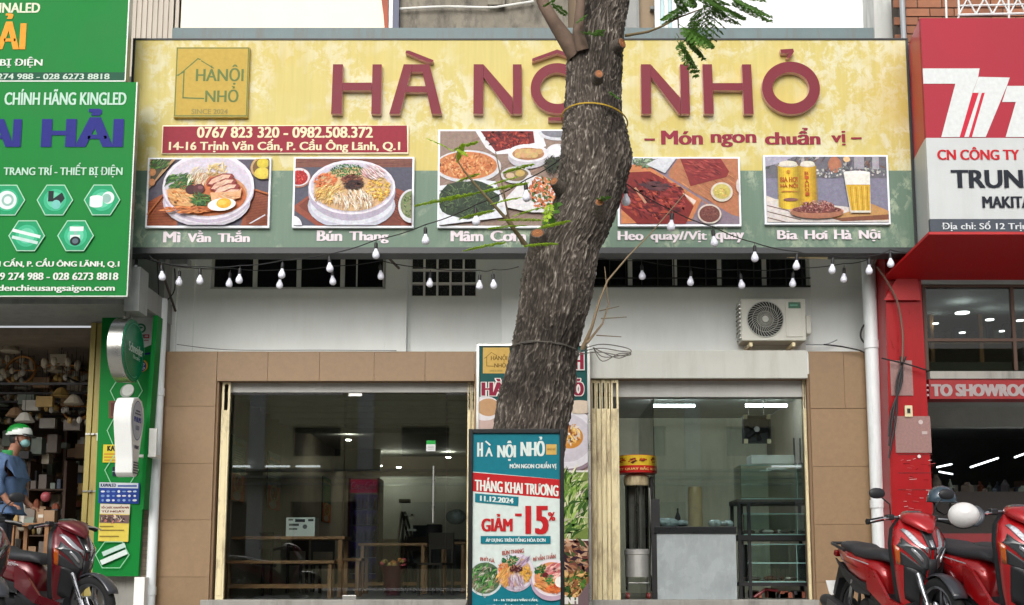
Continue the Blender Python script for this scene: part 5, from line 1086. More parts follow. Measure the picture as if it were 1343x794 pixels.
c.text('NỘI', 142, 62, 226, 152, OFFW, fat=.075, fatv=.0); c.text('NHỎ', 246, 44, 356, 131, OFFW, fat=.075)
c.rect(361, 78, 408, 124, (214, 176, 96)); c.text('HÀNỘI NHỎ', 366, 92, 404, 108, (150, 110, 50), fat=.05)
c.text('MÓN NGON CHUẨN VỊ', 198, 155, 408, 190, OFFW, fat=.06, fatv=.0)
c.text('THÁNG KHAI TRƯƠNG', 42, 222, 416, 284, (236, 240, 232), fat=.07, slope=.07)
c.poly([(44, 296), (238, 312), (236, 353), (44, 336)], TL); c.text('11.12.2024', 66, 306, 216, 330, OFFW, fat=.09, slope=.08)
c.text('GIẢM', 72, 388, 212, 466, RD, fat=.07, fatv=.01); c.rect(222, 386, 252, 398, RD); c.text('15', 268, 352, 372, 478, RD, fat=.075, fatv=.015); c.text('%', 368, 380, 402, 418, RD, fat=.06)
c.rect(70, 486, 380, 520, TL); c.text('ÁP DỤNG TRÊN TỔNG HÓA ĐƠN', 92, 489, 358, 516, OFFW, fat=.06)
BR = (176, 90, 80)
c.text('PHỞ GÀ', 68, 574, 132, 598, BR, fat=.06, slope=.12); c.text('BÚN THANG', 165, 548, 262, 572, BR, fat=.06, slope=-.12); c.text('MÌ VẰN THẮN', 302, 572, 402, 598, BR, fat=.06, slope=-.14)
c.poly([(20, 690), (20, 900), (440, 900), (440, 700), (380, 765), (300, 690), (225, 740), (160, 690), (90, 762)], TL)
c.poly([(20, 740), (90, 765), (165, 700), (230, 742), (300, 700), (380, 768), (440, 730), (440, 900), (20, 900)], TL)
c.oval(90, 675, 78, 78, (214, 226, 226)); c.oval(90, 673, 70, 70, (96, 116, 90)); c.strokes(130, 90, 675, 58, 60, 50, 7, [(60, 110, 60), (110, 170, 90), (40, 80, 50), (190, 190, 170), (150, 130, 110), (90, 150, 70)], ang=-.9, spread=1.6, curve=.3)
c.oval(226, 648, 82, 86, (206, 190, 206)); c.oval(226, 644, 80, 80, (232, 224, 236)); c.oval(226, 645, 68, 66, (222, 184, 140)); c.strokes(50, 205, 597, 40, 26, 20, 8, [(40, 116, 70), (30, 90, 56), (80, 150, 90)]); c.strokes(26, 260, 605, 28, 30, 50, 6, [(206, 180, 206), (230, 214, 230), (160, 130, 160)], ang=-.8, spread=.3); c.strokes(30, 172, 635, 22, 30, 24, 9, [(226, 110, 60), (240, 150, 90)], ang=-.6)
c.strokes(46, 180, 670, 36, 36, 60, 7, [(240, 190, 110), (226, 160, 90)], ang=-1, spread=.6); c.strokes(40, 268, 655, 26, 36, 30, 8, [(244, 190, 90), (236, 170, 70)]); c.strokes(44, 228, 685, 36, 30, 50, 6, [(236, 226, 236), (206, 180, 200), (180, 140, 160)], ang=1.4, spread=.7); c.strokes(26, 226, 632, 26, 16, 24, 8, [(110, 50, 50), (80, 36, 40)])
c.oval(384, 690, 92, 84, (196, 170, 190)); c.oval(386, 672, 90, 82, (236, 226, 232)); c.oval(386, 672, 78, 70, (226, 150, 100)); c.strokes(44, 345, 640, 36, 24, 24, 9, [(50, 120, 60), (36, 90, 50)]); c.strokes(46, 400, 640, 40, 30, 44, 14, [(226, 150, 150), (240, 190, 176), (206, 110, 110)], ang=-.5, spread=.3); c.strokes(44, 350, 700, 40, 26, 44, 10, [(240, 180, 110), (220, 140, 80)], ang=.5, spread=.6); c.oval(356, 660, 14, 12, (110, 30, 40)); c.strokes(14, 375, 680, 20, 20, 22, 8, [(50, 130, 70), (60, 150, 80)]); c.strokes(24, 400, 720, 34, 14, 40, 9, [(226, 90, 50), (240, 130, 70)]); c.oval(420, 690, 22, 24, (244, 240, 230))
c.text('14 - 16 TRỊNH VĂN CẤN,', 130, 760, 324, 778, OFFW, fat=.07); c.text('PHƯỜNG CẦU ÔNG LÃNH, QUẬN 1', 96, 786, 346, 808, OFFW, fat=.07)
c.done('poster_print', PS)

# ================================================================== tree
YT = 10.0
def bark_mat():
    m = bpy.data.materials.new('furrowed bark'); m.use_nodes = True; n = m.node_tree.nodes; l = m.node_tree.links; b = n['Principled BSDF']
    a = n.new('ShaderNodeAttribute'); a.attribute_name = 'ridge'; tc = n.new('ShaderNodeTexCoord'); mp = n.new('ShaderNodeMapping'); mp.inputs['Scale'].default_value = (1, 1, .22); l.new(tc.outputs['Object'], mp.inputs[0])
    z = n.new('ShaderNodeTexNoise'); z.inputs['Scale'].default_value = 64; z.inputs['Detail'].default_value = 8; z.inputs['Roughness'].default_value = .7; l.new(mp.outputs[0], z.inputs[0])
    z2 = n.new('ShaderNodeTexNoise'); z2.inputs['Scale'].default_value = 2.2; z2.inputs['Detail'].default_value = 5; l.new(tc.outputs['Object'], z2.inputs[0])
    ad = n.new('ShaderNodeMath'); ad.operation = 'MULTIPLY_ADD'; ad.inputs[1].default_value = .9; l.new(z.outputs['Fac'], ad.inputs[0]); l.new(a.outputs['Fac'], ad.inputs[2])
    cr = n.new('ShaderNodeValToRGB'); l.new(ad.outputs[0], cr.inputs[0]); e = cr.color_ramp.elements
    e[0].position = .34; e[0].color = (.03, .024, .02, 1); e[1].position = 1.; e[1].color = (.44, .40, .34, 1)
    q = cr.color_ramp.elements.new(.66); q.color = (.10, .084, .07, 1); q = cr.color_ramp.elements.new(.84); q.color = (.20, .172, .145, 1)
    mr = n.new('ShaderNodeMapRange'); mr.inputs[1].default_value = .4; mr.inputs[2].default_value = .62; mr.inputs[3].default_value = 1.1; mr.inputs[4].default_value = .5; l.new(z2.outputs['Fac'], mr.inputs[0])
    v = n.new('ShaderNodeVectorMath'); v.operation = 'SCALE'; l.new(cr.outputs[0], v.inputs[0]); l.new(mr.outputs[0], v.inputs['Scale'])
    l.new(v.outputs[0], b.inputs['Base Color']); b.inputs['Roughness'].default_value = .9; b.inputs['Specular IOR Level'].default_value = .2
    bp = n.new('ShaderNodeBump'); bp.inputs['Strength'].default_value = .7; bp.inputs['Distance'].default_value = .012; l.new(z.outputs['Fac'], bp.inputs['Height']); l.new(bp.outputs[0], b.inputs['Normal'])
    return m
m_bark = bark_mat()
TR = thing('street_tree', 'large rough barked street tree leaning in front of the yellow sign', 'tree', (XX(690, 790, YT), YT, ZG))
tab = [(-70, 806, 24), (-40, 803, 25), (0, 797, 28), (40, 785, 33), (80, 780, 36), (110, 779, 36), (150, 778, 38), (170, 780, 42), (200, 782, 47), (220, 780, 47), (240, 776, 45), (260, 771, 43.5), (300, 754, 45), (330, 738, 46), (365, 731, 47), (400, 727, 46), (460, 714, 43), (490, 709, 45), (520, 703, 48), (560, 695, 48), (620, 682, 50), (700, 676, 52), (790, 673, 56), (830, 672, 64)]
zt_ = [ZZ(v, YT) for v, _, _ in tab]; xt_ = [XX(u, v, YT) for v, u, _ in tab]; rt_ = [h / PXM(v, YT) for v, _, h in tab]
order = np.argsort(zt_); zs2 = np.array(zt_)[order]; xs2 = np.array(xt_)[order]; rs2 = np.array(rt_)[order]
def trunk_mesh(NR=620, NC=230):
    z = np.linspace(ZG, zs2[-1], NR); cx_ = np.interp(z, zs2, xs2); rr = np.interp(z, zs2, rs2)
    for arr in (cx_, rr):
        k = np.ones(9) / 9; p = np.pad(arr, 4, 'edge'); arr[:] = np.convolve(p, k, 'valid')
    vs = []; rg = []
    for i in range(NR):
        for j in range(NC):
            q = 2 * PI * j / NC; cx0, sx0_ = math.cos(q), math.sin(q); r = rr[i]; zz = float(z[i])
            w_ = noise.noise((cx0 * 2.2, sx0_ * 2.2, zz * 3.1 + 5)) * 1.3
            p = Vector((cx0 * r * 40 + w_, sx0_ * r * 40 - w_, zz * 5))
            a = 1 - abs(noise.noise(p)) * 5; b = 1 - abs(noise.noise(p * 1.7 + Vector((7, 3, 9)))) * 4.2
            lump = noise.noise((cx0 * 1.6, sx0_ * 1.6, zz * 1.3)) * .6 + noise.noise((cx0 * 3.2, sx0_ * 3.2, zz * 3.1)) * .3
            lump += noise.noise((cx0 * 2.4 + 3, sx0_ * 2.4, zz * .5)) * 1.3 * max(0, min(1, (2.8 - zz) / 2))
            ridge = min(1, max(0, a) ** 1.5 * .8 + max(0, b) ** 1.5 * .5)          # narrow crests

            R_ = r * (1 + lump * .10) + (ridge - .4) * .022
            yy = .92
            vs.append((float(cx_[i]) + R_ * cx0, YT + R_ * sx0_ * yy, zz)); rg.append(ridge * .5)
    fs = [(i * NC + j, i * NC + (j + 1) % NC, (i + 1) * NC + (j + 1) % NC, (i + 1) * NC + j) for i in range(NR - 1) for j in range(NC)]
    mb = MB(); mb.add(vs, fs); me = mesh('trunk', mb, m_bark, OFF[TR], smooth=True, sharp=180)
    at = me.attributes.new('ridge', 'FLOAT', 'POINT'); at.data.foreach_set('value', rg); return me
trk = obj('trunk', trunk_mesh(), None, TR)
m_lb = M('brown branch bark', (112, 92, 78), .8, var=.25, vs=12, dirt=.3, bump=.4, dscale=(1, 1, .5))
m_cut = M('fresh cut wood', (178, 116, 72), .7, var=.18, vs=18)
def branch(pts, rs, nm='branch', m=m_lb): b_ = MB(); b_.tube(pts, rs, 12); return obj(nm, b_, m, TR, smooth=True, sharp=60)
branch([P(756, 70, YT - .1), P(742, 52, YT - .15), P(727, 30, YT - .18), P(714, 8, YT - .2), P(700, -30, YT - .2)], [.10, .075, .06, .055, .05])
branch([P(764, 66, YT - .22), P(758, 40, YT - .28), P(761, 10, YT - .3), P(765, -40, YT - .3)], [.06, .047, .042, .04])
def stub(p, d, r, L_=.09):
    p = Vector(p); d = Vector(d).normalized(); b_ = MB(); b_.tube([p - d * .12, p, p + d * L_], [r * 1.7, r * 1.25, r], 14); s_ = obj('cut_branch', b_, m_bark, TR, smooth=True, sharp=50)
    at = s_.data.attributes.new('ridge', 'FLOAT', 'POINT'); at.data.foreach_set('value', [.25] * len(s_.data.vertices))
    b_ = MB(); u_ = d.cross(Vector((0, 0, 1))).normalized(); w_ = d.cross(u_); cc = p + d * (L_ + .004)
    b_.tube([cc - d * .01, cc], [r * .86, r * .8], 14); cf = obj('cut_face', b_, m_cut, s_)
    for q in (.7, .48, .26): b_ = MB(); b_.tube([cc + d * .001 + (u_ * math.cos(a * .449) + w_ * math.sin(a * .449)) * r * q * (1 + .08 * math.sin(a)) for a in range(15)], r * .035, 4, 0, False); b_.v = [tuple(v) for v in b_.v]; obj('growth_ring', b_, M('dark growth ring', (96, 58, 36), .8), s_)
stub(P(806, 62, YT - .16), (.7, -.7, .1), .05); stub(P(784, 101, YT - .27), (.15, -1, .12), .042, .05); stub(P(786, 272, YT - .3), (-.05, -1, .35), .042, .07)
stub(P(706, 318, YT - .2), (-.1, -1, .75), .065, .1); stub(P(730, 242, YT - .22), (-.5, -.8, .3), .042, .05)
# knot bumps
random.seed(3)
# thin twigs
tw = M('olive twig', (110, 96, 66), .7)
branch([P(820, 47, YT), P(850, 42, YT - .1), P(870, 34, YT - .2), P(888, 24, YT - .2), P(925, 10, YT - .2)], [.014, .011, .009, .008, .005], 'twig', tw)
branch([P(764, 458, YT - .25), P(776, 430, YT - .35), P(786, 395, YT - .4), P(797, 368, YT - .4), P(825, 335, YT - .4), P(852, 308, YT - .4), P(905, 246, YT - .4)], [.022, .014, .010, .008, .007, .005, .003], 'twig', M('pale twig', (128, 110, 84), .7))
branch([P(770, 450, YT - .3), P(790, 425, YT - .3), P(798, 400, YT - .3), P(793, 350, YT - .3)], [.012, .008, .006, .003], 'twig', MATS['pale twig'])
for a in (((786, 408), (812, 402)), ((788, 418), (822, 416)), ((782, 440), (815, 442))): branch([P(*a[0], YT - .3), P(*a[1], YT - .3)], [.005, .003], 'twig', tw)
s1 = [P(690, 322, YT - .35), P(662, 285, YT - .5), P(631, 251, YT - .6), P(609, 225, YT - .65), P(597, 206, YT - .65), P(604, 190, YT - .65)]
branch(s1, [.02, .015, .011, .008, .006, .004], 'twig', tw); branch([P(686, 321, YT - .35), P(667, 285, YT - .4), P(656, 229, YT - .5), P(650, 200, YT - .5)], [.014, .009, .006, .004], 'twig', tw)
m_leafL = M('lime young leaf', (176, 206, 62), .5, var=.3, vs=14, bump=0); m_leafD = M('green leaf', (84, 126, 46), .5, var=.35, vs=10, bump=0)
for m_ in (m_leafL, m_leafD):
    b = m_.node_tree.nodes['Principled BSDF']; n_ = m_.node_tree.nodes; l_ = m_.node_tree.links; tl = n_.new('ShaderNodeBsdfTranslucent'); mx = n_.new('ShaderNodeMixShader'); mx.inputs[0].default_value = .45
    src = b.inputs['Base Color'].links[0].from_socket; l_.new(src, tl.inputs[0]); l_.new(b.outputs[0], mx.inputs[1]); l_.new(tl.outputs[0], mx.inputs[2]); l_.new(mx.outputs[0], n_['Material Output'].inputs[0])
def leaflet(mb, p, d, L_, w_, nr):
    s_ = d.cross(nr).normalized() * w_; mb.add([p, p + d * L_ * .45 + s_, p + d * L_, p + d * L_ * .45 - s_], [(0, 1, 2, 3)])
def pinna(mb, p0, p1, L_=.03, w_=.007, sag=.0, n=None, up=Vector((0, 0, 1))):
    """a feather of paired leaflets"""
    n = n or max(6, int((p1 - p0).length / .013)); d = (p1 - p0).normalized(); s_ = d.cross(up).normalized(); nr = s_.cross(d).normalized(); mb.tube([p0, p0.lerp(p1, .5) + up * sag, p1], .0022, 4)
    for i in range(n):
        t = (i + 1) / n; p = p0.lerp(p1, t) + up * sag * 4 * t * (1 - t) * .5; k = math.sin(PI * min(1, t * .9 + .12)) * .6 + .4
        for sg in (-1, 1):
            dd = (s_ * sg + d * .45 + Vector((random.uniform(-.2, .2), random.uniform(-.2, .2), random.uniform(-.45, .15)))).normalized()
            leaflet(mb, p, dd, L_ * k * random.uniform(.8, 1.1), w_, (nr + Vector((random.uniform(-.5, .5), random.uniform(-.5, .5), 0))).normalized())
def compound(mb, p0, p1, n, PL, **k):
    d = (p1 - p0).normalized(); up = Vector((0, -.5, .8)).normalized(); s_ = d.cross(up).normalized(); mb.tube([p0, p1], .003, 4)
    for i in range(n):
        t = .2 + .8 * i / (n - 1); p = p0.lerp(p1, t); q = PL * math.sin(PI * (.25 + .65 * t))
        for sg in (-1, 1): pinna(mb, p, p + (s_ * sg + d * .6 + Vector((0, random.uniform(-.1, .1), -.25))).normalized() * q, **k)
fo = MB(); up2 = Vector((0, -.93, .38))
for a, b, w_ in (((694, 240), (622, 254), .035), ((622, 254), (545, 270), .04), ((701, 215), (660, 227), .03), ((628, 186), (596, 196), .03), ((608, 188), (600, 212), .028), ((630, 228), (600, 238), .035), ((684, 259), (645, 268), .032), ((650, 276), (603, 287), .034), ((713, 272), (672, 284), .034), ((712, 289), (655, 289), .03),
        ((705, 300), (748, 290), .034), ((664, 318), (608, 329), .036), ((686, 323), (732, 320), .034), ((597, 200), (560, 182), .02), ((640, 300), (690, 296), .025), ((680, 232), (640, 244), .03), ((722, 268), (716, 290), .05), ((600, 196), (612, 205), .035)):
    Yq = YT - random.uniform(.45, .8); pinna(fo, P(*a, Yq), P(*b, Yq - random.uniform(-.25, .25)), L_=w_ * 1.25, w_=.010, sag=.012, n=int((Vector(a) - Vector(b)).length / 1.0) + 8)
obj('foliage', fo, m_leafL, TR, kind='stuff')
fo = MB()
for a, b, n, L_ in (((915, 0), (965, 28), 7, .20), ((925, 5), (915, 62), 8, .17), ((950, -5), (1008, 26), 8, .16), ((905, 6), (872, 30), 6, .12), ((940, 0), (935, 50), 6, .14), ((895, 35), (930, 60), 7, .14), ((885, 48), (912, 98), 7, .09), ((900, 50), (922, 76), 6, .07), ((930, -20), (1000, 0), 8, .16), ((880, -20), (900, 12), 6, .14), ((900, -14), (950, 10), 7, .2)):
    for rep in range(2):
        Yq = YT - random.uniform(.1, .6); o_ = random.uniform(-8, 8) * rep; compound(fo, P(a[0] + o_, a[1] - 4 * rep, Yq), P(b[0] + o_, b[1] - 6 * rep, Yq - random.uniform(-.2, .2)), n, L_, L_=.038, w_=.010)
for a, b in (((735, -5), (712, 8)), ((745, 20), (725, 6)), ((760, 42), (790, 46)), ((780, 44), (792, 40)), ((800, 120), (812, 130)), ((782, 262), (800, 258)), ((768, 20), (757, 30))): pinna(fo, P(*a, YT - .38), P(*b, YT - .45), L_=.055, w_=.015)
obj('foliage', fo, m_leafD, TR, kind='stuff')
b_ = MB()
for k in range(7): p = P(random.uniform(717, 728), random.uniform(268, 296), YT - .36); d = Vector((random.uniform(-1, 1), -.4, random.uniform(-.3, 1))).normalized(); leaflet(b_, p, d, .09, .035, Vector((random.uniform(-.3, .3), -1, .3)).normalized())
obj('large_leaves', b_, m_leafD, TR, kind='stuff')
# ties round the trunk
def loop(v0, tilt, r_off, rad, mat, label, nm='wire_loop', turns=1, jit=0.):
    pts = []; n = 40 * turns
    for k in range(n + 1):
        q = 2 * PI * k / 40; v = v0 + tilt * math.sin(q + .6) + (random.uniform(-jit, jit)); z = ZZ(v, YT); cx_ = float(np.interp(z, zs2, xs2)); r = float(np.interp(z, zs2, rs2)) * 1.045 + r_off; pts.append((cx_ + r * math.cos(q), YT + r * math.sin(q) * .95, z))
    b_ = MB(); b_.tube(pts, rad, 5, cap=False); return single(nm, b_, mat, label, 'wire', smooth=True)
loop(158, 8, .01, .007, M('yellow cord', (196, 160, 50), .6), 'yellow cord tied round the tree trunk in front of the big letters', 'trunk_cord')
loop(462, 6, .006, .004, M('thin grey wire', (90, 86, 80), .5), 'thin grey wire wound round the lower trunk above the menu banner', turns=3, jit=1.5)
for k, lb in enumerate(('loose wire end curling right of the tree trunk, upper loop', 'loose wire end curling right of the tree trunk, middle loop', 'loose wire end curling right of the tree trunk, lower loop')):
    wire(wc([(755, 462 + k * 2), (785, 452 + k * 5), (815, 455 + k * 6), (828, 461 + k * 2), (812, 470 - k * 3), (790, 462 + k * 6), (778, 456)], YT - .2), .0045, lb, MATS['thin grey wire'], 'loose_wire', 'wire')

# ================================================================== string lights
m_sock = M('black socket', (24, 24, 26), .5, bump=0); m_bulb = M('milky bulb glass', (232, 234, 246), .18, var=.02, bump=0)
bsh = MB(); bsh.lathe([(.004, .0), (.015, -.002), (.019, -.02), (.033, -.045), (.041, -.07), (.038, -.094), (.022, -.11), (.003, -.114)], n=16)
bul_me = mesh('bulb', bsh, m_bulb, smooth=True, sharp=80)
ssh = MB(); ssh.lathe([(.006, .07), (.016, .066), (.02, .05), (.0195, .002)], n=12); ssh.tube([(0, 0, .066), (0, 0, .10)], .0035, 5); soc_me = mesh('socket', ssh, m_sock, smooth=True)
def string(label, anchors0, bulbs, anchors1, drop=.10):
    """bulbs: (u, v of glass centre, Y)"""
    hang = [P(u, v, Y) + Vector((0, 0, .057)) for u, v, Y in bulbs]     # neck of each bulb
    t = thing('string_light', label, 'string light', tuple(hang[0])); top = [h + Vector((0, 0, drop)) for h in hang]
    kn = [P(*a) for a in anchors0] + top + [P(*a) for a in anchors1]; out = []
    for i in range(len(kn) - 1):
        for k in range(6): q = k / 6; p = kn[i].lerp(kn[i + 1], q); p.z -= .035 * 4 * q * (1 - q) * .5; out.append(p)
    out.append(kn[-1]); b_ = MB(); b_.tube(out, .0055, 6); obj('cable', b_, m_cable, t, smooth=True)
    for h in hang:
        o = obj('bulb', bul_me, None, t); o.location = h - Vector(OFF[t]); o.rotation_euler = (random.uniform(-.08, .08), random.uniform(-.1, .1), 0); s_ = obj('socket', soc_me, None, o)
string('front string of white bulbs from the tree to the left end of the sign', [(740, 205, 9.9)], [(690, 257, 10.3), (624, 289, 10.9), (558, 314, 11.5), (493, 333, 12.1), (432, 351, 12.5), (370, 359, 12.7), (314, 366, 12.75), (262, 367, 12.8), (212, 362, 12.8)], [(196, 336, 12.9)])
string('back string of white bulbs close under the left half of the yellow sign', [(170, 334, 13.1)], [(178, 354, 13.1), (235, 369, 13.2), (301, 371, 13.25), (367, 373, 13.25), (436, 368, 13.25), (499, 361, 13.25), (564, 371, 13.25), (629, 374, 13.1), (647, 373, 13.1)], [(680, 350, 12.0)], .12)
string('front string of white bulbs from the tree to the right end of the sign', [(812, 222, 9.9)], [(821, 262, 10.3), (881, 296, 10.9), (936, 317, 11.5), (990, 337, 12.0), (1045, 348, 12.4), (1092, 353, 12.6), (1140, 354, 12.7), (1168, 345, 12.8)], [(1196, 330, 12.9)])
string('back string of white bulbs close under the right half of the yellow sign', [(770, 335, 12.4)], [(778, 357, 13.1), (842, 361, 13.25), (906, 369, 13.25), (972, 373, 13.25), (1040, 371, 13.25), (1107, 365, 13.2)], [(1140, 340, 13.2)], .12)
b_ = MB(); p0 = P(1032, 336, 13.1); p1 = P(1085, 338, 13.1); b_.tube([p0, p1], .022, 8); single('lamp_holder', b_, m_cream, 'cream tube lamp holder hanging under the right part of the yellow sign', 'lamp')
b_ = MB(); pbox(b_, 224, 338, 246, 348, 13.2, 13.35); single('cable_box', b_, M('grey metal box', (156, 160, 158)), 'small grey junction box under the left end of the yellow sign', 'box')
# ================================================================== inside the restaurant
random.seed(21)
xw = xi0 + .004
for k, (y0, y1, lb) in enumerate(((14.9, 15.6, 'green and orange food poster on the left restaurant wall, nearest the glass front'), (17.0, 17.85, 'green and orange food poster on the left restaurant wall, middle of three'), (21.6, 22.5, 'green and orange food poster deep inside the restaurant, farthest of three'))):
    t = thing('wall_poster', lb, 'poster', (xw, (y0 + y1) / 2, 1.2), group=None)
    b_ = MB(); b_.box(xw, xw + .02, y0, y1, 1.27, 2.12); obj('poster_panel', b_, M('dark green poster board', (34, 66, 44), .5), t)
    c = Canvas(lambda a, b, y0=y0, y1=y1: (xw + .022, y0 + (y1 - y0) * a, 2.12 - .85 * b), (1, 0, 0))
    c.rect(0, 0, 1, 1, (50, 120, 74)); c.rect(0, .58, 1, 1, (240, 110, 46)); c.text('MÌ VẰN THẮN', .12, .06, .88, .14, (226, 196, 90), fat=.05)
    for q in range(9): c.rect(.14, .2 + q * .038, .86 - (q % 3) * .1, .212 + q * .038, (150, 190, 120))
    c.oval(.5, .72, .36, .16, (236, 190, 120)); c.oval(.5, .72, .26, .11, (214, 120, 50)); c.strokes(26, .5, .72, .24, .1, .16, .03, [(236, 200, 120), (90, 130, 60), (200, 90, 40), (240, 226, 200)]); c.oval(.4, .92, .3, .07, (224, 200, 170)); c.done('poster_print', t)
m_plank = M('varnished table wood', (150, 104, 62), .4, var=.25, vs=4, dscale=(.3, 1, 1), dirt=.3, dcol=(.10, .05, .03))
def leg(mb, x, y, z0, z1, w_=.05): mb.box(x - w_ / 2, x + w_ / 2, y - w_ / 2, y + w_ / 2, z0, z1)
def table(label, x0, x1, y0, y1, h, nm='long_table', cat='table', rail=True, grp=None):
    t = thing(nm, label, cat, ((x0 + x1) / 2, (y0 + y1) / 2, 0), group=grp); b_ = MB(); b_.box(x0, x1, y0, y1, h - .04, h); obj('table_top' if cat == 'table' else 'seat', b_, m_plank, t, bevel=.004)
    for x in (x0 + .06, x1 - .06):
        for y in (y0 + .05, y1 - .05): b_ = MB(); leg(b_, x, y, 0, h - .041); obj('leg', b_, m_plank, t)
    if rail: b_ = MB(); b_.box(x0 + .09, x1 - .09, y0 + .02, y0 + .06, .13, .18); obj('stretcher', b_, m_plank, t)
    return t
table('long wooden table with a white carton on it just behind the left glass front', XX(286, 700, 15.1), XX(452, 700, 15.1), 15.1, 15.7, .80)
table('long wooden bench on the street side of the long table', XX(288, 740, 14.6), XX(438, 740, 14.6), 14.62, 14.9, .48, 'bench', 'bench')
table('wooden table in the middle of the restaurant', XX(470, 700, 17.2), XX(560, 700, 17.2), 17.2, 17.8, .76)
table('wooden stool in front of the drinks fridge', XX(441, 740, 15.6), XX(474, 740, 15.6), 15.6, 15.95, .52, 'stool', 'stool')
table('wooden table deep in the room right of the ladder', XX(576, 700, 18), XX(612, 700, 18), 18, 18.6, .8)
b_ = MB(); b_.box(XX(375, 690, 15.2), XX(413, 690, 15.2), 15.2, 15.5, .802, 1.05); bxo = thing('carton', 'white printed carton standing on the long wooden table', 'box', (XX(394, 690, 15.2), 15.2, .8)); obj('carton_body', b_, M('white carton', (206, 208, 204), .6), bxo, bevel=.003)
c = pic(15.197, 688); c.rect(378, 681, 384, 683, (60, 60, 60)); c.rect(387, 681, 400, 685, (70, 70, 74)); c.rect(404, 681, 411, 684, (80, 80, 84)); c.rect(379, 687, 392, 690, (90, 90, 92)); c.oval(400, 691, 3, 3, (110, 110, 112)); c.rect(379, 693, 390, 695, (90, 90, 92)); c.done('carton_print', bxo)
m_chr = M('dark stained chair', (48, 36, 30), .5)
def chair(label, x, y, rot):
    t = thing('dark_chair', label, 'chair', (x, y, 0), rotz=rot, group='dark chairs inside the restaurant')
    b_ = MB(); b_.box(-.2, .2, -.2, .2, .43, .46); obj('seat', b_, m_chr, t, local=True)
    for a in (-.18, .18):
        for b in (-.18, .18): b_ = MB(); leg(b_, a, b, 0, .43 if b < 0 else .9, .035); obj('leg', b_, m_chr, t, local=True)
    b_ = MB(); b_.box(-.18, .18, .165, .195, .66, .9); obj('backrest', b_, m_chr, t, local=True)
chair('dark chair behind the long table, nearest the left wall', XX(306, 690, 16.4), 16.4, .1); chair('dark chair behind the long table below the middle food poster', XX(336, 690, 16.5), 16.5, -.1); chair('dark chair beside the far food poster', XX(426, 690, 19), 19, .3)
chair('dark chair right of the ladder', XX(552, 690, 18.6), 18.6, .5); chair('dark chair under the tall door handle', XX(572, 690, 16.6), 16.6, -.4); chair('dark chair left of the red fridge', XX(400, 690, 18.2), 18.2, .8)
# drinks fridge
YF = 20.6; fx0, fx1 = XX(456, 680, YF), XX(497, 680, YF)
F = thing('drinks_fridge', 'tall glass door drinks fridge with a red header sign deep in the restaurant', 'fridge', ((fx0 + fx1) / 2, YF, 0))
for a in ((fx0, fx0 + .04, 0, 2.0), (fx1 - .04, fx1, 0, 2.0), (fx0 + .041, fx1 - .041, 0, .2)): b_ = MB(); b_.box(a[0], a[1], YF, YF + .6, a[2], a[3]); obj('cabinet_side', b_, M('dark red cabinet', (80, 16, 30), .4), F)
b_ = MB(); b_.box(fx0 + .041, fx1 - .041, YF + .001, YF + .1, 1.74, 1.98); hd = obj('header', b_, M('lit header', (170, 20, 60), .4, emit=(.5, .02, .10), es=.12), F)
c = pic(YF - .003, 637); c.text('Coca-Cola', 460, 632, 493, 642, (236, 150, 180), fat=.05, shear=.3); c.done('lettering', hd)
b_ = MB(); b_.box(fx0 + .041, fx1 - .041, YF + .5, YF + .55, .2, 1.74); obj('fridge_back', b_, M('violet lit back', (60, 40, 110), .5, emit=(.10, .05, .28), es=.08), F)
for k in range(5):
    z = .3 + k * .29; b_ = MB(); b_.box(fx0 + .05, fx1 - .05, YF + .1, YF + .48, z - .012, z); sf = obj('fridge_shelf', b_, m_white, F)
    for q in range(6): b_ = MB(); b_.lathe([(.026, 0), (.028, .12), (.012, .17), (.012, .2)], Matrix.Translation((fx0 + .09 + q * .075, YF + .16, z + .001)), 8); obj('bottle', b_, mcl[(q + k) % 10], sf)
b_ = MB(); b_.box(fx0 + .042, fx1 - .042, YF + .02, YF + .03, .2, 1.74); obj('fridge_door', b_, m_glass, F)
# stepladder
YLd = 19.4; ld = thing('stepladder', 'aluminium A-shaped stepladder standing in the middle of the restaurant', 'ladder', (XX(530, 760, YLd), YLd, 0))
for s_, y in ((-1, YLd), (1, YLd + .35)):
    for e in (0, 1):
        b_ = MB(); a = P(527 + e * 4, 671, YLd + .15 + e * .1); b = Vector((XX(514 if s_ < 0 else 551, 770, YLd) + e * .06, y + e * .3, 0)); b_.tube([a, b], .022, 6); obj('side_rail', b_, m_steel, ld)
for k in range(5):
    t_ = .15 + k * .17; z = 1.5 * (1 - t_); a = XX(529, 700, YLd) + (XX(551, 770, YLd) - XX(527, 700, YLd)) * t_; b_ = MB(); b_.box(a - .05, a + .1, YLd + .1, YLd + .35, z, z + .03); obj('step', b_, m_steel, ld)
b_ = MB(); b_.box(XX(522, 670, YLd), XX(536, 670, YLd), YLd + .1, YLd + .3, 1.5, 1.56); obj('top_cap', b_, m_black, ld)
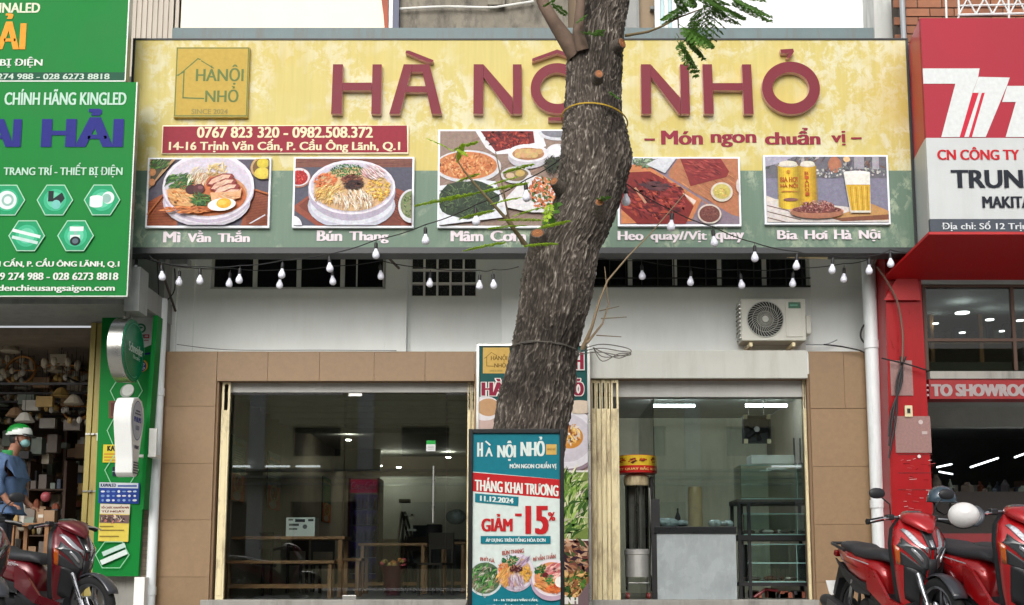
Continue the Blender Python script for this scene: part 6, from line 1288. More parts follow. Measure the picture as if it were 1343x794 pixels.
# red and pink basket
bk = thing('gift_basket', 'red and pink wrapped gift basket below the ladder', 'basket', (XX(515, 760, 16.5), 16.5, 0)); b_ = MB(); c0 = Vector((XX(515, 760, 16.5), 16.5, 0))
b_.lathe([(.1, 0), (.12, .05), (.14, .3), (.2, .42)], Matrix.Translation(c0), 14); obj('basket_wrap', b_, M('crinkled red wrap', (84, 22, 36), .4, var=.4, vs=14, bump=.8, bs=20), bk, smooth=True)
b_ = MB()
for k in range(16): b_.ell(c0 + Vector((random.uniform(-.17, .17), random.uniform(-.1, .1), .45 + random.uniform(-.03, .05))), (.04, .04, .035), 8, 5, random.randrange(3))
obj('wrapped_fruit', b_, [M('amber fruit', (180, 110, 50)), M('pink fruit', (190, 80, 90)), M('straw fruit', (170, 140, 80))], bk, kind='stuff', smooth=True)
b_ = MB(); b_.ell(P(598, 678, 17.9), (.16, .14, .12), 12, 8); single('plastic_bag', b_, M('crumpled white plastic', (150, 156, 156), .25, var=.3, vs=14, bump=.9, bs=16), 'crumpled white plastic bag on the table right of the ladder', 'bag', smooth=True)
gi = MB(); random.seed(4)
for k in range(26): p = P(random.uniform(545, 612), 700, random.uniform(19, 22)); h = random.uniform(.3, 1.15); gi.box(p.x - .12, p.x + .12, p.y, p.y + .3, 0.01, h, random.choice([5, 3, 5, 8]))
single('stacked_equipment', gi, mcl, 'dark stacked kitchen equipment at the back right of the dining room', 'equipment', kind='stuff')
for k, (u, v) in enumerate(((545, 553), (492, 553), (457, 577), (498, 611), (523, 613), (588, 600))):  # ceiling spots; the last is an extra one added to brighten the dining room
    Yq = (2.7 - CAMZ) * 1487 / (748 - v); Yq = min(Yq, 23.5); p = P(u, v, Yq); b_ = MB(); b_.lathe([(.001, -.012), (.035, -.012), (.05, 0), (.001, 0)], Matrix.Translation((p.x, p.y, ZC - .003 if Yq < 20 else p.z)), 12); obj('spot_lamp', b_, glow('warm spot', (1, .93, .8), 70), R, smooth=True)
# ------------------------------------------------------------------ kitchen side
for k, (u0, u1, v) in enumerate(((866, 926, 517.5), (995, 1056, 516.5), (855, 911, 532.5), (978, 1032, 532))):
    Yq = (ZC - .1 - CAMZ) * 1487 / (748 - v); b_ = MB(); b_.tube([P(u0, v, Yq), P(u1, v, Yq)], .02, 8); obj('tube_light', b_, glow('kitchen tube', (.88, .97, 1), 40), R, smooth=True)
OV = thing('roasting_oven', 'round glass roasting oven cabinet with a red and yellow food label on top', 'oven', (XX(836, 760, 14.35), 14.35, 0)); ox_, oy_ = XX(836, 690, 14.35), 14.4
TM_ = lambda z=0: Matrix.Translation((ox_, oy_, z)); zO = lambda v: ZZ(v, 14.2)
b_ = MB(); b_.lathe([(.155, zO(757)), (.155, zO(728)), (.165, zO(727)), (.165, zO(721)), (.15, zO(720))], TM_(), 28); m_ls = M('bright sheet steel', (196, 196, 192), .35, .45, var=.15, vs=6, dirt=.2, dcol=(.2, .2, .2), dscale=(4, 4, .1)); obj('oven_base', b_, m_ls, OV, smooth=True)
b_ = MB(); b_.lathe([(.145, zO(720)), (.145, zO(636))], TM_(), 28, cap=False); obj('glass_drum', b_, glass('smoky glass', (.8, .82, .8), 3.0), OV, smooth=True)
b_ = MB(); b_.lathe([(.15, zO(636)), (.16, zO(634)), (.16, zO(624)), (.12, zO(621))], TM_(), 28); obj('oven_collar', b_, m_cream, OV, smooth=True)
for k in range(3): b_ = MB(); b_.tube([(ox_ + .13 * math.cos(k * 2.1 + .4), oy_ + .13 * math.sin(k * 2.1 + .4), zO(722)), (ox_ + .13 * math.cos(k * 2.1 + .4), oy_ + .13 * math.sin(k * 2.1 + .4), zO(636))], .01, 6); obj('inner_rod', b_, m_black, OV)
b_ = MB(); b_.tube([(ox_, oy_, zO(722)), (ox_, oy_, zO(640))], .03, 8); obj('burner_post', b_, m_steel, OV)
b_ = MB(); b_.lathe([(.142, zO(720)), (.142, zO(636))], TM_(), 28, cap=False); b_.f = [f for f in b_.f if sum(b_.v[i][1] for i in f) / 4 > oy_ + .02]; b_.m = b_.m[:len(b_.f)]; b_.c = b_.c[:len(b_.f)]; obj('rear_lining', b_, M('grey oven lining', (206, 206, 200), .5, .0, var=.3, vs=8, dirt=.6, dscale=(4, 4, .1)), OV, smooth=True)
b_ = MB(); b_.lathe([(.255, zO(620)), (.255, zO(597))], TM_() , 36); dr = obj('label_drum', b_, M('red drum', (190, 40, 36), .35), OV, smooth=True)
zl0, zl1 = zO(619.4), zO(597.6)
c = Canvas(lambda a, b: (ox_ + .258 * math.sin((a - .5) * 2.9), oy_ - .258 * math.cos((a - .5) * 2.9), zl1 + (zl0 - zl1) * b), (0, -1, 0))
for k in range(16): a0, a1 = k / 16, (k + 1) / 16; c.lay = 1; c.rect(a0, 0, a1, .6, (226, 190, 50)); c.lay = 1; c.rect(a0, .6, a1, 1, (200, 40, 36))
c.lay = 3
for k in range(4): c.strokes(12, .2 + k * .2, .3, .06, .17, .07, .1, [(170, 60, 30), (200, 90, 40), (110, 40, 24)], spread=1)
c.text('VỊT QUAY BẮC KINH', .1, .68, .92, .92, (240, 200, 120), fat=.05); c.done('label_print', dr)
for a, b in ((-.13, -.1), (.13, -.1), (-.13, .12), (.13, .12)):
    b_ = MB(); b_.tube([(ox_ + a, oy_ + b, zO(757)), (ox_ + a, oy_ + b, .1)], .01, 6); lg = obj('leg', b_, m_steel, OV)
    b_ = MB(); b_.tube([(ox_ + a - .012, oy_ + b, .042), (ox_ + a + .012, oy_ + b, .042)], .04, 14); obj('caster', b_, M('red caster', (150, 60, 56), .4), lg)
b_ = MB(); b_.tube([(ox_ - .13, oy_ - .1, .2), (ox_ + .13, oy_ - .1, .2)], .008, 6); obj('cross_rod', b_, m_steel, OV)
b_ = MB(); b_.box(ox_ + .17, ox_ + .2, oy_ - .05, oy_ + .1, .1, zO(624)); obj('side_post', b_, m_black, OV)
b_ = MB(); b_.tube([(ox_ + .15, oy_ - .12, zO(640)), (ox_ + .17, oy_ - .14, zO(700)), (ox_ + .16, oy_ - .12, zO(755))], .009, 6); obj('hose', b_, M('grey hose', (150, 150, 146)), OV, smooth=True)
# aquarium rack
YK = 14.5; xk0, xk1 = XX(968, 690, YK), XX(1062, 690, YK)
RK = thing('tank_rack', 'black steel rack with three glass tank shelves inside the kitchen window', 'rack', ((xk0 + xk1) / 2, YK, 0))
for x in (xk0, xk0 + .12, xk1 - .02):
    for y in (YK, YK + .5): b_ = MB(); b_.box(x, x + .04, y, y + .04, 0, ZZ(655, YK)); obj('rack_post', b_, m_black, RK)
for v0, v1 in ((655, 661), (702, 709), (764, 769)): b_ = MB(); b_.box(xk0 - .01, xk1 + .03, YK - .01, YK + .55, ZZ(v1, YK), ZZ(v0, YK)); obj('rack_shelf', b_, m_black, RK)
m_tank = glass('tank glass', (.9, .96, .95), 1.5); m_edge = M('tank glass edge', (150, 196, 188), .2)
for lb, u0, u1, v0, v1, n_ in (('greenish glass tank on the top shelf of the black rack', 972, 1058, 610, 654.5, 1), ('glass tank on the middle shelf of the black rack', 976, 1058, 674, 701.5, 1), ('glass tank on the bottom shelf of the black rack', 981, 1058, 714, 763.5, 2)):
    t = thing('glass_tank', lb, 'fish tank', (XX((u0 + u1) / 2, v1, YK), YK + .1, ZZ(v1, YK))); x0_, x1_, z0_, z1_ = XX(u0, v1, YK), XX(u1, v1, YK), ZZ(v1, YK) + .002, ZZ(v0, YK)
    for a in ((x0_, x1_, YK + .02, YK + .028), (x0_, x1_, YK + .48, YK + .488), (x0_, x0_ + .008, YK + .029, YK + .479), (x1_ - .008, x1_, YK + .029, YK + .479)): b_ = MB(); b_.box(*a, z0_, z1_); obj('tank_wall', b_, m_tank, t)
    for z in ((z0_, z1_) if n_ == 1 else (z0_, (z0_ + z1_) / 2, z1_)): b_ = MB(); b_.box(x0_, x1_, YK + .012, YK + .019, z - .006, z + .004); obj('tank_rim', b_, m_edge, t)
    b_ = MB(); b_.box(x0_ + .01, x1_ - .01, YK + .05, YK + .45, z0_ + .001, z0_ + .02); obj('tank_bottom', b_, M('murky gravel', (110, 104, 92), .9, var=.4, vs=20), t)
    b_ = MB(); x = XX(u1 - 12, v1, YK); b_.box(x, x + .006, YK + .01, YK + .018, z0_, z1_); obj('tank_seam', b_, m_edge, t)
b_ = MB(); b_.tube([(xk0 + .2, YK + .1, .02), (xk0 + .35, YK + .1, .12), (xk0 + .5, YK + .1, .1)], .02, 8); single('red_hose', b_, M('dull red hose', (120, 30, 36), .4), 'dull red hose lying under the tank rack', 'hose', smooth=True)
b_ = MB(); pbox(b_, 985, 597, 1042, 609, YK + .1, YK + .4); single('foam_box', b_, M('white foam', (200, 210, 208), .7), 'white foam box lying on top of the upper glass tank', 'box', bevel=.01)
random.seed(9); gi = MB()
for k in range(30): x, z = random.uniform(XX(984, 740, YK), XX(1048, 740, YK)), random.choice([ZZ(700, YK), ZZ(762, YK)]); gi.ell((x, YK + random.uniform(.1, .4), z + .03), (random.uniform(.03, .09), .04, random.uniform(.015, .04)), 8, 5, random.choice([1, 5, 7, 3]))
for k in range(12): x = random.uniform(XX(984, 740, YK), XX(1050, 740, YK)); gi.box(x, x + .1, YK + .1, YK + .3, .01, random.uniform(.05, .12), random.choice([5, 7, 1, 6]))
single('rack_clutter', gi, mcl, 'pebbles, cloths and odd items inside and under the glass tanks', 'clutter', kind='stuff', smooth=True)
# extractor fan
YE = 14.75; FN = thing('extractor_fan', 'square black box fan hanging behind the kitchen glass', 'fan', (XX(993, 563, YE), YE, ZZ(580, YE))); fx, fz = XX(993, 563, YE), ZZ(563, YE)
for a in ((-.18, -.165, -.18, .18), (.165, .18, -.18, .18), (-.164, .164, .165, .18), (-.164, .164, -.18, -.165)): b_ = MB(); b_.box(fx + a[0], fx + a[1], YE, YE + .1, fz + a[2], fz + a[3]); obj('fan_frame', b_, m_black, FN)
b_ = MB(); b_.box(fx - .164, fx + .164, YE + .095, YE + .1, fz - .164, fz + .164); obj('fan_back', b_, M('charcoal mesh', (40, 42, 46), .6), FN)
for k in range(5):
    q = k * 2 * PI / 5; b_ = MB(); b_.obox((fx + .08 * math.cos(q), YE + .05, fz + .08 * math.sin(q)), (.13, .006, .06), (.5, -q, 0)); obj('fan_blade', b_, M('black fan blade', (34, 34, 38), .3), FN)
b_ = MB(); b_.lathe([(.001, .02), (.035, .015), (.038, 0)], Matrix.Translation((fx, YE + .02, fz)) @ Matrix.Rotation(PI / 2, 4, 'X'), 16); obj('fan_hub', b_, M('pale hub', (200, 196, 200), .4), FN, smooth=True)
for a in (-1, 1):
    for b in (-1, 1): b_ = MB(); b_.box(fx + a * .15 - .025, fx + a * .15 + .025, YE - .012, YE - .001, fz + b * .16 - .03, fz + b * .16 + .03); obj('corner_clip', b_, M('ivory plastic', (206, 196, 160)), FN)
for a in (-.1, .1): b_ = MB(); b_.tube([(fx + a, YE + .05, fz + .18), (fx + a, YE + .05, ZC)], .007, 6); obj('hanging_rod', b_, m_steel, FN)
# things on the counter
zc_ = ZZ(691, YG) + .002
b_ = MB(); rolls = [(.09, 0), (.094, .1), (.088, .2), (.093, .32), (.088, .45), (.08, .5)]; b_.lathe(rolls, Matrix.Translation((XX(912, 680, YG + .2), YG + .2, zc_)), 18)
single('cup_stack', b_, M('yellowish wrapped cups', (170, 150, 100), .35, var=.25, vs=12, bump=.6, bs=25), 'tall yellowish wrapped stack of cups on the counter behind the glass', 'cups', smooth=True)
for k, (u, w_, h, lb) in enumerate(((880, .22, .10, 'crumpled clear plastic bags left of the wrapped cup stack'), (945, .16, .08, 'crumpled clear plastic bags right of the wrapped cup stack'))):
    b_ = MB(); cx_ = XX(u, 685, YG + .2)
    for q in range(7): b_.ell((cx_ + random.uniform(-w_, w_) * .7, YG + .18 + random.uniform(-.08, .1), zc_ + h * .5), (w_ * .4, .09, h * random.uniform(.4, .7)), 9, 6)
    single('plastic_bags', b_, M('crumpled grey plastic', (190, 206, 208), .2, var=.35, vs=16, bump=1., bs=18), lb, 'bags', smooth=True)
for u, lb in ((889, 'dark bottle on the counter, left of the wrapped cups'), (1041, 'dark ladle hanging right of the fan, left one'), (1049, 'dark ladle hanging right of the fan, right one')):
    if u < 900: b_ = MB(); b_.lathe([(.035, 0), (.035, .14), (.012, .2), (.012, .25)], Matrix.Translation((XX(u, 680, YG + .5), YG + .5, zc_)), 10); single('bottle', b_, mcl[5], lb, 'bottle', smooth=True)
    else: b_ = MB(); b_.tube([P(u, 575, 15.2), P(u + 1, 606, 15.2)], .012, 6); b_.ell(P(u + 1, 609, 15.2), (.035, .03, .03), 8, 5); single('ladle', b_, m_black, lb, 'ladle', smooth=True)
b_ = MB(); b_.box(XX(870, 690, 17.4), XX(960, 690, 17.4), 17.4, 17.9, 0, .95); single('kitchen_cabinet', b_, M('grey cabinet', (110, 112, 112), .4), 'grey cabinet in the back of the kitchen behind the counter', 'cabinet', bevel=.01)

# ================================================================== opposite side of the street (seen mirrored in the glass)
OB = thing('opposite_building', 'tan house across the street with dark windows and pale pillars', 'building', (0, -9.5, ZG))
m_tanw = M('tan render', (224, 212, 170), .8, var=.08, dirt=.3); holes = []
for k in range(9):
    for z0_, z1_ in ((.4, 2.6), (4.1, 5.1)): x = -15 + k * 3.6; holes.append((x, x + (1.6 if z0_ > 3 else 2.6), z0_, z1_))
mb = MB(); wall_cells(mb, -17, 18, ZG, 7.5, -9.9, -9.5, holes); obj('wall', mb, m_tanw, OB)
mb = MB(); mb.box(-17, 18, -11.5, -11.4, ZG, 7); obj('dark_interior', mb, m_black, OB)
for k in range(10): b_ = MB(); x = -16.4 + k * 3.6; b_.box(x, x + .5, -9.49, -9.3, ZG, 7.5); obj('pillar', b_, m_white, OB)
for k in range(3): b_ = MB(); b_.box(-17, 18, -9.29, -8.7, 3.1 + k * .22, 3.16 + k * .22); obj('awning_slat', b_, M('grey awning', (130, 134, 132), .6), OB)
for a, b in ((-10, -9.1), (-8.6, -7.8), (-7.6, -6.8), (1.8, 3.0), (8, 9)): b_ = MB(); b_.box(a, b, -9.2, -9.15, 3.7, 3.76); obj('tube_light', b_, glow('street tube', (.95, 1, 1), 3), OB)
for k in range(60): 
    b_ = MB(); x = 1 + k * .14; b_.box(x, x + .03, -7.5, -7.47, ZG + .0, 1.3); obj('railing_bar', b_, m_black, OB)
# ================================================================== scooters
m_tyre = M('tyre rubber', (26, 26, 27), .85, var=.2, bump=.3); m_plas = M('black scooter plastic', (34, 35, 38), .5, var=.12, bump=.05); m_seat = M('seat vinyl', (46, 46, 50), .55, var=.1, bump=.2)
m_alu2 = M('cast alloy', (110, 112, 116), .35, .8); m_lens = M('smoked headlight', (58, 62, 64), .08, var=.05, coat=1., bump=0, spec=.8); m_silv = M('silver trim', (190, 192, 196), .2, .7); m_tail = M('red tail lens', (130, 10, 14), .15, coat=1.)
def paint(nm, col): return M(nm, col, .28, .25, var=.06, vs=2, bump=0, coat=.9, dirt=.3, dcol=(.09, .06, .055), dscale=(1, 1, 1))
def scooter(label, loc, rot, body, group=None, apron=None, mirrors=(-1, 1), panel=None):
    t = thing('parked_scooter', label, 'scooter', loc, rotz=rot, group=group); Rw = .285; K = dict(local=True)
    apron = apron or body; panel = panel or body
    def wheel(x, w_):
        b_ = MB(); MX = Matrix.Translation((x, 0, Rw)) @ Matrix.Rotation(PI / 2, 4, 'X'); b_.lathe([(Rw - .065, -w_ * .8), (Rw - .03, -w_), (Rw - .006, -w_ * .6), (Rw, 0), (Rw - .006, w_ * .6), (Rw - .03, w_), (Rw - .065, w_ * .8)], MX, 36, cap=False); ty = obj('wheel', b_, m_tyre, t, smooth=True, sharp=60, **K)
        b_ = MB(); b_.lathe([(Rw - .085, -.03), (Rw - .064, -.035), (Rw - .064, .035), (Rw - .085, .03), (Rw - .085, -.03)], MX, 30, cap=False); b_.lathe([(.03, -.05), (.045, -.045), (.045, .045), (.03, .05)], MX, 14)
        for k in range(5):
            q = k * 2 * PI / 5; b_.tube([MX @ Vector((.04 * math.cos(q), .04 * math.sin(q), 0)), MX @ Vector(((Rw - .07) * math.cos(q + .2), (Rw - .07) * math.sin(q + .2), 0))], [.018, .011], 6)
        obj('rim', b_, m_alu2, ty, smooth=True, sharp=50, **K)
        b_ = MB(); b_.lathe([(.05, .05), (.105, .05), (.105, .055), (.05, .055)], MX, 24, cap=False); obj('brake_disc', b_, m_chrome, ty, **K); return ty
    wheel(.63, .045); wheel(-.62, .055)
    # apron surface: s 0 top .. 1 bottom, q -1..1 across
    cs = [(0, .36, 1.0, .09), (.2, .47, .90, .19), (.4, .55, .78, .235), (.6, .53, .62, .215), (.8, .45, .45, .17), (1, .40, .30, .13)]
    def ap(q, s_, off=0.):
        s_ = min(1, max(0, s_)); i = min(4, int(s_ * 5)); f = s_ * 5 - i; a, b = cs[i], cs[i + 1]; f = f * f * (3 - 2 * f)
        x, z, w_ = [a[j] + (b[j] - a[j]) * f for j in (1, 2, 3)]; return Vector((x - .16 * abs(q) ** 1.7 * (w_ / .22) + off, q * w_, z + .04 * abs(q) ** 1.5 + off * .15))
    b_ = MB(); b_.sheet(lambda a, b: ap(a * 2 - 1, b), 16, 18); obj('front_apron', b_, apron, t, smooth=True, sharp=60, solid=.022, **K)
    def patch(pts, off, m, nm, n=6, par=t):
        """pts: 4 corners in (q, s)"""
        b_ = MB(); A_, B_, C_, D_ = [Vector(p) for p in pts]; b_.sheet(lambda a, b: ap(*(A_.lerp(B_, a).lerp(D_.lerp(C_, a), b)), off), n, n); return obj(nm, b_, m, par, smooth=True, solid=.012, **K)
    for sg in (-1, 1):
        patch([(sg * .10, .50), (sg * .82, .30), (sg * .93, .42), (sg * .16, .60)], .016, m_lens, 'headlight'); patch([(sg * .14, .40), (sg * .78, .16), (sg * .86, .22), (sg * .16, .47)], .018, m_silv, 'headlight_brow'); patch([(sg * .2, .68), (sg * .8, .58), (sg * .86, .9), (sg * .3, .95)], .014, m_plas, 'lower_panel')
        patch([(sg * .86, .45), (sg * .98, .42), (sg * .98, .56), (sg * .88, .58)], .014, M('amber lens', (170, 80, 20), .15, coat=1.), 'turn_signal', 3)
    for sg in (-1, 1): patch([(sg * .16, .585), (sg * .92, .46), (sg * .9, .56), (sg * .2, .68)], .0125, m_plas, 'black_under_panel')
    patch([(-.14, .50), (.14, .50), (.10, .92), (-.10, .92)], .02, m_plas, 'centre_grille'); patch([(-.3, .05), (.3, .05), (.12, .42), (-.12, .42)], .016, m_plas, 'dark_visor'); patch([(-.07, .3), (.07, .3), (.05, .38), (-.05, .38)], .024, m_silv, 'badge', 3)
    b_ = MB(); b_.sheet(lambda a, b: ap(a * 2 - 1, b * .95 + .05) * 1. - Vector((.06 + .03 * math.sin(PI * a), 0, 0)), 12, 12); obj('inner_leg_shield', b_, m_plas, t, smooth=True, solid=.02, **K)
    b_ = MB(); b_.sweep([(.42, .33, .12, .06), (.25, .31, .17, .055), (.02, .33, .17, .09), (-.14, .40, .15, .13), (-.2, .46, .10, .1)], 16, .6); obj('footboard', b_, m_plas, t, smooth=True, sharp=50, **K)
    for sg in (-1, 1):
        pts = [(-.16, .66), (-.04, .62), (.18, .40), (.40, .34), (.42, .28), (.12, .33), (-.14, .47)]
        b_ = MB(); b_.prism(pts, -.012, .012); b_.v = [(x, y + sg * (.165 - .02 * (x > .3)), z) for x, y, z in b_.v]; obj('side_strip', b_, panel, t, bevel=.006, **K)
        b_ = MB(); b_.prism([(.10, .32), (.38, .26), (.3, .2), (-.1, .2), (-.16, .4)], -.01, .01); b_.v = [(x, y + sg * .15, z) for x, y, z in b_.v]; obj('lower_fairing', b_, m_plas, t, bevel=.006, **K)
    b_ = MB(); b_.sweep([(0, .50, .07, .1), (-.08, .57, .13, .13), (-.28, .62, .165, .13), (-.5, .68, .15, .105), (-.72, .76, .10, .065), (-.86, .80, .05, .03)], 20, .7); obj('rear_body', b_, panel, t, smooth=True, sharp=60, **K)
    b_ = MB(); b_.sweep([(.03, .70, .06, .03), (-.05, .735, .11, .045), (-.25, .75, .145, .05), (-.42, .77, .14, .05), (-.48, .80, .13, .05), (-.7, .835, .105, .04), (-.8, .84, .05, .02)], 18, .7); obj('seat', b_, m_seat, t, smooth=True, sharp=60, **K)
    for sg in (-1, 1):
        b_ = MB(); b_.prism([(-.1, .50), (-.3, .54), (-.62, .64), (-.8, .73), (-.6, .56), (-.35, .44), (-.12, .42)], -.008, .008); b_.v = [(x, y + sg * (.158 - .06 * max(0, -x - .35) * 2), z) for x, y, z in b_.v]; obj('black_side_cover', b_, m_plas, t, bevel=.005, **K)
    b_ = MB(); b_.tube([(-.55, .15, .79), (-.78, .14, .85), (-.93, .07, .86), (-.93, -.07, .86), (-.78, -.14, .85), (-.55, -.15, .79)], .014, 8); obj('grab_rail', b_, m_plas, t, smooth=True, **K)
    b_ = MB(); b_.obox((-.87, 0, .77), (.05, .16, .05), (0, .4, 0)); obj('tail_light', b_, m_tail, t, bevel=.01, **K)
    b_ = MB(); b_.prism([(-.6, .58), (-.82, .70), (-1.0, .36), (-.97, .34), (-.84, .56)], -.06, .06); obj('rear_mudguard', b_, m_plas, t, bevel=.01, **K)
    b_ = MB(); b_.box(-.2, .0, -.09, .09, .22, .42); b_.ell((-.3, 0, .3), (.18, .12, .11), 12, 8, ex=.7); b_.ell((-.55, .1, .29), (.2, .05, .09), 12, 8, ex=.7); obj('engine', b_, M('dark engine metal', (50, 50, 52), .5, .5), t, smooth=True, sharp=40, **K)
    b_ = MB(); b_.tube([(-.1, -.1, .2), (-.3, -.13, .19), (-.45, -.155, .23)], .022, 8); b_.tube([(-.43, -.155, .22), (-.5, -.16, .25), (-.85, -.175, .36), (-.9, -.175, .375)], [.04, .06, .062, .045], 14); mf = obj('muffler', b_, m_plas, t, smooth=True, sharp=60, **K)
    b_ = MB(); b_.obox((-.62, -.228, .31), (.26, .012, .07), (0, .3, 0)); obj('heat_guard', b_, m_alu2, mf, bevel=.004, **K)
    b_ = MB(); b_.sheet(lambda a, b: Vector((.63 + (.298 + .014 * math.cos((b - .5) * PI)) * math.cos(.45 + 1.6 * a), (b - .5) * .125 * (.55 + .45 * math.sin(PI * min(1, a + .25))), Rw + (.298 + .014 * math.cos((b - .5) * PI)) * math.sin(.45 + 1.6 * a))), 14, 6); obj('front_fender', b_, M('dark fender', (56, 58, 64), .3, coat=.6), t, smooth=True, solid=.012, **K)
    b_ = MB()
    for sg in (-1, 1): b_.tube([(.47, sg * .085, .62), (.63, sg * .085, .285)], .02, 10)
    obj('fork', b_, M('fork metal', (160, 162, 166), .25, .9), t, smooth=True, **K)
    b_ = MB(); b_.sweep([(.24, 1.02, .07, .03), (.31, 1.03, .13, .045), (.40, 1.01, .14, .05), (.48, .96, .08, .04), (.53, .92, .03, .02)], 16, .8); obj('handlebar_cowl', b_, apron, t, smooth=True, sharp=60, **K)
    b_ = MB(); b_.ell((.29, 0, 1.065), (.07, .09, .02), 14, 6); obj('instrument_panel', b_, m_lens, t, smooth=True, **K)
    b_ = MB(); b_.tube([(.25, -.34, 1.0), (.28, -.2, 1.03), (.30, 0, 1.03), (.28, .2, 1.03), (.25, .34, 1.0)], .012, 8); hb = obj('handlebar', b_, m_alu2, t, smooth=True, **K)
    for sg in (-1, 1):
        b_ = MB(); b_.tube([(.265, sg * .235, 1.02), (.25, sg * .35, .998)], .019, 10); b_.lathe([(.024, 0), (.024, .015)], Matrix.Translation((.248, sg * .352, .997)) @ Matrix.Rotation(-sg * PI / 2, 4, 'X'), 10); obj('grip', b_, m_tyre, hb, smooth=True, **K)
        b_ = MB(); b_.tube([(.3, sg * .2, 1.02), (.325, sg * .28, 1.015), (.31, sg * .37, .995)], .007, 6); obj('brake_lever', b_, m_chrome, hb, smooth=True, **K)
        b_ = MB(); b_.obox((.28, sg * .19, 1.03), (.06, .06, .045), (0, 0, 0)); obj('switch_pod', b_, m_plas, hb, bevel=.01, **K)
        if sg in mirrors:
            b_ = MB(); b_.tube([(.28, sg * .18, 1.045), (.31, sg * .2, 1.13), (.30, sg * .27, 1.19)], .006, 6); ms = obj('mirror_stalk', b_, m_plas, t, smooth=True, **K)
            b_ = MB(); b_.ell((.30, sg * .30, 1.215), (.022, .068, .042), 16, 8, ex=.85); mo = obj('mirror', b_, m_plas, ms, smooth=True, **K); b_ = MB(); b_.ell((.281, sg * .30, 1.215), (.006, .06, .035), 16, 6, ex=.85); obj('mirror_glass', b_, m_chrome, mo, smooth=True, **K)
    b_ = MB(); b_.tube([(.0, .12, .24), (.02, .2, .02), (.06, .22, .005)], .01, 6); obj('side_stand', b_, m_alu2, t, smooth=True, **K)
    for sg in (-1, 1): b_ = MB(); b_.tube([(-.45, sg * .13, .55), (-.6, sg * .1, .30)], .022, 10); obj('shock_absorber', b_, M('fork metal', (160, 162, 166)), t, smooth=True, **K)
    for sg in (-1, 1):
        c = Canvas(lambda a, b, sg=sg: (a, sg * (.168 - .05 * max(0, (-a - .3)) ), b), (0, sg, 0)); c.poly([(-.12, .665), (-.5, .735), (-.5, .742), (-.12, .675)], (206, 206, 210)); c.poly([(-.3, .64), (-.62, .72), (-.62, .725), (-.3, .645)], (30, 30, 34)); c.done('side_decal', t, local=True)
        patch([(sg * .06, .40), (sg * .10, .40), (sg * .13, .66), (sg * .09, .66)], .0135, m_plas, 'panel_gap', 3); patch([(sg * .3, .505), (sg * .6, .43), (sg * .62, .455), (sg * .32, .53)], .024, m_silv, 'headlight_reflector', 3)
        b_ = MB(); b_.tube([(.47, sg * .1, .6), (.56, sg * .13, .5), (.6, sg * .09, .36)], .006, 6); obj('control_cable', b_, m_plas, t, smooth=True, **K)
    b_ = MB(); b_.box(.655, .70, .055, .10, .20, .32); obj('brake_caliper', b_, m_alu2, t, bevel=.006, **K)
    b_ = MB(); b_.tube([(-.25, -.16, .26), (-.25, -.3, .25)], .012, 8); b_.tube([(-.25, .16, .26), (-.25, .3, .25)], .012, 8); obj('passenger_pegs', b_, m_tyre, t, kind='stuff', **K)
    b_ = MB(); b_.obox((-.99, 0, .47), (.006, .19, .14), (0, -.5, 0)); obj('number_plate', b_, m_white, t, **K)
    return t
m_pr = paint('candy red paint', (176, 16, 22)); m_pm = paint('maroon paint', (104, 16, 28)); m_pk = paint('magenta red paint', (130, 14, 50)); m_pb = paint('black scooter paint', (24, 26, 30)); m_pbr = paint('brown metallic paint', (74, 58, 54))
def at(u, Y): return (XX(u, 740, Y), Y, ZG)
def sc_(t, k=.93): t.scale = (k, k, k); return t
sc_(scooter('glossy red scooter parked farther back, next to the red pillar', (2.74, 8.6, ZG), math.radians(-78), m_pr))
sc_(scooter('glossy red scooter parked nearest the camera at the right edge', (3.17, 7.8, ZG), math.radians(-79), m_pr, mirrors=()))
sc_(scooter('black scooter half hidden behind the two red scooters at the right edge', (3.95, 8.9, ZG), math.radians(-76), m_pb, mirrors=(1,)))
sc_(scooter('dark maroon scooter in front of the lamp shop facing right', (-4.1, 9.75, ZG), math.radians(-27), m_pm, mirrors=()))
sc_(scooter('magenta and brown scooter cut off by the left edge of the view', (-4.3, 8.75, ZG), math.radians(-45), m_pk, panel=m_pbr))
mar = [o for o in COL.objects if o.get('label', '').startswith('dark maroon scooter')][0]
c = Canvas(lambda a, b: (a, -.176, .70 - b), (0, -1, 0)); c.text('AIRBLADE', -.42, -.0, -.14, .035, (190, 180, 184), fat=.05, slope=.0); c.done('side_lettering', mar, local=True)
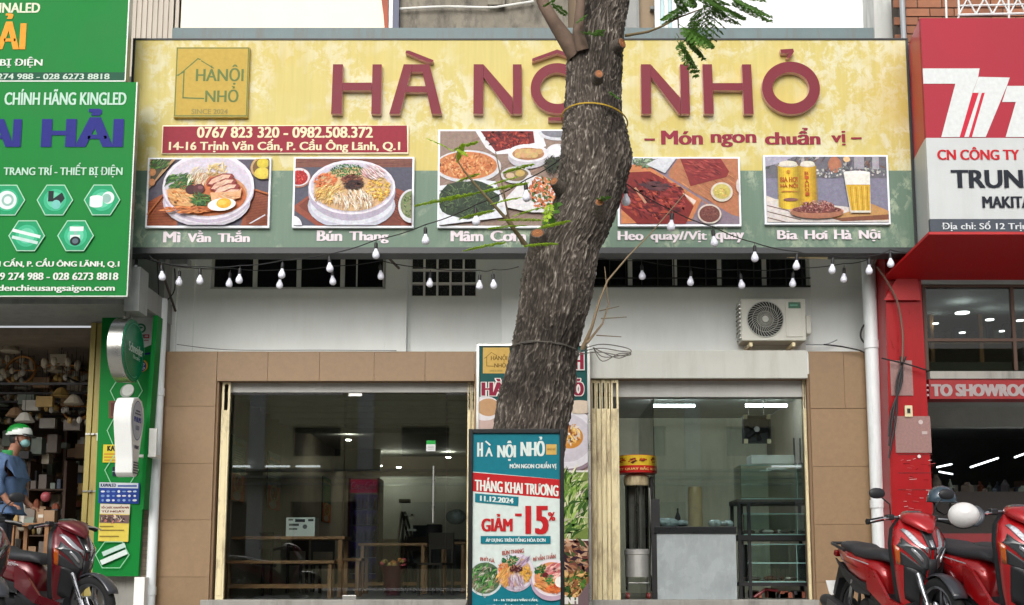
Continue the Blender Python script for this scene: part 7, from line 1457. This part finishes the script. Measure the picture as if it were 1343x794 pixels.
# helmets
def helmet(label, p, r, shell, rotz, tilt, visor=None):
    t = thing('helmet', label, 'helmet', tuple(p), rotz=rotz); t.rotation_euler = (tilt, 0, rotz); b_ = MB(); rings = []
    for j in range(10):
        a = PI / 2 * j / 9 * 1.12 - .18; rr = math.cos(a) ; rings.append([(r * 1.12 * rr * math.cos(2 * PI * k / 24), r * .95 * rr * math.sin(2 * PI * k / 24), r * 1.02 * math.sin(a)) for k in range(24)])
    rings = rings[:9] ; b_.loft(rings, cap=False); b_.ell((0, 0, r * .985), (r * .16, r * .14, .006), 16, 4)
    rings2 = []
    b_2 = MB(); 
    for j in range(13): a = -.2 + (PI / 2 - .22) * j / 12 + 0; rings2.append([(r * 1.12 * math.cos(a) * math.cos(2 * PI * k / 28), r * .95 * math.cos(a) * math.sin(2 * PI * k / 28), r * 1.02 * math.sin(a)) for k in range(28)])
    rings2.append([(r * .02 * math.cos(2 * PI * k / 28), r * .02 * math.sin(2 * PI * k / 28), r * 1.025) for k in range(28)]); b_2.loft(rings2, cap=True)
    obj('shell', b_2, shell, t, smooth=True, sharp=80, local=True)
    b_ = MB(); b_.tube([(r * 1.13 * math.cos(-.2) * math.cos(2 * PI * k / 28), r * .96 * math.sin(2 * PI * k / 28), -r * .2) for k in range(29)], .006, 6, cap=False); obj('edge_trim', b_, m_black, t, smooth=True, local=True)
    b_ = MB(); b_.sheet(lambda a, b: Vector((r * (1.08 + .35 * b) * math.cos((a - .5) * 1.9), r * (.93 + .1 * b) * math.sin((a - .5) * 1.9), -r * .12 - r * .18 * b)), 10, 3); obj('peak', b_, visor or shell, t, smooth=True, solid=.006, local=True)
    b_ = MB(); b_.tube([(0, r * .9, -r * .15), (.02, r * .6, -r * .9), (.03, 0, -r * 1.15), (.02, -r * .6, -r * .9), (0, -r * .9, -r * .15)], .007, 6); obj('chin_strap', b_, m_black, t, smooth=True, local=True)
    return t
helmet('slate blue half helmet hanging above the seat behind the white helmet', P(1235, 655, 8.9), .105, paint('slate blue shell', (58, 78, 92)), .4, .1)
hw = helmet('white half helmet with grey back hanging on the nearest red scooter', P(1264, 676, 7.45), .088, M('white shell', (226, 224, 222), .25, coat=.8), 2.6, .75, visor=M('grey visor', (70, 74, 80), .3))
hw.rotation_euler = Vector((-.55, -.8, .35)).to_track_quat('Z', 'Y').to_euler()

# ================================================================== person at the left
PX, PY = XX(2, 650, 13.0), 13.0
H = thing('person', 'person in light blue shirt with green and white helmet and face mask, facing right', 'person', (PX, PY, .2))
def skin(nm, verts, edges, rad, mat, parent, root=0, sub=2, folds=0.):
    me = bpy.data.meshes.new(nm); me.from_pydata(verts, edges, []); me.materials.append(mat); o = bpy.data.objects.new(nm, me); COL.objects.link(o); o.parent = parent
    md = o.modifiers.new('skin', 'SKIN'); md.use_smooth_shade = True
    for i, r in enumerate(rad): me.skin_vertices[0].data[i].radius = (r, r) if not isinstance(r, tuple) else r
    me.skin_vertices[0].data[root].use_root = True
    s_ = o.modifiers.new('subs', 'SUBSURF'); s_.levels = sub; s_.render_levels = sub
    if folds: s_.levels = s_.render_levels = 3; tx = bpy.data.textures.new('cloth_folds', 'CLOUDS'); tx.noise_scale = .11; d_ = o.modifiers.new('folds', 'DISPLACE'); d_.texture = tx; d_.strength = folds; d_.mid_level = .5; d_.texture_coords = 'LOCAL'
    return o
m_skin = M('skin', (150, 104, 82), .55, bump=.05); m_shirt = M('light blue cotton shirt', (74, 98, 132), .85, var=.12, vs=8, bump=.4, bs=25); m_jean = M('dark trousers', (38, 42, 52), .85)
# x = facing right (+x), local z from floor .2 ; slightly stooped
J = [(0, 0, .92), (.01, 0, 1.12), (.03, 0, 1.34), (.09, 0, 1.47), (.13, 0, 1.56), (.16, 0, 1.66),
     (.0, .1, .88), (.02, .1, .48), (-.02, .1, .07), (.12, .11, .04), (.0, -.1, .88), (.06, -.1, .48), (.04, -.1, .07), (.18, -.11, .04),
     (.05, .18, 1.38), (.06, .24, 1.12), (.2, .22, .92), (.27, .21, .88), (.05, -.18, 1.38), (.05, -.24, 1.12), (.17, -.22, .92), (.24, -.21, .88)]
Ed = [(0, 1), (1, 2), (2, 3), (3, 4), (4, 5), (0, 6), (6, 7), (7, 8), (8, 9), (0, 10), (10, 11), (11, 12), (12, 13), (2, 14), (14, 15), (15, 16), (16, 17), (2, 18), (18, 19), (19, 20), (20, 21)]
Rd = [.14, .125, .15, .06, .058, .085, .09, .06, .045, .035, .09, .06, .045, .035, .06, .045, .036, .03, .06, .045, .036, .03]
skin('body', J, Ed, Rd, m_skin, H)
hands = []
for sy, (hx, hy, hz) in ((1, (.27, .21, .88)), (-1, (.24, -.21, .88))):
    for k in range(5):
        if k < 4: a = [(hx, hy + (k - 1.5) * .016, hz), (hx + .05, hy + (k - 1.5) * .019, hz - .02), (hx + .075 - abs(k - 1.4) * .006, hy + (k - 1.5) * .02, hz - .05)]
        else: a = [(hx - .02, hy - sy * .02, hz), (hx + .015, hy - sy * .04, hz - .015), (hx + .035, hy - sy * .042, hz - .035)]
        b_ = MB(); b_.tube(a, [.010, .009, .007], 7); obj('finger', b_, m_skin, H, smooth=True, local=True)
skin('shirt', [(0, 0, .80), (.01, 0, 1.0), (.02, 0, 1.2), (.045, 0, 1.36), (.08, 0, 1.46), (.05, .19, 1.385), (.06, .26, 1.12), (.15, .24, .98), (.05, -.19, 1.385), (.05, -.26, 1.12), (.13, -.24, .98)], [(0, 1), (1, 2), (2, 3), (3, 4), (3, 5), (5, 6), (6, 7), (3, 8), (8, 9), (9, 10)], [(.21, .23), (.2, .22), (.2, .22), (.19, .2), .088, .095, .074, .058, .095, .074, .058], m_shirt, H, root=1, folds=.035)
skin('trousers', [(0, 0, .95), (.0, .1, .86), (.02, .1, .48), (-.02, .1, .1), (.0, -.1, .86), (.06, -.1, .48), (.04, -.1, .1)], [(0, 1), (1, 2), (2, 3), (0, 4), (4, 5), (5, 6)], [.15, .11, .08, .065, .11, .08, .065], m_jean, H, folds=.02)
hx, hz = .17, 1.655
b_ = MB(); b_.ell((hx, 0, hz), (.098, .076, .115), 20, 14, ex=.92); b_.ell((hx + .1, 0, hz - .01), (.022, .013, .022), 8, 6); b_.ell((hx + .0, -.078, hz - .01), (.02, .01, .032), 8, 6); b_.ell((hx + .0, .078, hz - .01), (.02, .01, .032), 8, 6)
for sy in (-1, 1): b_.ell((hx + .088, sy * .032, hz + .022), (.012, .016, .009), 8, 6, 1)
b_.box(hx + .088, hx + .1, -.022, .022, hz - .062, hz - .052, 2)
hdm = obj('head', b_, [m_skin, M('dark eye', (20, 18, 18), .2), M('lip', (130, 70, 64))], H, smooth=True, local=True)
b_ = MB(); b_.ell((hx - .03, 0, hz + .0), (.085, .082, .10), 16, 10); obj('hair', b_, M('black hair', (18, 16, 16), .6, bump=.5), H, smooth=True, local=True)
b_ = MB(); b_.ell((hx + .055, 0, hz - .055), (.058, .066, .048), 16, 10, ex=.8); obj('face_mask', b_, M('pale teal mask', (130, 176, 176), .8), H, smooth=True, local=True)
b_ = MB(); b_.sheet(lambda a, b: Vector((.06 + .10 * math.cos((a - .5) * 5.2) * (.75), .088 * math.sin((a - .5) * 5.2), 1.44 + .07 * b)), 14, 3); obj('green_collar', b_, M('green cloth', (40, 130, 70), .8), H, smooth=True, solid=.012, local=True)
hm = MB(); RR = .135; vsr = []
for j in range(13): a = -.12 + (PI / 2 + .1) * j / 12; a = min(a, PI / 2 - .02); vsr.append([(hx - .01 + RR * 1.08 * math.cos(a) * math.cos(2 * PI * k / 28), RR * .92 * math.cos(a) * math.sin(2 * PI * k / 28), hz + .045 + RR * .95 * math.sin(a)) for k in range(28)])
hm.loft(vsr); n0 = len(hm.f)
for i, f in enumerate(hm.f):
    p = [hm.v[k] for k in f]; cx_ = sum(q[0] for q in p) / len(p) - hx; cz_ = sum(q[2] for q in p) / len(p) - hz - .045
    hm.m[i] = 1 if cz_ < .035 + .30 * (cx_ + .02) and cz_ < .085 else 0
ho = obj('helmet', hm, [M('green shell', (10, 120, 40), .25, coat=.6), M('white band', (196, 200, 196), .3)], H, smooth=True, sharp=80, local=True)
b_ = MB(); b_.sheet(lambda a, b: Vector((hx - .01 + RR * (1.04 + .38 * b) * math.cos((a - .5) * 1.9), RR * .92 * (1 + .1 * b) * math.sin((a - .5) * 1.9), hz + .04 - .03 * b)), 10, 3); obj('helmet_peak', b_, M('black peak', (30, 32, 32), .3), ho, smooth=True, solid=.006, local=True)
b_ = MB(); b_.tube([(hx, -.1, hz + .03), (hx + .03, -.085, hz - .06), (hx + .05, -.03, hz - .12)], .006, 6); obj('chin_strap', b_, m_black, ho, smooth=True, local=True)
# small things round the scooters at the left
b_ = MB(); b_.ell(P(60, 652, 14.6), (.065, .06, .065), 12, 8); single('red_round_box', b_, M('red and pink tin', (150, 70, 76), .4, var=.3, vs=20), 'small round red tin on the low shelf of the lamp shop', 'tin', smooth=True)
table('low wooden work table behind the maroon scooter in the lamp shop', XX(8, 700, 14.5), XX(66, 700, 14.5), 14.5, 15.0, ZZ(686, 14.5), 'work_table', 'table', rail=False)
random.seed(14); gi = MB()
for k in range(22): x = random.uniform(XX(10, 700, 14.6), XX(64, 700, 14.6)); y = random.uniform(14.55, 14.9); a = random.uniform(.03, .07); gi.box(x - a, x + a, y, y + .1, ZZ(686, 14.5) + .001, ZZ(686, 14.5) + random.uniform(.04, .2), random.randrange(10))
for k in range(16): x = random.uniform(XX(8, 700, 14.6), XX(66, 700, 14.6)); y = random.uniform(14.55, 15.2); a = random.uniform(.05, .1); gi.box(x - a, x + a, y, y + .15, .201, .2 + random.uniform(.1, .4), random.choice([0, 1, 3, 5, 8, 4]))
single('table_goods', gi, mcl, 'mixed small goods on and under the low wooden work table', 'goods', kind='stuff')
